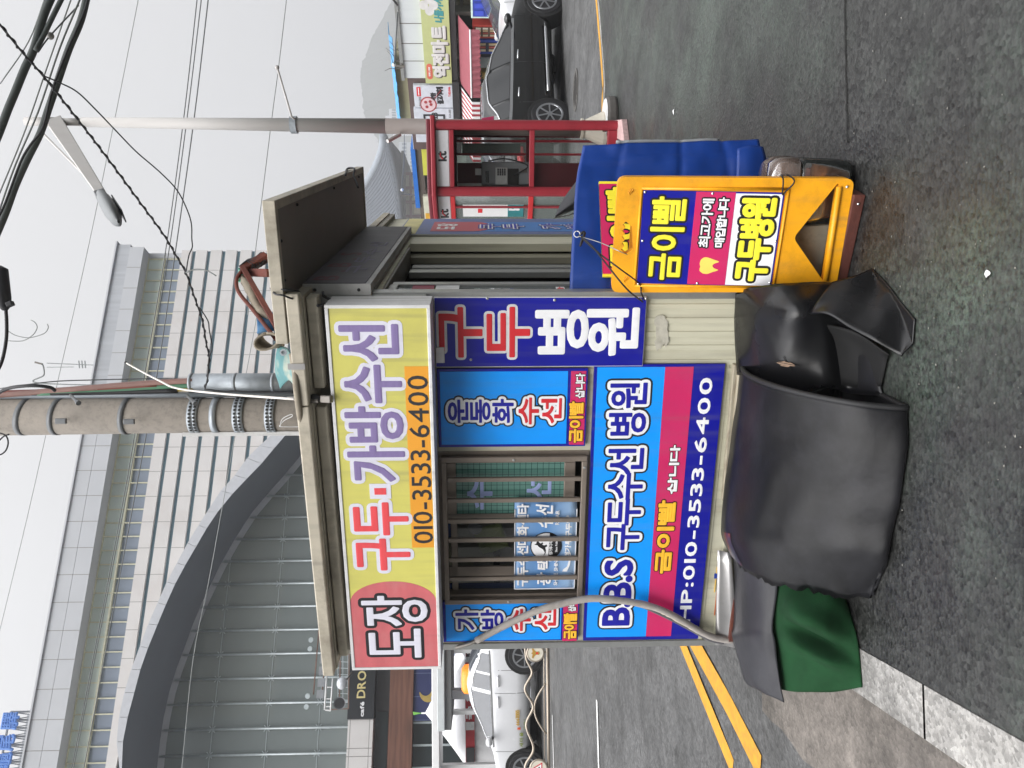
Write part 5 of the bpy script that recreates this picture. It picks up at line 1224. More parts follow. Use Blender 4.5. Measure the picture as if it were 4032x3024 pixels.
# ================================================================== CONCRETE POLE
def concrete_pole():
    d = 7.4; b = D(1150, 1630, d); b = V((b.x, b.y, -.12)); t = D(-60, 1641, d); k = F / d
    th = thing('utility_pole', 'thick round concrete utility pole with steel bands behind the kiosk', 'utility pole', b)
    at = lambda x, dy=0, dd=0: D(x, 1641 - 9 * x / 1100 + dy, d + dd)
    mb = MB(); mb.tube([b, at(1150), at(-60)], [.20, 66.5 / k, 71.5 / k * 1.02], 28); mb.build('shaft', M['concrete'], th, smooth=True)
    # bands, some tilted
    for x, tl, w in ((106, 26, 11), (235, 20, 10), (506, 16, 10), (772, 6, 11), (790, 6, 10), (860, 4, 12), (946, 3, 11), (964, 3, 11), (1070, 3, 10), (1086, 3, 10)):
        c = at(x); r = 71 / k * 1.012; mb = MB(); rows = [[], []]
        for i in range(33):
            a = 2 * pi * i / 32; o = V((cos(a) * r, sin(a) * r, -tl / k * cos(a) * (.5)))
            rows[0].append(c + o + V((0, 0, w / k))); rows[1].append(c + o - V((0, 0, w / k)))
        mb.grid(rows); bd = mb.build('band', M['galv'] if x > 700 else mk_once('band_dark', '#6f7173', .5, metal=.5), th, smooth=True, solid=.006)
        if x in (772, 790, 946, 964, 1070, 1086):
            for i in range(19, 31, 1):
                a = 2 * pi * (i + .5) / 32 ; o = V((cos(a) * (r + .0035), sin(a) * (r + .0035), -tl / k * cos(a) * .5)); e = V((-sin(a), cos(a), 0)); mb = MB(); p = c + o
                if abs(cos(a)) > .93: continue
                mb.bar(p - e * .010, p + e * .010, .006, .022, (0, 0, 1)); mb.build('slot', M['dark_in'], bd)
    for x, y in ((240, 1658), (508, 1660)):
        mb = MB(); p = D(x, y, d - .24); mb.bar(p - V((0, 0, .05)), p + V((0, 0, .05)), .03, .05); mb.build('buckle', M['band_dark'], th, bevel=.006)
    for x, y in ((278, 1556), (738, 1558)):
        mb = MB(); mb.tube([D(x, y, d - .12), D(x + 28, y + 28, d - .36)], .014, 8); mb.tube([D(x + 27, y + 27, d - .35), D(x + 32, y + 32, d - .37)], .024, 8); mb.build('step_bolt', M['band_dark'], th)
    # big riser pipe and the slim conduit
    mb = MB(); r = 37 / k; mb.tube([D(1240, 1506, d - .02), D(758, 1508, d - .02)], r, 20)
    for x in (757, 930, 1080): mb.tube([D(x + 7, 1508, d - .02), D(x, 1508, d - .02), D(x - 7, 1508, d - .02)], [r * 1.01, r * 1.10, r * 1.01], 20)
    mb.build('riser_pipe', M['galv'], th, smooth=True)
    mb = MB(); mb.tube([D(1240, 1551, d - .06), D(-60, 1560, d - .06)], 11 / k, 10); mb.build('conduit', mat('conduit_blue', '#858c93', .5, metal=.2, var=.1), th, smooth=True)
    mb = MB(); mb.pbox(Plane(D(1250, 1712, d - .05), V((1, .2, 0))), -.006, .03, 0, (1250 - 735) / k, 0, .02); mb.build('sign_edge', M['white_worn'], th)
    mb = MB(); mb.tube(spline([D(1200, 1680, d - .2), D(1110, 1680, d - .24), D(1104, 1676, d - .24), D(1112, 1650, d - .26), D(1145, 1632, d - .27), D(1150, 1640, d - .27), D(1120, 1655, d - .25), D(1100, 1678, d - .24)], 5), .004, 5); mb.build('tie_string', M['white_worn'], th, smooth=True)
    # insulated cables rising out of the riser pipe
    for nm, col, q in (('pink', '#96736b', [(760, 1500), (640, 1506), (500, 1516), (300, 1533), (100, 1548), (-40, 1556)]), ('green', '#4f7f62', [(760, 1518), (640, 1524), (480, 1536), (300, 1545), (150, 1550)]), ('yellow', '#a08a3c', [(760, 1533), (640, 1538), (520, 1545)]), ('red', '#7e3f33', [(620, 1520), (420, 1530), (200, 1541), (-40, 1548)]), ('black', '#1a1a1d', [(700, 1538), (500, 1543), (250, 1548), (-40, 1549)])):
        mb = MB(); mb.tube(spline([D(x, y, d - .08) for x, y in q], 5), [.024, .03][nm == 'pink'] if nm != 'yellow' else .018, 8); mb.build('riser_cable', mat('cable_' + nm, col, .5, var=.15), th, smooth=True)
concrete_pole()
# ================================================================== WIRES OVERHEAD
def wire(label, pts, r, m='cable', name='cable', n=5, group=None, spiral=0):
    p = spline([D(*q) for q in pts], n); mb = MB()
    off_ = lambda q: q[0] < 0 or q[1] < 0 or q[1] > 3024
    if off_(pts[0]): p.insert(0, p[0] + (p[0] - p[1]).normalized() * 9)
    if off_(pts[-1]): p.append(p[-1] + (p[-1] - p[-2]).normalized() * 9)
    mb.tube(p, r, 7)
    if spiral:
        L = 0; q = []
        for i in range(len(p) - 1):
            d = p[i + 1] - p[i]; k = max(2, int(d.length / spiral * 8)); a = d.cross(V((0, 0, 1))).normalized(); b = d.cross(a).normalized()
            for j in range(k): q.append(p[i] + d * j / k + (a * cos(L * 2 * pi / spiral) + b * sin(L * 2 * pi / spiral)) * r * 1.5); L += d.length / k
        mb.tube(q, r * .6, 5)
    return tag(mb.build(name, M[m], smooth=True), label, 'cable', group)
mk('grey_wire', '#8b8f8e', .6); mk('dark_grey_wire', '#5b5f60', .6); mk('bundle', '#3c4240', .6, var=.2, vs=20)
wire('thick bundled telephone cable nearest the upper right corner of the scene', [(215, -40, 6), (172, 60, 6), (132, 195, 6), (100, 262, 6), (60, 360, 6), (30, 432, 6), (0, 512, 6), (-40, 610, 6)], .030, 'bundle', 'cable_bundle')
wire('grey cable joining the thick bundle beside the round insulator', [(250, -20, 6), (205, 70, 6), (172, 138, 6), (140, 198, 5.97)], .019, 'bundle', 'cable_bundle')
wire('second thick cable bundle crossing in front of the street lamp top', [(348, -40, 6), (318, 80, 6), (272, 190, 6), (230, 312, 6), (190, 430, 6), (158, 525, 6), (108, 625, 6), (60, 732, 6), (20, 842, 6), (-30, 960, 6)], .027, 'bundle', 'cable_bundle')
wire('black wire twisted alongside the second thick bundle', [(348, -10, 5.95), (330, 50, 5.95), (296, 130, 5.95), (265, 200, 5.95), (208, 350, 5.95), (170, 500, 5.93), (120, 570, 5.93), (80, 640, 5.93), (20, 800, 5.93), (-20, 880, 5.93)], .009, 'cable')
wire('slim grey wire left of the thick bundle nearest the corner', [(178, -10, 6.3), (112, 164, 6.3), (0, 330, 6.3)], .005, 'grey_wire')
wire('slim grey wire beside the second thick bundle passing the lamp top', [(282, -10, 6.4), (190, 250, 6.4), (100, 510, 6.4), (-10, 780, 6.4)], .006, 'grey_wire')
wire('slim pale wire just right of the second thick bundle', [(318, -10, 6.1), (235, 190, 6.1), (150, 440, 6.1), (60, 650, 6.1), (-10, 850, 6.1)], .007, 'grey_wire')
wire('guy wire holding the round insulator', [(310, 20, 6.2), (197, 141, 6.1), (150, 205, 6.0)], .006, 'dark_grey_wire')
mb = MB(); mb.ball(D(197, 141, 6.1), .03, 14); o = tag(mb.build('insulator', mat('insulator_grey', '#9a9794', .4), smooth=True), 'round grey insulator on the guy wire between the thick bundles', 'insulator')
wire('long pale wire high across the sky, left of the three parallel wires', [(548, -20, 18), (453, 462, 20), (340, 1008, 22), (225, 1512, 24), (112, 2016, 26), (-10, 2520, 28)], .010, 'grey_wire')
for k, (a, lb_) in enumerate((((776, 723, 649, 565, 477, 283), 'uppermost of the three parallel wires crossing before the station'), ((793, 736, 662, 576, 485, 290), 'middle of the three parallel wires crossing before the station'), ((820, 764, 688, 614, 519, 331), 'lowest of the three parallel wires crossing before the station'))):
    wire(lb_, [(a[0] + 3, -30, 17), (a[1], 468, 18), (a[2], 1008, 19), (a[3], 1500, 20), (a[4], 2016, 21), (a[5] - 6, 3054, 23)], .012 if k < 2 else .014, 'dark_grey_wire', group='three parallel power wires')
wire('pale wire running down the sky behind the canopy edge', [(1130, -20, 16), (1097, 261, 16), (1069, 474, 16), (1006, 984, 16), (975, 1240, 16)], .009, 'grey_wire')
wire('thin wire slanting across the dark arch of the station', [(1012, 1240, 19), (962, 1512, 20), (872, 2016, 21), (820, 2300, 22), (760, 2600, 22), (715, 3040, 23)], .010, 'grey_wire')
wire('black cable wrapped with a spiral line, running down to the concrete pole', [(-30, 60, 5.0), (91, 210, 5.3), (167, 296, 5.5), (292, 453, 5.8), (425, 626, 6.2), (559, 808, 6.5), (644, 924, 6.7), (694, 1008, 6.8), (732, 1075, 6.9), (766, 1172, 7.0), (797, 1263, 7.1), (811, 1348, 7.1), (823, 1409, 7.2), (817, 1488, 7.25), (806, 1535, 7.25)], .0075, spiral=.10)
wire('thin black drop wire hanging in a loop right of the spiral cable', [(166, 296, 5.5), (234, 325, 5.6), (304, 362, 5.7), (377, 432, 5.9), (450, 508, 6.1), (535, 596, 6.3), (620, 669, 6.4), (687, 736, 6.5), (724, 797, 6.6), (752, 873, 6.7), (755, 940, 6.75), (757, 973, 6.8), (743, 1008, 6.8), (732, 1074, 6.88)], .0055)
wire('short pale tail of wire at the knot of the spiral cable', [(732, 1074, 6.85), (765, 1061, 6.85), (810, 1064, 6.85), (851, 1086, 6.85)], .006, 'grey_wire')
wire('thin wire twisting down beside the spiral cable to the pole', [(785, 1210, 6.95), (818, 1262, 7.0), (824, 1300, 7.0), (835, 1370, 7.1), (822, 1415, 7.15), (818, 1490, 7.2), (806, 1535, 7.22)], .0055)
wire('black wire running along the galvanised pipe of the concrete pole', [(806, 1532, 7.2), (880, 1541, 7.2), (930, 1540, 7.2), (1010, 1545, 7.2), (1080, 1544, 7.2), (1165, 1546, 7.2)], .008)
wire('slim dark wire rising from the galvanised pipe past the pole top', [(752, 1492, 7.5), (600, 1491, 7.5), (370, 1496, 7.5), (200, 1503, 7.5), (0, 1530, 7.5)], .006, 'dark_grey_wire')
wire('thick black cable looping beside the pole near the upper frame edge', [(-20, 1556, 7.1), (30, 1530, 7.05), (90, 1520, 7.0), (150, 1519, 7.0), (200, 1526, 7.05), (216, 1538, 7.1)], .016)
wire('coiled black wire hanging left of the concrete pole', [(-30, 1700, 7.2), (18, 1712, 7.2), (32, 1740, 7.2), (22, 1775, 7.2), (-4, 1790, 7.2), (-20, 1760, 7.2), (10, 1722, 7.2), (36, 1710, 7.2)], .007)
wire('cable dropping from the black splice closure', [(22, 1205, 6.5), (26, 1270, 6.5), (24, 1340, 6.5), (8, 1420, 6.5), (-20, 1480, 6.5)], .014)
def closure():
    th = thing('splice_closure', 'black cable splice closure hanging at the upper frame edge', 'cable box', D(0, 1140, 6.5))
    mb = MB(); mb.tube([D(-5, 1050, 6.5), D(3, 1062, 6.5), D(12, 1170, 6.5), D(18, 1205, 6.5), D(20, 1222, 6.5)], [.02, .055, .06, .05, .02], 14); mb.build('shell', M['cable'], th, smooth=True)
    mb = MB(); mb.bar(D(36, 1188, 6.45), D(44, 1206, 6.45), .05, .05); mb.build('latch', M['cable'], th, bevel=.006)
closure()
wire('thin pale loop of wire against the sky left of the splice closure', [(28, 1300, 7.3), (60, 1320, 7.3), (110, 1330, 7.3), (150, 1322, 7.3), (178, 1310, 7.3), (190, 1290, 7.3), (186, 1276, 7.3)], .004, 'grey_wire')
wire('thin pale wire curling in the sky above the station roof', [(28, 1342, 7.3), (90, 1342, 7.3), (130, 1318, 7.3), (146, 1290, 7.3), (138, 1270, 7.3), (122, 1260, 7.3)], .004, 'grey_wire')
def stay():
    th = thing('stay_wire', 'white sleeved stay wire with a black tensioner, tied to the kiosk eaves', 'stay wire', D(1250, 1570, 3.3))
    mb = MB(); mb.tube(spline([D(497, 1429, 5.2), (D(560, 1464, 5.0)), D(630, 1500, 4.6), D(700, 1530, 4.3), D(880, 1551, 3.9), D(1166, 1572, 3.25)], 6), [.0055] * 31, 7); mb.build('sleeve', mat('sleeve_white', '#c9c4bd', .5), th, smooth=True)
    mb = MB(); mb.ball(D(495, 1428, 5.2), .010, 8); mb.build('end_cap', M['cable'], th)
    mb = MB(); mb.tube([D(1162, 1570, 3.2), D(1180, 1566, 3.17), D(1245, 1566, 3.13), D(1262, 1570, 3.12)], [.008, .018, .016, .006], 8); mb.build('tensioner', M['cable'], th, smooth=True)
    mb = MB(); mb.tube([D(1180, 1576, 3.15), D(1255, 1578, 3.12)], .010, 8); mb.build('spring', M['alu_dark'], th)
    mb = MB(); mb.bar(D(1265, 1570, 3.12), D(1306, 1572, 3.10), .03, .022); mb.build('connector', M['alu_dark'], th, bevel=.004)
stay()
# ------------------------------------------------------------------ on the kiosk roof
def roof_things():
    th = thing('roof_frame', 'rusty red steel frame bound with wire on the kiosk roof', 'frame', D(1080, 1180, 3.2))
    def b(p, q, w): mb = MB(); mb.bar(p, q, w, w * .7); mb.build('bar', M['rust'], th, bevel=.002)
    b(D(1060, 1075, 3.35), D(958, 1072, 3.5), .035)
    mb = MB(); mb.bar(D(1050, 1010, 3.5), D(958, 1066, 3.45), .045, .03); mb.build('bar', M['rust'], th, bevel=.002)
    mb = MB(); mb.bar(D(957, 1058, 3.44), D(1090, 1290, 3.2), .038, .022); mb.build('bar', M['rust'], th, bevel=.002)
    mb = MB(); mb.tube(spline([D(955, 1062, 3.42), D(932, 1100, 3.4), D(940, 1150, 3.35), D(1000, 1225, 3.28), D(1088, 1338, 3.15)], 6), .0085, 8); mb.build('rod', M['rust'], th, smooth=True)
    g = MB(); r = random.Random(5)
    mb = MB(); c0, c1 = D(965, 1055, 3.44), D(1040, 1015, 3.5)
    pts = [c0.lerp(c1, i / 40) + V((.028 * cos(i * 1.3), 0, .028 * sin(i * 1.3))) for i in range(41)]; mb.tube(pts, .0035, 5); mb.build('wrapped_wire', M['cable'], th, smooth=True)
    mb = MB(); q = [D(950 + 22 * r.random() - 12, 1055 + 55 * r.random(), 3.43 + .03 * r.random()) for i in range(26)]; mb.tube(spline(q, 4), .0028, 5); mb.build('green_string', mat('string_green', '#5f9a86', .7), th, smooth=True)
    # bundles of old banner cloth
    tc1 = thing('tarpaulin', 'dirty white and blue rolled tarpaulin on the kiosk roof, open end showing', 'tarpaulin', D(1060, 1330, 3.25))
    wht, blu, teal = mat('cloth_dirty', '#8d8475', .85, var=.25, dirt='#4e4034', da=.75, ds=12, bump=.4, bs=30), mat('cloth_blue', '#1c5580', .75, var=.3, dirt='#6f8890', da=.5, ds=10), mat('cloth_teal', '#4d7a7c', .85, var=.3, dirt='#b5a892', da=.9, ds=6)
    A = [(952, 1090, 3.42), (985, 1140, 3.36), (1020, 1215, 3.3), (1075, 1260, 3.25)]
    mb = MB(); mb.tube(spline([D(*q) for q in A], 5), [.010 + .014 * sin(pi * i / 15) + .016 * mnoise.noise(V((i * 1.7, 0, 3))) for i in range(16)], 10); mb.build('roll', wht, tc1, smooth=True)
    mb = MB(); mb.grid(patch([[D(1075, 1230, 3.3), D(1040, 1245, 3.28), D(1010, 1240, 3.27)], [D(1085, 1270, 3.25), D(1045, 1280, 3.22), D(1015, 1300, 3.22)], [D(1090, 1300, 3.22), D(1050, 1305, 3.2), D(1012, 1312, 3.2)]], 4, 4)); mb.build('blue_part', blu, tc1, smooth=True, solid=.006)
    ring = [[], []]
    for i in range(21):
        a = 2 * pi * i / 20; ex, ez = .030 * cos(a), .045 * sin(a)
        ring[0].append(D(1048, 1335, 3.18) + V((ex * .8 + .02 * sin(a), .10, ez))); ring[1].append(D(1048, 1345, 3.10) + V((ex * 1.1 - .01 * sin(a), 0, ez * 1.05)))
    mb = MB(); mb.grid(ring); mb.build('open_end', wht, tc1, smooth=True, solid=.008)
    tc2 = thing('tarpaulin', 'torn teal and cream cloth hanging over the kiosk roof edge', 'tarpaulin', D(1140, 1460, 3.2))
    R = [[D(1090, 1365, 3.28), D(1108, 1362, 3.22), D(1130, 1372, 3.15), D(1150, 1400, 3.1)], [D(1088, 1410, 3.28), D(1112, 1410, 3.2), D(1135, 1420, 3.14), D(1158, 1450, 3.09)], [D(1084, 1470, 3.28), D(1108, 1465, 3.22), D(1138, 1470, 3.14), D(1165, 1500, 3.08)], [D(1102, 1530, 3.26), D(1120, 1510, 3.22), D(1140, 1498, 3.16), D(1168, 1530, 3.1)]]
    mb = MB(); q = patch(R, 5, 5); q = [[p + V((0, -1, .4)) * .012 * mnoise.noise(p * 14) for p in r] for r in q]; mb.grid(q); mb.build('cloth', teal, tc2, smooth=True, solid=.004)
    mb = MB(); mb.tube(spline([D(1150, 1395, 3.08), D(1162, 1460, 3.06), D(1168, 1530, 3.07), D(1178, 1610, 3.10), D(1190, 1690, 3.15), D(1196, 1770, 3.2)], 5), [.014 + .004 * mnoise.noise(V((i, 1, 1))) for i in range(26)], 8); mb.build('hem', wht, tc2, smooth=True)
    mb = MB(); mb.lathe(D(1116, 1388, 3.1), [(.014, 0), (.014, .003), (.007, .003), (.007, 0)], 12, -FW); mb.build('eyelet', M['galv'], tc2)
    def cord(label, pts, r=.004): mb = MB(); mb.tube(spline(pts, 6), r, 6); return tag(mb.build('wire', M['cable'], smooth=True), label, 'wire')
    cord('black wire hanging from the canopy front edge to the sign box', [D(1065, 1135, 2.97), D(1120, 1140, 2.94), D(1170, 1145, 2.98), D(1185, 1155, 3.1)])
    cord('second black wire sagging from the canopy front edge below the first', [D(1068, 1140, 2.97), D(1085, 1158, 2.93), D(1115, 1163, 2.92), D(1150, 1176, 2.95), D(1198, 1186, 3.05)])
    c = RP.shift(FP.shift(.25).px(1030, 790)[0] + .008); cy = lambda x, y: c.pt(*c.px(x, y))
    cord('short black cable hooked over the outer canopy edge', [cy(1360, 690) , cy(1368, 664), D(1395, 664, 4.35), D(1392, 690, 4.3), D(1402, 715, 4.25), D(1410, 738, 4.2)], .006)
    cord('grey knotted wire at the end of the dark fascia sign', [FP.pt(.03, FP.px(1290, 1150)[1], .09), FP.pt(.02, FP.px(1300, 1160)[1], .12), FP.pt(.0, FP.px(1318, 1158)[1], .10), FP.pt(-.01, FP.px(1310, 1172)[1], .13), FP.pt(.0, FP.px(1292, 1182)[1], .2)], .006)
roof_things()
# ================================================================== CARS
def interp(tab, x):
    for (a, va), (b, vb) in zip(tab[:-1], tab[1:]):
        if a >= x >= b: f = (a - x) / (a - b); f = f * f * (3 - 2 * f) * .35 + f * .65; return va + (vb - va) * f
    return tab[0][1] if x > tab[0][0] else tab[-1][1]
def car(name, label, cat, loc, rz, paint, gl, sc=1.0, wb=2.8, strips=False, roof_h=1.46, rims=7, handles='car_white', suv=False):
    th = thing(name, label, cat, loc, rz); T = MAT[th] @ Matrix.Scale(sc, 4)
    def B(): mb = MB(); mb.T = T; return mb
    xf, xr = wb / 2, -wb / 2; L2 = wb / 2 + .98
    belt = [(L2, .60), (L2 - .12, .72), (xf + .3, .86), (xf - .35, .96), (0, .985), (xr + .2, 1.02), (xr - .4, 1.06), (-L2 + .1, .98 if not suv else 1.06), (-L2, .84)]
    top = [(xf - .30, 0), (xf - .75, .22), (xf - 1.18, .43), (xf - 1.55, .485), (-.25, roof_h - .985), (xr + .55, roof_h - 1.05), (xr + .05, .22 if not suv else .40), (xr - .42, .0 if not suv else .33), (-L2 + .05, 0)]
    wid = [(L2, .60), (L2 - .1, .74), (L2 - .45, .88), (xf - .3, .925), (0, .93), (xr, .925), (-L2 + .4, .88), (-L2 + .08, .76), (-L2, .66)]
    bot = [(L2, .34), (L2 - .2, .24), (xf - .5, .22), (xr + .5, .22), (-L2 + .25, .28), (-L2, .38)]
    def sec(x):
        w, zb, z, h = interp(wid, x), interp(bot, x), interp(belt, x), interp(top, x)
        a = (w * .965, z); yc = w * .955 - h * .52
        return [(0, zb), (w * .82, zb), (w * .965, zb + .10), (w, .50), (w * .995, z - .20), (w * .985, z - .10), a, (yc, z + h * .9 + .008), (yc * .80, z + h + .018), (yc * .45, z + h + .038), (0, z + h + .045)]
    N = 45; xs = [L2 - 2 * L2 * i / N for i in range(N + 1)]; rows = []
    for x in xs:
        s = sec(x); rows.append([V((x, y, z)) for y, z in s] + [V((x, -y, z)) for y, z in s[-2::-1]])
    mb = B(); mb.grid(rows); n = len(rows[0]); mb.add(rows[0], [list(range(n))]); mb.add(rows[-1], [list(range(n))[::-1]])
    body = mb.build('body', paint, th, smooth=True)
    # glass
    def side(y, x0, x1, nm='window', lo=.06, hi=.90):
        mb = B(); k = 14; g = []
        for i in range(k + 1):
            x = x0 + (x1 - x0) * i / k; s = sec(x); a, b = s[6], s[7]; o = .008
            g.append([V((x, y * (a[0] + (b[0] - a[0]) * f + o), a[1] + (b[1] - a[1]) * f)) for f in (lo, .35, .65, hi)])
        mb.grid(g); return mb.build(nm, gl, th, smooth=True)
    for y in (1, -1):
        side(y, xf - .62, xf - 1.50); side(y, xf - 1.58, xr + .42); side(y, xr + .37, xr + (-.02 if not suv else -.3))
        mb = B(); g = [[], []]
        for i in range(31):
            x = xf - .42 + (xr - .10 - xf + .42) * i / 30; s = sec(x); g[0].append(V((x, y * (s[6][0] + .012), s[6][1] + .016))); g[1].append(V((x, y * (s[6][0] + .012), s[6][1] - (.035 if strips else .012))))
        mb.grid(g); mb.build('belt_trim', M['chrome'], th, smooth=True)
        mb = B(); p = []
        for i in range(25):
            x = xf - .5 + (xr + .02 - xf + .5) * i / 24; s = sec(x); p.append(V((x, y * (s[6][0] + (s[7][0] - s[6][0]) * .95 + .01), s[6][1] + (s[7][1] - s[6][1]) * .95)))
        mb.tube(p, .018 if strips else .010, 6); mb.build('window_trim', M['chrome'], th, smooth=True)
        for xd in (xf - 1.54, xr + .30, xf - .34):
            mb = B(); g = [[], []]
            for i in range(9):
                z = .30 + (.93 - .30) * i / 8; s = sec(xd); w = interp([(1, s[6][0]), (.9, s[5][0]), (.8, s[4][0]), (.5, s[3][0]), (.3, s[2][0])], z)
                g[0].append(V((xd - .004, y * (w + .002), z))); g[1].append(V((xd + .004, y * (w + .002), z)))
            mb.grid(g); mb.build('door_gap', M['text_dark'], th)
        for xd in (xf - 1.36, xr + .52):
            mb = B(); mb.tube([V((xd + .11, y * .925, .86)), V((xd + .08, y * .955, .865)), V((xd - .08, y * .955, .87)), V((xd - .11, y * .925, .87))], .018, 8); mb.build('handle', M[handles], th, smooth=True)
        mb = B(); mb.ball(V((xf - .62, y * 1.06, 1.05)), .13, 12, (.7, .85, .55)); mb.build('mirror', paint, th, smooth=True)
        mb = B(); mb.tube([V((xf - .62, y * .90, .98)), V((xf - .62, y * 1.0, 1.01))], .03, 6); mb.build('mirror_foot', M['text_dark'], th)
        mb = B(); s = L2 - .16; mb.grid([[V((s + .10, y * .55, .66)), V((s + .05, y * .72, .68)), V((s - .18, y * .862, .74))], [V((s + .11, y * .55, .56)), V((s + .08, y * .73, .57)), V((s - .10, y * .845, .60))]]); mb.build('headlight', mat('lamp_clear', '#cfd4d8', .08, metal=.3), th, smooth=True, solid=.02)
        mb = B(); s = -L2 + .04; mb.grid([[V((s - .03, y * .50, .90)), V((s - .0, y * .72, .91)), V((s + .28, y * .885, .95))], [V((s - .05, y * .50, .78)), V((s - .02, y * .74, .78)), V((s + .26, y * .893, .82))]]); mb.build('tail_lamp', mat('lamp_red', '#a01018', .12), th, smooth=True, solid=.02)
        if strips:
            mb = B(); g = [[], []]
            for i in range(11): x = xf - .55 + (xr + .55 - xf + .55) * i / 10; g[0].append(V((x, y * .942, .36))); g[1].append(V((x, y * .935, .31)))
            mb.grid(g); mb.build('sill_trim', M['chrome'], th, smooth=True, solid=.01)
    def across(xa, xb, nm):
        mb = B(); k = 8; g = []
        for i in range(k + 1):
            x = xa + (xb - xa) * i / k; s = sec(x); q = [s[7], s[8], s[9], s[10]]
            g.append([V((x, -y * .93, z + .010)) for y, z in q] + [V((x, y * .93, z + .010)) for y, z in q[-2::-1]])
        mb.grid(g); return mb.build(nm, gl, th, smooth=True)
    across(xf - .36, xf - 1.16, 'windscreen'); across(xr + .50 if not suv else xr - .36, xr - .34 if not suv else xr - .75, 'rear_window')
    for x in (xf, xr):
        for y in (1, -1):
            mb = B(); mb.tube([V((x, y * .60, .335)), V((x, y * .925, .335)), V((x, y * .934, .335))], [.395, .395, .385], 28); mb.build('wheel_arch', M['rubber_in'], th)
            mb = B(); mb.tube([V((x, y * .70, .335)), V((x, y * .72, .335)), V((x, y * .93, .335)), V((x, y * .955, .335)), V((x, y * .957, .335))], [.30, .335, .335, .318, .25], 30); wh = mb.build('wheel', M['tyre'], th, smooth=False)
            mb = B(); mb.grid([[V((x + rr_ * cos(2 * pi * q_ / 30), y * yy_, .335 + rr_ * sin(2 * pi * q_ / 30))) for q_ in range(31)] for rr_, yy_ in ((.245, .956), (.24, .967), (.212, .966), (.205, .958))]); mb.tube([V((x, y * .955, .335)), V((x, y * .966, .335))], .045, 12)
            for i in range(rims):
                a = 2 * pi * i / rims; c, s_ = cos(a), sin(a); mb.bar(V((x + .03 * c, y * .964, .335 + .03 * s_)), V((x + .225 * c, y * .960, .335 + .225 * s_)), .012, .026, (-s_, 0, c))
            mb.build('rim', M['rim'], wh)
    mb = B(); mb.box(-.26, .26, -.0, .0, 0, 0) if False else mb.add([(L2 + .012, -.26, .40), (L2 + .012, .26, .40), (L2 + .012, .26, .52), (L2 + .012, -.26, .52)], [(0, 1, 2, 3)]); mb.build('number_plate', M['white_paint'], th, solid=.01)
    mb = B(); mb.add([(-L2 - .012, -.26, .58), (-L2 - .012, .26, .58), (-L2 - .012, .26, .70), (-L2 - .012, -.26, .70)], [(3, 2, 1, 0)]); mb.build('number_plate', M['white_paint'], th, solid=.01)
    return th, B, sec, (xf, xr, L2)
def ang(a, b): return math.atan2(b.y - a.y, b.x - a.x)
# black car heading right along the cross street
a, b = RG(2239, 452), RG(2212, 6); h = (b - a); h.z = 0; W_ = h.length; hn = h.normalized(); side_ = V((-hn.y, hn.x, 0))
s_ = 1.09; wb_ = W_ / s_; c = (a + b) / 2 + side_ * .93 * s_; c.z = road_z(c.x, c.y)
black = car('black_car', 'shiny black saloon car with chrome window line, driving along the cross street', 'car', c, ang(a, b), M['car_black'], M['car_glass'], s_, wb_, True, 1.52, 7, 'chrome')
# two pale cars beyond it
p = D(2000, 60, 20.5); p.x += 1.0; p.z = road_z(p.x, p.y)
wc, WB, wsec, wd = car('white_car', 'white car with blue door stripes facing left, beyond the black car bonnet', 'car', p, pi + .05, M['car_white'], M['car_glass_grey'], 1.22, 2.8, False, 1.5, 8, suv=True)
mb = WB(); mb.grid([[V((x, .945, z)) for x in (1.0, .4, -.3, -1.1)] for z in (.78, .56)]); mb.build('side_stripe', mat('stripe_blue', '#1f4fb0', .3), wc, solid=.006)
mb = WB(); mb.grid([[V((x, .950, z)) for x in (.3, -.1, -.3)] for z in (.72, .60)]); mb.build('side_stripe', mat('stripe_yellow', '#c9b840', .3), wc, solid=.006)
p = D(2000, 470, 19.5); p.z = road_z(p.x, p.y)
car('white_car', 'white car half hidden by the telephone booth and the black car', 'car', p, .1, M['car_white'], M['car_glass_grey'], 1.12, 2.8, False, 1.5, 8)
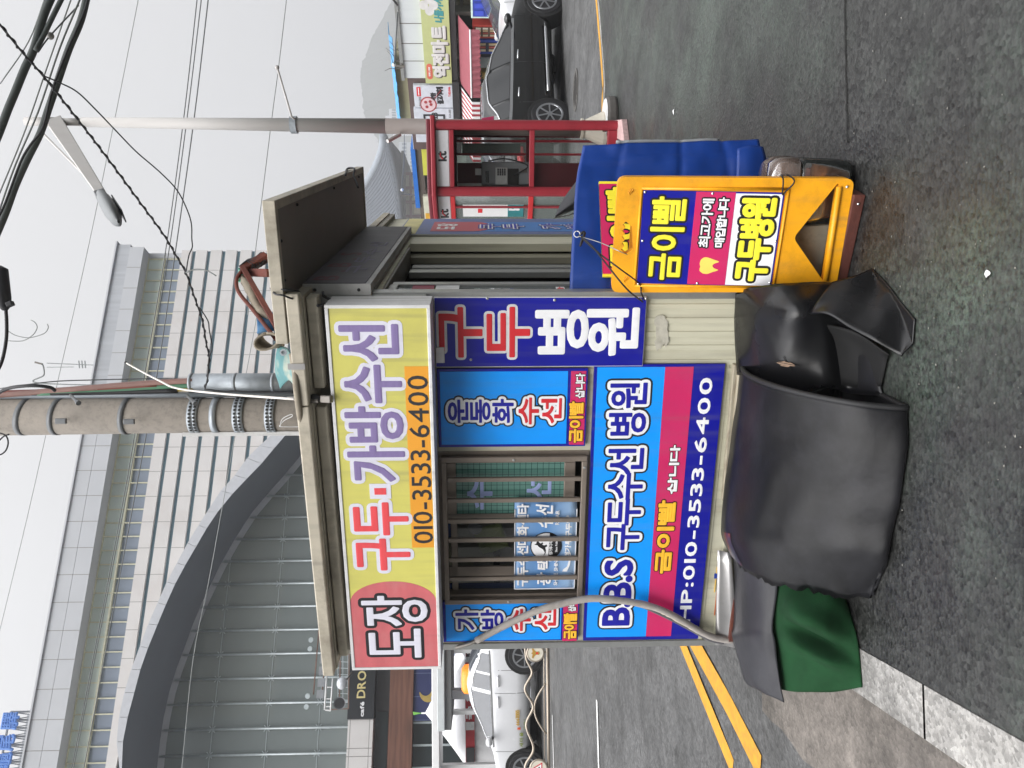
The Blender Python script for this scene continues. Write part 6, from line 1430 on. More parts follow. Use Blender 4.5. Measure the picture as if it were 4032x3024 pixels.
# taxi on the station side, facing left
a, b = RG(2138, 2580), RG(2138, 3022); h = b - a; h.z = 0; W_ = h.length; hn = h.normalized(); side_ = V((-hn.y, hn.x, 0)) * -1
s_ = 1.11; c = (a + b) / 2 + side_ * .93 * s_ ; c.z = road_z(c.x, c.y)
tx, TB, tsec, td = car('taxi', 'white taxi with an orange roof lamp, standing behind the wavy railing', 'taxi', c, ang(a, b), M['car_white'], M['car_glass_grey'], s_, W_ / s_, False, 1.47, 7, 'car_white')
def taxi_bits():
    mb = TB(); z = 1.47
    mb.tube([V((-.25, 0, z + .01)), V((-.25, 0, z + .1)), V((-.25, 0, z + .13))], [.17, .16, .06], 16); 
    mb = TB(); g = []
    for zz, k in ((z + .0, 1.0), (z + .10, .96), (z + .155, .72), (z + .165, .2)):
        g.append([V((-.28 + .26 * k * max(-1, min(1, 1.3 * cos(2 * pi * i / 20))), .20 * k * max(-1, min(1, 1.3 * sin(2 * pi * i / 20))), zz)) for i in range(21)])
    mb.grid(g); mb.build('roof_lamp', M['orange_lamp'], tx, smooth=True)
    Tm = MAT[tx] @ Matrix.Scale(s_, 4); rot = Tm.to_3x3().normalized()
    y = 1 if (rot @ V((0, 1, 0))).y < 0 else -1
    ex = rot @ V((-1 if y > 0 else 1, 0, 0)) ; P = Plane(Tm @ V((0, y * .932, 0)), ex)
    if P.n.y > 0: P = Plane(P.o, -ex)
    P = P.shift(.014)
    gold, olive = mat('decal_gold', '#b8922e', .4), mat('decal_olive', '#6f7a34', .4)
    r = P.rect(2046, 2941, 2060, 2884); lettering('lettering', tx, P, '새마을', r, [(.003, olive)], .001, gap=.3)
    r = P.rect(2038, 2874, 2049, 2864); lettering('lettering', tx, P, '콜', r, [(.004, mat('decal_orange', '#d4552a', .4))], .001)
    r = P.rect(2032, 2858, 2046, 2797); lettering('lettering', tx, P, '444-1000', r, [(.003, gold)], .001)
    r = P.rect(2030, 2830, 2036, 2797); lettering('lettering', tx, P, '77777', r, [(.002, gold)], .001)
    r = P.rect(2062, 2875, 2068, 2832); lettering('lettering', tx, P, '개인택시', r, [(.001, olive)], .001)
taxi_bits()
# ------------------------------------------------------------------ wavy railing in the middle of the road
def railing():
    base = RG(2164, 2790); d = base.y
    th = thing('railing', 'bronze tube railing with a wavy top rail and round badges', 'railing', base)
    mt = mat('rail_bronze', '#a59a8c', .35, metal=.6, var=.06)
    px = lambda y: D(2100, y, d).x
    def P(x, y): p = D(x, y, d); return p
    top = [(2055, 2330), (2095, 2420), (2060, 2490), (2068, 2555), (2074, 2598), (2095, 2649), (2067, 2713), (2099, 2782), (2072, 2855), (2101, 2948), (2068, 3020), (2098, 3090), (2066, 3160)]
    mb = MB(); mb.tube(spline([P(x, y) for x, y in top], 8), .026, 10); mb.build('wavy_rail', mt, th, smooth=True)
    mb = MB(); mb.tube([P(2152, 2330), P(2158, 2800), P(2163, 3160)], .036, 10); mb.build('bottom_rail', mt, th, smooth=True)
    mb = MB(); mb.tube([P(2138, 2330), P(2142, 2620), P(2146, 3160)], .012, 8); mb.build('thin_rail', mt, th, smooth=True)
    for y0, y1 in ((2690, 2890),):
        mb = MB(); n = 14; mb.tube([P(2150 - 46 * sin(pi * i / n), y0 + (y1 - y0) * i / n) for i in range(n + 1)], .020, 8); mb.build('hoop', mt, th, smooth=True)
    for y in (2500, 2568, 3020): 
        mb = MB(); mb.tube([P(2100, y), P(2200, y)], .022, 8); mb.build('post', mt, th, smooth=True)
    for i, (x, y) in enumerate(((2108, 2568), (2121, 3020))):
        c = P(x, y); mb = MB(); mb.lathe(c + V((0, -.04, 0)), [(.175, -.012), (.19, 0), (.175, .012)], 28, (0, -1, 0)); bd = mb.build('badge', mt, th, smooth=False)
        mb = MB(); mb.lathe(c + V((0, -.053, 0)), [(.155, 0), (.155, .004)], 28, (0, -1, 0)); mb.build('disc', mat('badge_cream', '#d8d2c2', .5, var=.06), bd)
        Q = Plane(c + V((0, -.058, 0)), (1, 0, 0)); mb = MB()
        if i == 0:
            bird = [(0, .09), (.025, .06), (.085, .075), (.11, .05), (.06, .02), (.03, -.01), (.035, -.07), (0, -.09)]
            mb.prism(Q, bird + [(-a, b) for a, b in bird[-2:0:-1]], 0, .003); mb.use(1); mb.lathe(c + V((0, -.061, -.03)), [(.022, 0), (.022, .003)], 10, (0, -1, 0)); mb.build('emblem', [mat('emblem_gold', '#b08a3a', .4), M['red_ink']], bd)
        else:
            t = lambda r: [(r * cos(pi / 2 + 2 * pi * k / 3), r * sin(pi / 2 + 2 * pi * k / 3)) for k in range(3)]
            mb.prism(Q, t(.14), 0, .002); mb.use(1); mb.prism(Q, t(.10), .002, .004); mb.use(2); mb.pbox(Q, -.03, .03, -.02, .01, .004, .005); mb.build('emblem', [M['red_ink'], M['white_ink'], M['text_dark']], bd)
railing()
# ================================================================== STATION BUILDING (left, across the road)
o_ = D(1900, 3024, 30); 
def _fit():
    best = None
    for k in range(-5, 45):
        a = radians(k); P = Plane(V((o_.x, o_.y, 0)), V((cos(a), sin(a), 0)))
        e = abs(P.px(109, 3024)[1] - P.px(481, 954)[1])
        if best is None or e < best[0]: best = (e, P)
    return best[1]
ST = _fit()
mk('stone', '#d8d5d3', .7, var=.05, vs=.6, dirt='#bdb0a8', da=.4, ds=.35); mk('stone_grey', '#c4c6ca', .6, var=.05, vs=.7)
mk('joint', '#8f8c8a', .8); mk('slot_glass', '#7793a0', .15, var=.15, vs=.8); mk('win_pale', '#dbe6df', .2, var=.08, vs=.5); mk('win_blue', '#929cab', .12, var=.1, vs=.4)
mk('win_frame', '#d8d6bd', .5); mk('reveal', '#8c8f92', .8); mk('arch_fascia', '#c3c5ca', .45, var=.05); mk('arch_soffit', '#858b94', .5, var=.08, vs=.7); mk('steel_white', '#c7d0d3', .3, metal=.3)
mk('wood_clad', '#6f4a3b', .6, var=.45, vs=1.2, stretch=(.5, .5, 7)); mk('dark_glass', '#2e3638', .08, var=.2, vs=.5)
SX = lambda y, x=700, off=0: ST.px(x, y, off)[0]
SZ = lambda x, y=1254, off=0: ST.px(x, y, off)[1]
def station():
    th = thing('station', 'large pale stone station building with a glazed arch, across the road', 'building', ST.o)
    global SZ
    sR = SX(985); sL = SX(3024) - 14
    outer_px = [(474, 3060), (447 + 12, 2921), (468, 2824), (489, 2727), (516, 2636), (550, 2545), (583, 2457), (620, 2374), (656, 2292), (696, 2217), (738, 2138), (781, 2068), (814, 2016), (869, 1932), (924, 1871), (972, 1804), (1021, 1755), (1075, 1707), (1200, 1600), (1420, 1440), (1700, 1310), (1960, 1230)]
    inner_px = [(478, 3060), (484, 2921), (503, 2824), (529, 2727), (553, 2636), (583, 2551), (620, 2460), (653, 2381), (690, 2299), (729, 2226), (772, 2153), (814, 2080), (857, 2016), (915, 1945), (972, 1885), (1030, 1825), (1080, 1765), (1130, 1707), (1260, 1590), (1480, 1450), (1740, 1330), (1960, 1270)]
    soff_px = [(616, 3060), (632, 2921), (647, 2824), (668, 2727), (696, 2636), (730, 2545), (762, 2457), (797, 2374), (836, 2292), (873, 2217), (918, 2138), (962, 2068), (996, 2016), (1060, 1940), (1110, 1885), (1160, 1825), (1210, 1765), (1262, 1715), (1380, 1620), (1560, 1500), (1780, 1400), (1960, 1340)]
    nF, nG = .55, -2.6
    A = [ST.px(x, y, nF) for x, y in outer_px]; Bc = [ST.px(x, y, nF) for x, y in inner_px]; Cc = [ST.px(x, y, nG) for x, y in soff_px]
    for l in (A, Bc, Cc): # close the left half by mirroring about the crown
        s0 = l[0][0]; l[:0] = [(2 * s0 - a, b) for a, b in l[:0:-1]]
    def s_arch(t):
        h = A[len(A) // 2:]
        for (a, b), (c, d) in zip(h[:-1], h[1:]):
            if b >= t >= d: return a + (c - a) * (b - t) / (b - d)
        return None
    crown = max(b for a, b in A)
    def band(t0, t1, n0, n1, m, nm, s_end=sR):
        mb = MB(); k = 5
        if t0 >= crown: mb.pbox(ST, sL, s_end, t0, t1, n0, n1)
        else:
            q = []
            for i in range(k + 1):
                t = t0 + (t1 - t0) * i / k; s = s_arch(t); q.append((s if s is not None else A[len(A) // 2][0] + .02, t))
            if q[0][0] >= s_end: return None
            mb.prism(ST, q + [(s_end, t1), (s_end, t0)], n0, n1)
            if t1 < crown or True:
                pass
        return mb.build(nm, m, th)
    # bands measured down the facade
    xs = [474, 504, 535]
    sl = SX(1560, 430)
    mb = MB(); mb.pbox(ST, sl, sR + .15, 18.68, 19.3, -1.2, .28); mb.build('louvre_block', mat('louvre_grey', '#b7babf', .6, var=.10, vs=1.0, stretch=(5, 5, .1)), th)
    mb = MB(); mb.pbox(ST, sL, sR + .3, 19.302, 19.37, -1.4, .36); mb.build('roof_edge', M['stone_grey'], th)
    band(18.685, 19.3, -.3, .30, M['stone_grey'], 'parapet', sl - .01); band(18.02, 18.67, -.3, .30, M['stone_grey'], 'parapet')
    SZ = lambda x: ST.px(x, 1254)[1] + .26
    band(SZ(552), 18.02, -1.0, -.33, M['reveal'], 'reveal')  # darker grey puts the shadow under the parapet into the band's colour
    band(SZ(621), SZ(552), -1.0, -.40, M['win_pale'], 'window_band'); band(SZ(699), SZ(622), -1.0, -.42, M['win_blue'], 'window_band')
    # cream frames between the panes
    mb = MB(); n = 0; s = sR - .3
    zt, zm, zb = SZ(552), SZ(621), SZ(699)
    while s > sL:
        mb.pbox(ST, s - .025, s + .025, zb, zt, -.4, -.32); s -= .585
    mb.pbox(ST, sL, sR, zm - .035, zm + .035, -.42, -.30); mb.pbox(ST, sL, sR, zt - .06, zt - .001, -.42, -.31)
    o = mb.build('window_frame', M['win_frame'], th); o['kind'] = 'stuff'
    cuts = [699]
    x = 741
    while x < 1990: cuts += [x, x + 15]; x += 60.5
    for i in range(0, len(cuts) - 1, 2):
        band(SZ(cuts[i + 1]), SZ(cuts[i]), -.3, 0, M['stone'], 'stone_band')
        if i + 2 < len(cuts): band(SZ(cuts[i + 2]) - .05, SZ(cuts[i + 1]) + .05, -.6, -.12, M['slot_glass'], 'slot_window')
    # joints between the slabs
    mb = MB(); s = sR - 1.1
    while s > sL:
        mb.pbox(ST, s - .012, s + .012, 18.02, 18.67, .30, .304); mb.pbox(ST, s - .012, s + .012, 18.685, 19.3, .30, .304) if s < sl else None
        for i in range(0, len(cuts) - 1, 2):
            a, b = SZ(cuts[i + 1]), SZ(cuts[i]); sa = s_arch(a)
            if sa is None or sa < s: mb.pbox(ST, s - .01, s + .01, a, b, 0, .004)
        s -= 1.1
    o = mb.build('slab_joint', M['joint'], th); o['kind'] = 'stuff'
    mb = MB(); mb.pbox(ST, sR - .25, sR, 0, 18.0, -16, -.3); mb.pbox(ST, sR, sR + .001, 0, .001, -1, 0); mb.build('end_wall', M['stone_grey'], th)
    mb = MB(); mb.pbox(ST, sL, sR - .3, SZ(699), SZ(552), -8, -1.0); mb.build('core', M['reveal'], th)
    SZ = lambda x, y=1254, off=0: ST.px(x, y, off)[1]
    # arch: pale fascia slabs, dark soffit, pale lip
    mb = MB()
    for i in range(len(A) - 1):
        p = [A[i], A[i + 1], Bc[i + 1], Bc[i]]
        cx = [sum(q[0] for q in p) / 4, sum(q[1] for q in p) / 4]
        p = [(cx[0] + (a - cx[0]) * .985, cx[1] + (b - cx[1]) * .985) for a, b in p]
        mb.prism(ST, p, nF - .2, nF)
    mb.build('arch_fascia', M['arch_fascia'], th)
    mb = MB(); mb.grid([[ST.pt(a, b, nF - .1) for a, b in A], [ST.pt(a, b, -.3) for a, b in A]]); mb.build('arch_edge', M['joint'], th)
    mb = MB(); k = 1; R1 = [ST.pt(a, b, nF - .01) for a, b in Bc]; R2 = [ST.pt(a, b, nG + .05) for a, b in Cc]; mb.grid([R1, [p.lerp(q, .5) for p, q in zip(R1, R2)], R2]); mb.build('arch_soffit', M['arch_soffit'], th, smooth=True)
    mb = MB(); c0 = (sum(a for a, b in Cc) / len(Cc), 0); mb.grid([[ST.pt(a, b, nG + .06) for a, b in Cc], [ST.pt(c0[0] + (a - c0[0]) * .985, b * .985 - .05, nG + .06) for a, b in Cc]]); mb.build('arch_lip', M['arch_fascia'], th)
    # glazing
    half = Cc[len(Cc) // 2:]
    def s_in(t):
        for (a, b), (c, d) in zip(half[:-1], half[1:]):
            if b >= t >= d: return a + (c - a) * (b - t) / (b - d)
        return half[0][0]
    g = glass('arch_glass', '#bcc7c6', .42, .02)
    mb = MB(); mb.prism(ST, [(a, max(b, .3)) for a, b in Cc], nG - .02, nG + .0); mb.build('glazing', g, th)
    sLg = 2 * Cc[len(Cc) // 2][0] - half[-1][0]
    mb = MB(); s = SX(3024, 800, nG) - 12; fit = []
    z_j = [SZ(v, 2600, nG) for v in (590, 866, 1075, 1272, 1420)]
    def top_at(s):
        h = half
        if s < h[0][0]: return h[0][1]
        for (a, b), (c, d) in zip(h[:-1], h[1:]):
            if a <= s <= c: return b + (d - b) * (s - a) / (c - a + 1e-9)
        return .5
    tubes = MB(); s = SX(2974, 800, nG)
    step = (SX(2016 + 1045 / 1.6458, 800, nG) - SX(2016 + 1205 / 1.6458, 800, nG))
    k = -12
    while True:
        ss = s + k * step; k += 1
        if ss > half[-1][0]: break
        t = top_at(ss)
        tubes.cyl(ST.pt(ss, .3, nG + .16), ST.pt(ss, t - .1, nG + .16), .05, n=8)
        for z in z_j:
            if z < t - .4: fit.append((ss, z))
    o = tubes.build('mullion', M['steel_white'], th, smooth=True); o['kind'] = 'stuff'
    mb = MB()
    for z in z_j: mb.pbox(ST, SX(3024) - 14, s_in(z), z - .012, z + .012, nG + .005, nG + .02)
    mb.build('glass_joint', M['steel_white'], th)
    mb = MB()
    for s1, z in fit:
        for q in (1, -1): mb.bar(ST.pt(s1 - .12, z - .12 * q, nG + .06), ST.pt(s1 + .12, z + .12 * q, nG + .06), .03, .03)
    o = mb.build('spider_fitting', M['steel_white'], th); o['kind'] = 'stuff'
    # hall behind the glass: pale balcony front, dark below
    s1 = half[-1][0]; s0 = SX(3024) - 16
    mb = MB(); mb.pbox(ST, s0, s1, SZ(1330, 2600, nG - 3), SZ(1080, 2600, nG - 3), nG - 3.6, nG - 3); mb.build('hall_floor', M['reveal'], th)
    mb = MB(); mb.pbox(ST, s0, s1, 0, SZ(560, 2600, nG), nG - 6.2, nG - 6); mb.build('hall_back', mat('hall_dark', '#949ca0', .8, var=.25, vs=.5), th)
    mb = MB(); mb.pbox(ST, SX(2830, 800, nG), s1, SZ(1090, 2400, nG), SZ(640, 2400, nG), nG - 1.1, nG - .9); mb.build('hall_wall', mat('hall_tan', '#eadfb8', .8, var=.25, vs=.6, stretch=(1, 1, .15)), th)
    # ground floor strip under the glazing
    N1 = nG + .7
    zc = lambda x, y=2827: ST.px(x, y, N1)[1]; sc_ = lambda y, x=1500: ST.px(x, y, N1)[0]
    sl, sr = sc_(3024) - 14, sc_(2300)
    mb = MB(); zz = (zc(1371), zc(1378), zc(1461), zc(1470)); mb.pbox(ST, sl, sc_(2829), zz[3], zz[0], nG, N1)
    mb.build('stone_beam', M['stone'], th)
    mb = MB()
    for y in (2832, 2945, 2977): s = sc_(y); mb.pbox(ST, s - .012, s + .012, zz[3], zz[0], N1, N1 + .006)
    for x in (1380, 1456): mb.pbox(ST, sl, sc_(2829), zc(x) - .01, zc(x) + .01, N1, N1 + .005)
    mb.build('beam_joint', M['joint'], th)
    mb = MB(); mb.pbox(ST, sl, sr, zc(1531), zc(1474), nG, N1 - .35); mb.build('dark_strip', mat('strip_dark', '#4a4a4c', .6, var=.1), th)
    mb = MB(); mb.pbox(ST, sl, sc_(2805), zc(1524), zc(1478), N1 - .35, N1 - .32); mb.build('strip_window', M['dark_glass'], th)
    mb = MB(); mb.pbox(ST, sl, sr, zc(1625), zc(1532), nG, N1 + .1); mb.build('timber_band', M['wood_clad'], th)
    mb = MB(); mb.pbox(ST, sl, sc_(2838), .3, zc(1626), N1 - .4, N1 - .3); mb.build('shop_window', M['dark_glass'], th)
    mb = MB()
    for y in (2850, 2940, 3030): s = sc_(y); mb.pbox(ST, s - .04, s + .04, .3, zc(1626), N1 - .3, N1 - .2)
    mb.build('shop_frame', M['steel_white'], th)
    mb = MB(); mb.pbox(ST, sc_(2838), sr, .3, zc(1626), nG, N1); mb.build('mural_wall', mat('mural_navy', '#27305f', .6, var=.12, vs=1.5), th)
    mb = MB(); Q = ST.shift(N1 + .01)
    for y in (2650, 2742, 2835): s = Q.px(1700, y)[0]; mb.pbox(Q, s - .015, s + .015, .5, zc(1626), 0, .006)
    mb.build('mural_joint', mat('mural_line', '#5a6488', .6), th)
    c = Q.px(1686, 2720); k = abs(Q.px(1686, 2690)[0] - c[0])
    moon = [(1.15 * k * cos(a), 1.15 * k * sin(a)) for a in [radians(100 + 210 * i / 14) for i in range(15)]] + [(.35 * k + .85 * k * cos(a), .32 * k + .85 * k * sin(a)) for a in [radians(290 - 170 * i / 12) for i in range(13)]]
    mb = MB(); mb.prism(Q, [(c[0] + a * 1.3, c[1] + b * 1.1) for a, b in moon], 0, .012); mb.build('moon', mat('mural_gold', '#b39a52', .6), th)
    mb = MB(); c = Q.px(1718, 2762)
    for a, b, r in ((-.3, .45, .42), (.35, .2, .5), (-.55, -.1, .45), (.0, -.5, .6), (.6, -.4, .45)): mb.lathe(Q.pt(c[0] + a * k * 1.3, c[1] + b * k * 1.3, .004 + .002 * (a + 1)), [(r * k, 0), (r * k, .01)], 18, ST.n)
    mb.build('cloud', mat('mural_cloud', '#a9b2cf', .6), th)
    mb = MB(); c = Q.px(1800, 2590)
    for i, (a, b, r) in enumerate(((0, .4, .35), (.3, .1, .3), (-.3, .0, .3), (.1, -.4, .35), (.5, -.5, .2), (-.2, -.75, .2))): mb.lathe(Q.pt(c[0] + a * k * 1.4, c[1] + b * k * 1.4, .004 + .001 * i), [(r * k, 0), (r * k, .01)], 14, ST.n)
    mb.build('cloud', mat('mural_white', '#b7bfd6', .6), th)
    # cafe sign board
    cs = thing('cafe_sign', 'black cafe sign with gold and white lettering under the station glazing', 'sign', ST.pt(sc_(2730), zc(1476, 2730), N1))
    r = (sc_(2829), sc_(2560), zc(1476, 2740), zc(1374, 2740)); mb = MB(); mb.pbox(ST, *r, N1 - .6, N1 + .15); mb.build('panel', mat('cafe_black', '#1d2126', .5, var=.1), cs)
    Q2 = ST.shift(N1 + .155); mk('cafe_gold', '#e6d79a', .4)
    q = Q2.rect(1417, 2821, 1434, 2764); lettering('lettering', cs, Q2, 'café', q, [(.012, M['white_ink'])], .004, gap=.05, h=.006)
    q = Q2.rect(1405, 2748, 1442, 2642); lettering('lettering', cs, Q2, 'DRO', q, [(.012, M['cafe_gold'])], .004, gap=.12, h=.006)
    return th
station()
def station_fittings():
    Q = ST.shift(-.9)
    th = thing('panel_rack', 'rusty rack of grey panels standing on the ledge below the station arch', 'rack', Q.pt(*Q.px(1370, 2600)))
    rust = mat('frame_rust', '#7a6258', .8, var=.3)
    P = lambda x, y, n=0: Q.pt(*Q.px(x, y), n)
    for a, b in (((1268, 2340), (1234, 2735)), ((1300, 2360), (1268, 2735)), ((1376, 2420), (1372, 2790)), ((1372, 2790), (1290, 2795)), ((1340, 2600), (1336, 2790))):
        mb = MB(); mb.bar(P(*a), P(*b), .05, .05); mb.build('bar', rust, th)
    for i in range(7):
        y = 2440 + i * 46; x = 1274 - i * 4.5; mb = MB(); a, b = Q.px(x, y + 34), Q.px(x + 30, y); mb.pbox(Q, a[0], b[0], b[1], a[1], .04, .08); mb.build('panel', mat('panel_grey', '#8f9296', .6), th)
    mb = MB()
    for i in range(14): a = P(1330, 2430 + i * 25); b = P(1372, 2432 + i * 25); mb.bar(a, b, .025, .025)
    for x in (1330, 1350, 1370): mb.bar(P(x, 2425), P(x, 2760), .02, .02)
    mb.build('mesh_guard', M['steel_white'], th)
    for x, y in ((1228, 2520), (1224, 2555), (1215, 2740), (1210, 2782)):
        mb = MB(); mb.lathe(P(x, y, .15), [(.05, -.12), (.11, 0), (.10, .05)], 12, ST.n); mb.build('floodlight', M['steel_white'], th)
    la = thing('ladder', 'short white ladder standing against the ledge below the arch', 'ladder', P(1318, 2795, .3))
    for a, b in (((1294, 2660), (1286, 2793)), ((1318, 2670), (1309, 2796))):
        mb = MB(); mb.tube([P(*a, .4), P(*b, .4)], .035, 8); mb.build('rail', M['white_paint'], la, smooth=True)
    for y in (2705, 2750, 2780):
        mb = MB(); mb.tube([P(1290, y, .4), P(1314, y, .4)], .022, 8); mb.build('rung', M['white_paint'], la)
    mb = MB(); mb.tube([P(1288, 2793, .4), P(1310, 2796, .4)], .03, 8); mb.build('rung', M['white_paint'], la)
    c = P(1360, 2763, 1.2); s = thing('loudspeaker', 'round black horn loudspeaker beside the cafe sign', 'loudspeaker', c)
    mb = MB(); mb.lathe(c, [(.08, -.25), (.10, -.1), (.24, .08), (.24, .1), (.10, .0), (.03, .03)], 20, ST.n); mb.build('horn', mat('horn_grey', '#6d7074', .5), s, smooth=False)
    mb = MB(); mb.lathe(c, [(.2, .075), (.12, .05), (.03, .06), (.03, .09)], 20, ST.n); mb.build('mouth', M['cable'], s)
    c = P(1374, 2687, 1.6); s = thing('globe_lamp', 'white globe lamp over the cafe sign', 'lamp', c)
    mb = MB(); mb.ball(c, .24, 16, (1, 1, .85)); mb.build('globe', mat('globe_white', '#d5d8de', .25), s, smooth=True)
    mb = MB(); mb.tube([c + V((0, .1, -.1)), c + V((.05, 1.0, -.2))], .03, 6); mb.build('arm', M['alu_dark'], s)
    # roof lettering on its truss
    R = Plane(ST.o - ST.n * 7, ST.ex)
    rt = thing('rooftop_sign', 'big blue characters on a steel truss on the station roof', 'sign', R.pt(*R.px(110, 2960)))
    mk('sign_blue', '#5a86cf', .5)
    a = R.px(55, 2880); hgt = abs(R.px(40, 2880)[1] - R.px(92, 2880)[1])
    zb = R.px(91, 2830)[1]
    for ch, y0, y1 in (('驛', 2868, 2806), ('尾', 2952, 2892), ('龜', 3032, 2962)):
        s0, s1 = R.px(60, y0)[0], R.px(60, y1)[0]; lettering('lettering', rt, R.shift(.3), ch, (s0, s1, zb + .05, zb + hgt * 1.25), [(.05, M['sign_blue'])], .0, h=.05)
    mb = MB(); s0, s1 = R.px(100, 3100)[0], R.px(100, 2802)[0]; t0, t1 = zb - 1.9, zb + hgt * 1.05
    n = 9
    for i in range(n + 1):
        s = s0 + (s1 - s0) * i / n; mb.bar(R.pt(s, t0), R.pt(s, t1), .07, .07)
        if i < n: mb.bar(R.pt(s, t0), R.pt(s + (s1 - s0) / n, t1), .045, .045); mb.bar(R.pt(s, t1), R.pt(s + (s1 - s0) / n, t0), .045, .045)
    for t in (t0, (t0 + t1) / 2, t1): mb.bar(R.pt(s0, t), R.pt(s1, t), .07, .07)
    o = mb.build('truss', mat('truss_grey', '#8b8e92', .7), rt)
    mb = MB(); mb.pbox(R, s0, s1 - .2, t0, t1 - .1, -1.4, -1.3); mb.build('back_panel', mat('truss_panel', '#b2b5ba', .7, var=.1), rt)
    # rooftop mast
    m0 = D(372, 1440, 37); ma = thing('antenna', 'faint thin antenna mast on the station roof behind the concrete pole', 'antenna', m0)
    mb = MB(); mb.tube([m0 + V((0, 0, -.6)), D(185, 1430, 37)], .025, 6); mb.tube([D(290, 1445, 37), D(185, 1446, 37)], .02, 6); mb.build('mast', M['grey_wire'], ma)
    mb = MB()
    for x in (310, 322, 334): mb.tube([D(x, 1420, 37), D(x + 3, 1450, 37)], .03, 6)
    mb.build('crossbar', M['grey_wire'], ma)
    lamp = thing('hooked_lamp', 'thin hooked lamp rising above the station roof', 'lamp', D(520, 1500, 33))
    mb = MB(); mb.tube(spline([D(520, 1520, 33), D(150, 1508, 33), D(172, 1478, 33), (D(172, 1450, 33)), D(166, 1432, 33)], 6), .03, 6); mb.build('stem', M['grey_wire'], lamp, smooth=True)
    mb = MB(); mb.bar(D(167, 1434, 33), D(138, 1426, 33), .07, .07); mb.build('head', M['alu_dark'], lamp)
station_fittings()
# ------------------------------------------------------------------ shelter, white canopy, market tents
def shelter():
    d = 19.5; th = thing('bus_shelter', 'grey flat roofed bus shelter behind the taxi', 'shelter', RG(2100, 2790))
    P = Plane(V((0, d, 0)), (1, 0, 0)); g = road_z(-8, d)
    r = P.rect(1722, 2881, 1748, 2400); mb = MB(); mb.pbox(P, *r, -1.8, 0); mb.build('roof', mat('shelter_light', '#b9bfc0', .5, var=.06), th, bevel=.02)
    r = P.rect(1749, 2881, 1774, 2400); mb = MB(); mb.pbox(P, *r, -1.7, -.08); mb.build('beam', mat('shelter_dark', '#5d5f5f', .6, var=.1), th)
    for y0, y1, n, m in ((2793, 2754, -.6, 'stone_grey'), (2826, 2811, -1.2, 'arch_soffit'), (2480, 2465, -1.2, 'arch_soffit')):
        r = P.rect(1774, y0, 1900, y1); mb = MB(); mb.pbox(P, r[0], r[1], g, r[3], n - .2, n); mb.build('post', M[m], th, bevel=.01)
    mb = MB(); r = P.rect(1758, 2900, 1772, 2880); mb.pbox(P, *r, -.9, -.5); mb.build('gutter_end', M['steel_white'], th)
    d2 = 22.5; P = Plane(V((0, d2, 0)), (1, 0, 0)); r = P.rect(1702, 3100, 1728, 2560)
    t2 = thing('canopy', 'long white canopy edge running behind the bus shelter roof', 'canopy', P.pt(r[1], 0, 0))
    mb = MB(); mb.pbox(P, *r, -1.6, 0); mb.build('roof', M['white_paint'], t2, bevel=.02)
    for y in (3070, 2850, 2600): s = P.px(1800, y)[0]; mb = MB(); mb.pbox(P, s - .06, s + .06, .3, r[2], -.9, -.75); mb.build('post', M['white_paint'], t2)
shelter()
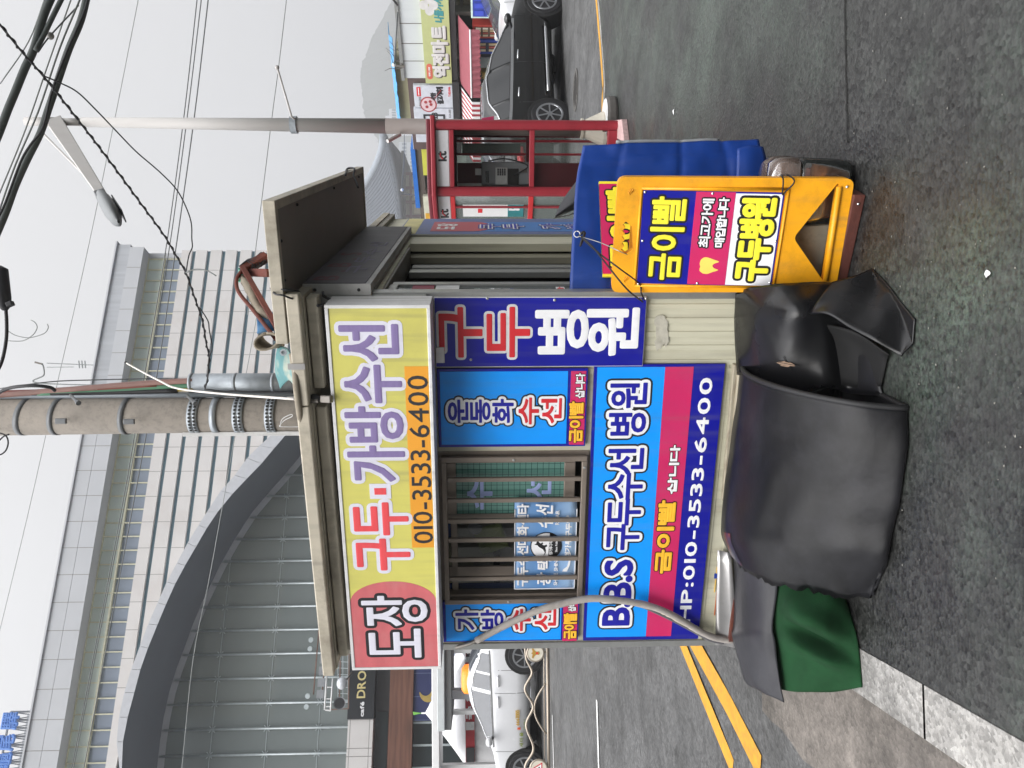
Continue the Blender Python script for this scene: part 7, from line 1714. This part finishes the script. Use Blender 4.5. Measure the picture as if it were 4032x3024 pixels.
def tent(label, yl, yr, px_peak, d, words, red):
    th = thing('market_tent', label, 'tent', D(2040, (yl + yr) / 2, d), 0, 'white market tents')
    e = 1833; a, b = D(e, yl, d), D(e, yr, d); w = (b.x - a.x); pk = D(px_peak, (yl + yr) / 2, d + w / 2); pk.z = D(px_peak, (yl + yr) / 2, d).z
    wh = mk_once('tent_white', '#e2e2e4', .7, var=.05); z0 = a.z; gz = .42
    c = [V((a.x, d, z0)), V((b.x, d, z0)), V((b.x, d + w, z0)), V((a.x, d + w, z0))]
    mb = MB(); n = 8
    for i in range(4):
        p, q = c[i], c[(i + 1) % 4]; rows = []
        for k in range(n + 1):
            f = k / n; g = f ** .82; rows.append([(p.lerp(q, j / 6)).lerp(pk, f) + V((0, 0, -(1 - f) * f * .25 * w * .22)) for j in range(7)])
        mb.grid(rows)
    mb.build('roof', wh, th, smooth=False)
    mb = MB()
    for i in range(4):
        p, q = c[i], c[(i + 1) % 4]; rows = []
        for zz in (0, -.12, -.24): rows.append([p.lerp(q, j / 12) + V((0, 0, zz + (.015 * (j % 2) if zz == -.24 else 0))) for j in range(13)])
        mb.grid(rows)
    mb.build('valance', wh, th, solid=.008)
    mb = MB(); g = []
    for i in range(25):
        p = c[0].lerp(c[3], 0) ; x = a.x + .03 + (w - .06) * i / 24; o = .03 * sin(i * 2.3); g.append([V((x, d + .06 + o, z0 - .05)), V((x, d + .05 + o * 1.4, (z0 + gz) / 2)), V((x, d + .08 + o, gz))])
    mb.grid(g); mb.build('side_wall', wh, th, smooth=True)
    for p in c: mb = MB(); mb.tube([V((p.x, p.y, gz)), p], .028, 8); mb.build('leg', M['steel_white'], th)
    mb = MB(); mb.tube([pk + V((0, 0, -.05)), pk + V((0, 0, .12))], .03, 8); mb.build('finial', M['white_paint'], th)
    mb = MB(); mb.add([pk + V((.0, 0, .08)), pk + V((.05, 0, .40)), pk + V((-.06, 0, .38))], [(0, 1, 2)]); mb.build('flag', mat('flag_green', '#6fae4a', .6), th, solid=.01)
    # printed banner on the valance
    P = Plane(V((a.x, d - .03, z0)), (1, 0, 0)); H = D(1870, yl, d).z - z0
    bn = thing('tent_banner', red[0], 'banner', P.pt(w / 2, H, 0))
    mb = MB(); mb.grid([[P.pt(.06 + (w - .12) * i / 16, t, .012 * sin(i * 1.7)) for i in range(17)] for t in (-.01, H)]); bp = mb.build('print', mat('banner_red', '#b3232f', .5, var=.2, vs=2.5), bn, solid=.006)
    Q = P.shift(.025)
    for s0, s1, m in ((.06, .06 + (w - .12) * .17, 'text_dark'), ((w - .12) * .36, (w - .12) * .44, 'white_worn')):
        mb = MB(); mb.pbox(Q, s0, s1, H + .01, -.02, 0, .004); mb.build('print_block', M[m], bn)
    for t, f0, f1, m in words: lettering('lettering', bn, Q.shift(.004), t, (w * f0, w * f1, H * .85, H * .15), [(.012, M[m])], .001, h=.003)
    return th
tent('white market tent with a small green pennant, left of the kiosk behind the taxi', 3017, 2599, 1655, 24, (('국수', .45, .57, 'white_ink'), ('창고대방출', .62, .80, 'white_ink'), ('90', .83, .92, 'white_ink'), ('sale', .92, .98, 'text_dark')), ('red sale banner on the tent behind the taxi', ))
tent('second white market tent partly hidden by the kiosk left edge', 2592, 2174, 1655, 24, (('창고', .05, .16, 'white_ink'), ('대방출', .3, .5, 'white_ink')), ('red and black banner on the tent beside the kiosk edge', ))
# ================================================================== SHOPS ACROSS THE STREET (right)
o_ = D(1900, 74, 22)
def _fit2():
    best = None
    for k in range(-70, -10):
        a = radians(k); P = Plane(V((o_.x, o_.y, 0)), V((cos(a), sin(a), 0))); e = abs(P.px(1654.6, 0)[1] - P.px(1677.6, 318.7)[1])
        if best is None or e < best[0]: best = (e, P)
    return best[1]
SH = _fit2(); GZ = road_z(10, 24)
mk('panel_white', '#cfd3d6', .5, var=.05, vs=.8, dirt='#a9aeb2', da=.35, ds=.8, streak=True); mk('sign_green', '#b9bf86', .5, var=.05); mk('beam_black', '#2b2a2b', .6)
mk('brown_clad', '#5a4a48', .7, var=.15, vs=1.5, stretch=(1, 1, 8)); mk('shop_dark', '#2a2c2b', .5, var=.4, vs=1.2); mk('khaki', '#a3a182', .7, var=.1); mk('awning_pink', '#8f4c55', .75, var=.12); mk('awning_red', '#96303a', .7, var=.1)
def shx(y, x=1900): return SH.px(x, y)[0]
def shz(x, y): return SH.px(x, y)[1]
def mart():
    th = thing('mart', 'grocery shop with a white panelled parapet and green sign, behind the black car', 'shop', SH.pt(shx(150), GZ, 0))
    sl, sr = shx(309), shx(0) + 5.0; zt = shz(1565, 0); zs1 = (shz(1654.6, 0) + shz(1677.6, 318)) / 2; zs0 = (shz(1767, 0) + shz(1779.5, 318)) / 2
    mb = MB(); mb.pbox(SH, sl, sr, zs1 - .02, zt, -7, 0); mb.build('parapet', M['panel_white'], th)
    mb = MB(); mb.pbox(SH, sl - .05, sr, zt, zt + .10, -7.1, .06); mb.build('coping', M['alu'], th)
    for y in (92, 171, 240): s = shx(y, 1610); mb = MB(); mb.pbox(SH, s - .01, s + .01, zs1, zt, 0, .006); mb.build('panel_joint', M['alu_dark'], th)
    mb = MB(); mb.pbox(SH, sl, sr, zs0 - .18, zs0 - .01, -7, .12); mb.build('beam', M['beam_black'], th)
    mb = MB(); mb.pbox(SH, sl, sr, GZ, zs0 - .18, -7, -.9); mb.build('shop_front', M['shop_dark'], th)
    for y in (309, 232, 170, 60): s = shx(y); mb = MB(); mb.pbox(SH, s - .05, s + .05, GZ, zs0 - .18, -.9, -.1); mb.build('pier', M['alu_dark'], th)
    mb = MB(); mb.pbox(SH, shx(300), shx(250), 1.0 + GZ, 2.4 + GZ, -.86, -.84); mb.build('shop_window', M['dark_glass'], th)
    mb = MB(); mb.pbox(SH, shx(60), sr, GZ, zs0 - .4, -.88, -.8); mb.build('green_wall', mat('shop_green', '#35482f', .7, var=.3, vs=2), th)
    mb = MB()
    for i in range(3): mb.pbox(SH, shx(95), shx(30), 1.75 + GZ + .3 * i, 1.95 + GZ + .3 * i, -.7, -.5)
    mb.build('goods', mat('goods', '#6d6453', .8, var=.6, vs=9), th)
    # awning: cassette, sloping cloth, scalloped valance
    a0, a1 = shx(322), shx(56); Z = zs0 - .25
    mb = MB(); mb.grid([[SH.pt(a0 + (a1 - a0) * i / 20, Z, .05) for i in range(21)], [SH.pt(a0 + (a1 - a0) * i / 20, Z - .34, .9) for i in range(21)]]); aw = mb.build('awning', M['awning_pink'], th, solid=.012)
    mb = MB(); mb.grid([[SH.pt(a0 + (a1 - a0) * i / 60, Z - .36, .9) for i in range(61)], [SH.pt(a0 + (a1 - a0) * i / 60, Z - .60 - .035 * abs(sin(i * pi / 4)), .9 + .03 * sin(i * 1.1)) for i in range(61)]]); mb.build('valance', M['awning_pink'], aw, solid=.008)
    mb = MB(); mb.tube([SH.pt(a0, Z - .35, .91), SH.pt(a1, Z - .35, .91)], .022, 8); mb.build('front_bar', M['white_paint'], aw)
    sg = thing('shop_sign', 'long pale green grocery sign with white raised characters', 'sign', SH.pt(shx(150), zs0, .1))
    mb = MB(); mb.pbox(SH, shx(318.5), sr, zs0, zs1, 0, .16); mb.build('panel', M['sign_green'], sg)
    Q = SH.shift(.161); sh = mat('letter_shadow', '#4c4a44', .6); wh = mat('letter_white', '#d2d0ce', .5)
    r = Q.rect(1708, 301, 1758, 104); lettering('lettering', sg, Q, '역전마트', (r[0] - .03, r[1] - .03, r[2] - .035, r[3] - .035), [(.028, sh)], .004, gap=.16, h=.004)
    lettering('lettering', sg, Q, '역전마트', r, [(.028, wh)], .014, gap=.16, h=.004)
    r = Q.rect(1712, 88, 1742, -6); lettering('lettering', sg, Q, '나들가게', r, [(.016, mat('letter_teal', '#3f8f92', .5))], .004, gap=.1, h=.004, skew=.1)
    c = Q.px(1690, 20); mb = MB()
    for a, b in ((-.16, 0), (.16, 0), (0, .16), (0, -.12)): mb.lathe(Q.pt(c[0] + a, c[1] + b, .002 + .002 * (a + b + .3)), [(.13, 0), (.13, .006)], 14, SH.n)
    mb.build('flower_mark', wh, sg)
    r = Q.rect(1682, 312, 1701, 251); mb = MB(); h = (r[3] - r[2]) / 2; m_ = (r[2] + r[3]) / 2
    mb.prism(Q, [(r[0] + h + h * cos(a), m_ + h * sin(a)) for a in [pi / 2 + pi * i / 8 for i in range(9)]] + [(r[1] - h + h * cos(a), m_ + h * sin(a)) for a in [-pi / 2 + pi * i / 8 for i in range(9)]], 0, .006); mb.build('pill', mat('pill_red', '#cf6a55', .5), sg)
    lettering('lettering', sg, Q, '담배 | 김밥', (r[0] + .1, r[1] - .1, r[2] + .06, r[3] - .06), [(.004, M['white_worn'])], .008, h=.003)
mart()
def at_shop(name, label, cat, px, n0, n1, body, face, words=(), frame=.05, grid=None, group=None):
    xt, yl, xb, yr = px; Q = SH.shift(n1); r = Q.rect(xt, yl, xb, yr); r = (r[0], r[1], max(GZ + .02, r[2]) if xb < 1950 else GZ, r[3])
    th = thing(name, label, cat, SH.pt((r[0] + r[1]) / 2, r[2], n0), 0, group); mb = MB(); mb.pbox(SH, *r, n0, n1); mb.build('cabinet', body, th, bevel=.01)
    f = (r[0] + frame, r[1] - frame, r[2] + (frame if xb < 1950 else .9), r[3] - frame); mb = MB(); mb.pbox(SH, *f, n1, n1 + .012); fc = mb.build('front', face, th)
    if grid:
        nx, nz, m = grid
        for i in range(nx):
            for j in range(nz):
                s = f[0] + (f[1] - f[0]) * (i + .5) / nx; t = f[2] + (f[3] - f[2]) * (j + .5) / nz; w, h = (f[1] - f[0]) / nx * .32, (f[3] - f[2]) / nz * .36
                mb = MB(); mb.pbox(SH, s - w, s + w, t - h, t + h, n1 + .012, n1 + .03); mb.build('item', m[(i * 3 + j * 5) % len(m)], fc)
    for t, q, rr, m in words: lettering('lettering', th, Q, t, Q.rect(*q), [(rr, m)], .014, h=.003)
    return th
it = [mat('item_' + c[1:], c, .5) for c in ('#d8c8a8', '#c9b08a', '#e2d6c2', '#b05040', '#e8e0d0')]
at_shop('vending_machine', 'red goods cabinet with rows of items in front of the grocery shop', 'vending machine', (1861, 151, 1965, 99), -.3, .5, mat('cab_red', '#b23a30', .5), mat('cab_dark', '#5a4636', .4, var=.2), (), .06, (4, 5, it))
at_shop('vending_machine', 'blue goods cabinet with a dark picture, left of the red cabinet', 'vending machine', (1863, 213, 1968, 157), -.3, .5, mat('cab_blue', '#243f9c', .5), mat('cab_navy', '#1c2233', .4, var=.3), (), .08, (3, 3, it))
at_shop('freezer', 'bright freezer with blue and green front at the right frame edge', 'freezer', (1855, 72, 1960, -30), -.3, .6, mat('freezer_white', '#c7dcd2', .5), mat('freezer_blue', '#2a3f9a', .5, var=.3), (), .05, (3, 3, [mat('fz1', '#4b9a4a', .5), mat('fz2', '#3b4fc0', .5), mat('fz3', '#cfe0e8', .5)]))
at_shop('whiteboard', 'pale standing board with a small tree drawing, behind the black car', 'board', (1849, 267, 1945, 226), -.5, .1, M['alu'], mat('board_pale', '#b9c4bf', .5), (), .03)
at_shop('signboard', 'small yellow standing sign among the goods left of the pale board', 'sign', (1868, 311, 1916, 285), -.4, .1, mat('sign_y', '#b8973a', .5), mat('sign_y2', '#c7a64a', .5), (('돈까스', (1876, 308, 1900, 288), .008, M['text_dark']),), .02)
at_shop('poster_banner', 'narrow banner, mauve above and yellow below, on the restaurant front', 'banner', (1858, 373, 1914, 341), -.3, -.2, mat('ban_mauve', '#a99bb0', .5), mat('ban_y', '#b9b04a', .5), (), .02)
def restaurant():
    th = thing('restaurant', 'brown clad restaurant with two white signs and a striped awning', 'restaurant', SH.pt(shx(450), GZ, 0))
    sl, sr = shx(590), shx(309) - .02; z0, z1 = shz(1790, 400), shz(1612, 400)
    mb = MB(); mb.pbox(SH, sl, sr, z0, z1, -6, -.02); mb.build('upper_wall', M['brown_clad'], th)
    mb = MB(); mb.pbox(SH, sl, sr, GZ, z0, -6, -.8); mb.build('shop_front', M['shop_dark'], th)
    mb = MB(); mb.pbox(SH, sl, sr, z0 - .16, z0 + .05, -.8, .2); mb.build('beam', M['beam_black'], th)
    for a, b in ((320, 350), (380, 420), (430, 480), (490, 560)):
        mb = MB(); mb.pbox(SH, shx(b), shx(a), GZ + .1, z0 - .25, -.78, -.75); w = mb.build('shop_window', mat('shop_glass', '#4d5553', .12, var=.3, vs=1.5), th)
    # roof behind: khaki wall and torn blue sheeting
    mb = MB(); mb.pbox(SH, sl, sr - .3, z1, z1 + .55, -6, -1.2); mb.build('roof_wall', M['khaki'], th)
    mb = MB(); g = []; k = 40
    for i in range(k + 1):
        s = sl + (shx(215, 1590) - sl) * i / k; j = .07 * mnoise.noise(V((s * 4, 1, 0))); g.append([SH.pt(s, z1 + .46 + j, -1.0), SH.pt(s, z1 + .58 + j * .7, -1.2), SH.pt(s, z1 + .66, -2.0)])
    mb.grid(g); mb.build('roof_sheet', mat('sheet_blue', '#4d8fc0', .6, var=.2, vs=1.2), th, solid=.015)
    Z = z0 - .2; a0, a1 = sl + .2, shx(335)
    mb = MB(); n = 26
    for i in range(n):
        mb.use(i % 2); s0 = a0 + (a1 - a0) * i / n; s1 = a0 + (a1 - a0) * (i + 1) / n
        mb.add([SH.pt(s0, Z, .06), SH.pt(s1, Z, .06), SH.pt(s1, Z - .36, .95), SH.pt(s0, Z - .36, .95)], [(0, 1, 2, 3)]); mb.add([SH.pt(s0, Z - .36, .952), SH.pt(s1, Z - .36, .952), SH.pt(s1, Z - .6, .955), SH.pt(s0, Z - .6, .955)], [(0, 1, 2, 3)])
    mb.build('awning', [M['awning_red'], M['white_worn']], th)
    def sign(label, px, words):
        Q = SH.shift(.14); r = Q.rect(*px); s = thing('shop_sign', label, 'sign', SH.pt((r[0] + r[1]) / 2, r[2], .1))
        mb = MB(); mb.pbox(SH, *r, 0, .14); mb.build('panel', mat('sign_panel', '#c9cdd6', .4), s, bevel=.01)
        for t, q, rr, m in words: lettering('lettering', s, Q, t, Q.rect(*q), [(rr, m)], .003, h=.003, gap=.08)
        return s, Q
    bl, rd = M['text_dark'], M['red_ink']
    s, Q = sign('white restaurant sign with black brushed characters and a red pan', (1634, 424, 1782, 337), (('착한', (1698, 396, 1714, 366), .016, bl), ('불고기찌개', (1722, 408, 1743, 343), .014, bl), ('맛으로 소문난집', (1651, 418, 1657, 382), .003, mk_once('text_grey', '#8a8a90', .5)), ('T.452-1346', (1766, 380, 1773, 343), .004, rd)))
    r = Q.rect(1642, 379, 1655, 343); mb = MB(); mb.pbox(Q, *r, 0, .004); mb.build('red_label', rd, s); lettering('lettering', s, Q, '포장전문점', (r[0] + .03, r[1] - .03, r[2] + .05, r[3] - .05), [(.004, M['white_ink'])], .006, h=.003)
    c = Q.px(1687, 411); mb = MB(); mb.lathe(Q.pt(*c), [(.26, 0), (.26, .004)], 24, SH.n); mb.bar(Q.pt(c[0] + .2, c[1] - .2, .003), Q.pt(c[0] + .5, c[1] - .42, .003), .004, .07, SH.n); mb.use(1); mb.lathe(Q.pt(*c, .004), [(.22, 0), (.22, .004)], 24, SH.n); mb.use(0)
    for a, b in ((-.08, .05), (.08, .08), (0, -.08), (.1, -.06)): mb.lathe(Q.pt(c[0] + a, c[1] + b, .0085), [(.05, 0), (.05, .003)], 10, SH.n)
    mb.build('pan_mark', [mat('pan_red', '#a23a40', .5), mat('pan_pink', '#d9c0c4', .5)], s)
    s, Q = sign('white sign with a framed number beside the lamp post', (1640, 560, 1785, 428), (('1123', (1702, 478, 1722, 444), .008, bl), ('624-1118', (1768, 465, 1774, 432), .004, mk_once('text_grey', '#8a8a90', .5))))
    r = Q.rect(1672, 520, 1752, 450); mb = MB()
    for q in ((r[0], r[1], r[2], r[2] + .06), (r[0], r[1], r[3] - .06, r[3]), (r[0], r[0] + .06, r[2] + .06, r[3] - .06), (r[1] - .06, r[1], r[2] + .06, r[3] - .06)): mb.pbox(Q, *q, 0, .01)
    mb.build('frame_mark', bl, s)
restaurant()
def row_beyond():
    th = thing('shop_row', 'low shop row with yellow and blue roof bands beyond the telephone booth', 'shop', SH.pt(shx(700), GZ, -.3))
    Q = SH.shift(-.2); f = lambda x, y: Q.px(x, y)[1]; s0, s1 = Q.px(1700, 900)[0], Q.px(1700, 535)[0]
    sb0, sb1 = Q.px(1630, 818)[0], Q.px(1630, 590)[0]
    mb = MB(); mb.pbox(Q, s0, s1, GZ, f(1657, 560), -5, -.5); mb.build('shop_front', mat('front_green', '#8f9b93', .5, var=.5, vs=1.2), th)
    mb = MB(); mb.pbox(Q, Q.px(1670, 690)[0], s1, f(1690, 600), f(1660, 600), -.5, 0); mb.build('yellow_band', mat('band_yellow', '#c9c84e', .5, var=.08), th)
    mb = MB(); mb.pbox(Q, s0, s1, f(1664, 600) + .01, f(1634, 600), -5, -.05); mb.build('brown_fascia', mat('fascia_brown', '#5f5650', .7, var=.2, vs=2, stretch=(1, 1, 7)), th)
    mb = MB(); mb.pbox(Q, sb0, sb1, f(1636, 600) + .01, f(1617, 600), -5, .02); mb.build('blue_band', mat('band_blue', '#2b6fc4', .5, var=.08), th)
    mb = MB(); mb.pbox(Q, sb1 + .02, s1, f(1636, 600) + .01, f(1617, 600) - .1, -5, .0); mb.build('grey_band', M['stone_grey'], th)
    for k, y in enumerate((750, 700, 640, 570)): 
        mb = MB(); mb.pbox(Q, Q.px(1800, y + 36)[0], Q.px(1800, y)[0], GZ + .3, GZ + 2.3, -.5, -.46); mb.build('shop_window', M['shop_glass'] if 'shop_glass' in M else mk_once('shop_glass', '#7c8a85', .12, var=.3), th)
    mb = MB(); mb.pbox(Q, Q.px(1680, 860)[0], Q.px(1680, 768)[0], f(1699, 800), f(1668, 800), -.4, .08); mb.build('white_box', mat('box_cream', '#cfcebb', .6), th)
    mb = MB(); mb.pbox(Q, Q.px(1680, 860)[0], Q.px(1680, 834)[0], f(1694, 845), f(1676, 845), .08, .1); mb.build('yellow_plate', mat('plate_yellow', '#d9a63a', .5), th)
    p = D(1580, 769, 28); w = thing('wire_pole', 'thin pole carrying wires on the roof beyond the telephone booth', 'pole', D(1640, 769, 28))
    mb = MB(); mb.tube([D(1652, 769, 28), D(1580, 768, 28)], .03, 6); mb.build('shaft', M['alu_dark'], w)
    mb = MB(); mb.ball(D(1583, 748, 28), .06, 8); mb.build('insulator', M['white_worn'], w)
    wire('thin wire crossing the sky in front of the temple roof', [(1592, 530, 27), (1590, 640, 27.5), (1583, 748, 28), (1610, 762, 28), (1622, 780, 28)], .012, 'dark_grey_wire')
row_beyond()
# bracket and wires on the blue roof, right side
def roof_bracket():
    d = 21; th = thing('wire_bracket', 'small wire bracket on the blue roof sheeting by the grocery parapet', 'bracket', D(1590, 262, d))
    mb = MB(); mb.tube([D(1592, 262, d), D(1552, 258, d), D(1548, 252, d)], .035, 6); mb.build('arm', M['alu_dark'], th)
    mb = MB(); mb.ball(D(1551, 256, d), .06, 8); mb.build('insulator', M['white_worn'], th)
    wire('power wire running from the small roof bracket to the right frame edge', [(1552, 254, d), (1558, 170, d - 1), (1563, 90, d - 2), (1566, 50, d - 2)], .02, 'dark_grey_wire')
    wire('black wire dropping to the grocery parapet at the right frame edge', [(1540, -10, 19), (1556, 8, 19), (1565, 20, 19.2)], .025)
    r = random.Random(2); tw = thing('dead_branch', 'bare leafless twigs showing above the blue roof sheeting', 'branch', D(1585, 230, 23))
    mb = MB()
    for i in range(7):
        y = 195 + i * 12; b = D(1585, y, 23); q = [b]
        for j in range(4): q.append(q[-1] + V((r.uniform(-.25, .25), 0, r.uniform(.03, .16))))
        mb.tube(q, [.02, .016, .012, .009, .006], 5)
    mb.build('twig', mat('twig', '#55504c', .9), tw)
roof_bracket()

# ================================================================== FAR THINGS FADING INTO THE FOG
def palace():
    d = 230.0; K_ = 230 / 125
    c = D(1560, 1090, d); th = thing('temple_hall', 'large traditional tiled hall fading into the fog beyond the shops', 'temple', V((c.x, d + 12, 0)))
    tip = D(1539, 584, d - 6); ez = tip.z; hw = tip.x - c.x                 # eave corner
    dep = 28.0; rz = D(1380, 1090, d + 12).z + 3
    def eave(u): return ez - 4.2 + 4.2 * abs(u) ** 3
    R = []; n = 28; m = 12; tl = mat('tile_roof', '#4a5058', .8, var=.12, vs=.5)
    yc = d + 12
    for side in (1, -1):
        rows = []
        for j in range(m + 1):
            f = j / m; g = f ** 1.55; row = []
            for i in range(n + 1):
                u = -1 + 2 * i / n; x0 = c.x + u * hw * (1 - .42 * f); row.append(V((x0, yc - side * dep * (1 - f) * (1 + .06 * abs(u) ** 3), eave(u) + (rz - eave(u)) * g)))
            rows.append(row)
        mb = MB(); mb.grid(rows); mb.build('roof', tl, th, smooth=True, solid=1.0)
    for sx in (1, -1):
        rows = []
        for j in range(m + 1):
            f = j / m; g = f ** 1.55; row = []
            for i in range(11):
                v = -1 + 2 * i / 10; row.append(V((c.x + sx * hw * (1 - .42 * f), yc + v * dep * (1 - f) * 1.06, eave(.6 + .4 * abs(v)) + (rz - eave(1)) * g)))
            rows.append(row)
        mb = MB(); mb.grid(rows); mb.build('roof_end', tl, th, smooth=True, solid=.8)
    rid = mat('ridge_tile', '#8d949c', .8)
    mb = MB(); mb.tube([V((c.x - hw * .6, yc, rz + .9)), V((c.x, yc, rz + .4)), V((c.x + hw * .6, yc, rz + .9))], 1.3, 8); mb.build('ridge', rid, th, smooth=True)
    for sx in (1, -1):
        p = []
        for j in range(m + 1):
            f = j / m; g = f ** 1.55; p.append(V((c.x + sx * hw * (1 - .42 * f), yc - dep * (1 - f) * 1.06, ez + (rz - ez) * g + .6)))
        mb = MB(); mb.tube(p, 1.1, 8); mb.build('hip', rid, th, smooth=True)
    # tile ribs running down the near slope
    mb = MB()
    for i in range(60):
        u = -1 + 2 * (i + .5) / 60; p = []
        for j in range(9):
            f = j / 8; g = f ** 1.55; p.append(V((c.x + u * hw * (1 - .42 * f), yc - dep * (1 - f) * (1 + .06 * abs(u) ** 3), eave(u) + (rz - eave(u)) * g + .55)))
        mb.tube(p, .28, 5)
    mb.build('tile_rib', tl, th)
    wl = mat('hall_wall', '#b9b39a', .8, var=.1); rd = mat('hall_red', '#6e2f33', .7)
    ww, wd = hw * .78, dep * .72; z1 = ez - 4.8
    mb = MB(); mb.box(c.x - ww, c.x + ww, yc - wd, yc + wd, -.4, z1 + 1.5); mb.build('wall', wl, th)
    mb = MB(); n = 14
    for i in range(n + 1): x = c.x - ww + 2 * ww * i / n; mb.box(x - .4, x + .4, yc - wd - .45, yc - wd, -.4, z1 + 1.2)
    for z in (z1 - 1.1, z1 - 5.5, z1 - 10, z1 - 14, z1 - 16.5): mb.box(c.x - ww, c.x + ww, yc - wd - .55, yc - wd - .01, z - .36, z + .36)
    mb.build('red_frame', rd, th)
    mb = MB()
    for i in range(n):
        for z in (z1 - 7.7, z1 - 12, z1 - 3.3): x = c.x - ww + 2 * ww * (i + .5) / n; mb.box(x - 1.3, x + 1.3, yc - wd - .2, yc - wd - .01, z - 1.3, z + 1.3)
    mb.build('window', mat('hall_window', '#d3c9a8', .6), th)
    mb = MB(); mb.box(c.x - hw * .92, c.x + hw * .92, yc - dep * .9, yc + dep * .9, ez - 4.5, ez - 3.8); mb.build('eave_soffit', mat('eave_dark', '#3a4038', .8), th)
palace()
def far_block(label, yl, yr, xt, d, col='#c3c8cc', rows=9, colsn=8):
    a, b = D(xt, yl, d), D(xt, yr, d); th = thing('apartment_building', label, 'apartment building', V(((a.x + b.x) / 2, d, -.4)))
    mb = MB(); mb.box(a.x, b.x, d, d + 25, -.4, a.z); mb.build('wall', mat('far_' + col[1:], col, .8, var=.05), th)
    mb = MB(); w = (b.x - a.x) / colsn
    for i in range(colsn):
        for j in range(rows):
            z = a.z - 3.5 - j * (a.z / (rows + 1)); x = a.x + w * (i + .5); mb.box(x - w * .32, x + w * .32, d - .12, d - .01, z - 1.4, z + 1.4)
    o = mb.build('window', mk_once('far_window', '#6f7c88', .4), th)
    mb = MB(); mb.box(a.x + (b.x - a.x) * .4, a.x + (b.x - a.x) * .65, d + 3, d + 8, a.z, a.z + 3); mb.build('roof_box', M['stone_grey'], th)
far_block('pale apartment block in the fog beyond the hall eave tip', 690, 560, 1570, 480, '#b9bfc4', 10, 9)
far_block('white apartment block with a blue mark in the fog beside the lamp post', 490, 428, 1532, 560, '#d5d9dd', 10, 6)
far_block('low pale apartment block in the fog above the blue roof sheeting', 420, 318, 1590, 600, '#c9ced3', 7, 9)
def mountain():
    mb = MB(); rows = []; d0 = 950
    prof = [(-400, 1700), (-100, 1600), (0, 1544), (80, 1500), (150, 1462), (240, 1430), (330, 1422), (430, 1425), (520, 1470), (640, 1530), (760, 1570), (900, 1600), (1100, 1640)]
    n = 260; pts = []
    for i in range(n + 1):
        y = -400 + 1500 * i / n
        for (a, xa), (b, xb) in zip(prof[:-1], prof[1:]):
            if a <= y <= b: x = xa + (xb - xa) * (y - a) / (b - a)
        pts.append(D(x, y, d0))
    top = [p + V((0, 0, 5 * mnoise.noise(V((p.x * .03, 0, 0))) + 2.2 * mnoise.noise(V((p.x * .2, 3, 0))) + 1.6 * mnoise.noise(V((p.x * .7, 5, 0))))) for p in pts]
    rows = [[V((p.x, d0 - 150, -.4)) for p in top], [V((p.x, d0 - 60, p.z * .55)) for p in top], [V((p.x, d0 - 20, p.z * .85)) for p in top], top, [V((p.x, d0 + 250, -.4)) for p in top]]
    mb.grid(rows); tag(mb.build('mountain', mat('forest', '#3d463c', .95, var=.3, vs=.08), smooth=False), kind='structure')
mountain()
# ------------------------------------------------------------------ small litter on the pavement
def litter():
    for i, (x, y, lb_, s) in enumerate(((3890, 1078, 'small white scrap of paper on the pavement near the folded rubber flap', .012), (2653, 438, 'flattened white bottle cap on the pavement before the street lamp', .02))):
        p = G(x, y, .004); mb = MB(); q = [p + V((s * (1 + .4 * random.uniform(-1, 1)) * cos(k * pi / 4), s * (1 + .4 * random.uniform(-1, 1)) * sin(k * pi / 4), .004 * random.random())) for k in range(8)]
        mb.add([p + V((0, 0, .010))] + q, [(0, 1 + k, 1 + (k + 1) % 8) for k in range(8)]); tag(mb.build('litter', M['white_worn'], solid=.001), lb_, 'litter')
    mb = MB(); r = random.Random(12)
    for i in range(120):
        p = G(3250 + 780 * r.random(), 2300 * r.random() + 0, .003); s = r.uniform(.0018, .005); a = r.random() * 3
        mb.add([p + V((s * cos(a), s * sin(a), 0)), p + V((-s * .6 * sin(a), s * .6 * cos(a), .002)), p + V((-s * cos(a), -s * sin(a), .001)), p + V((s * .6 * sin(a), -s * .6 * cos(a), .002))], [(0, 1, 2, 3)])
    tag(mb.build('grit', mat('grit', '#85837c', .8, var=.3)), kind='stuff')
litter()
# ------------------------------------------------------------------ fog
def haze():
    m = bpy.data.materials.new('fog'); m.use_nodes = True; t = m.node_tree; t.nodes.clear(); o = t.nodes.new('ShaderNodeOutputMaterial'); v = t.nodes.new('ShaderNodeVolumePrincipled')
    v.inputs['Color'].default_value = (.60, .605, .62, 1); v.inputs['Density'].default_value = HAZE; v.inputs['Anisotropy'].default_value = .0
    t.links.new(v.outputs[0], o.inputs['Volume'])
    mb = MB(); mb.box(-700, 900, -55, 1300, -1.6, 215); tag(mb.build('haze', m), kind='stuff')
HAZE = .0014
haze()
bpy.data.objects.remove(_fo, do_unlink=True)
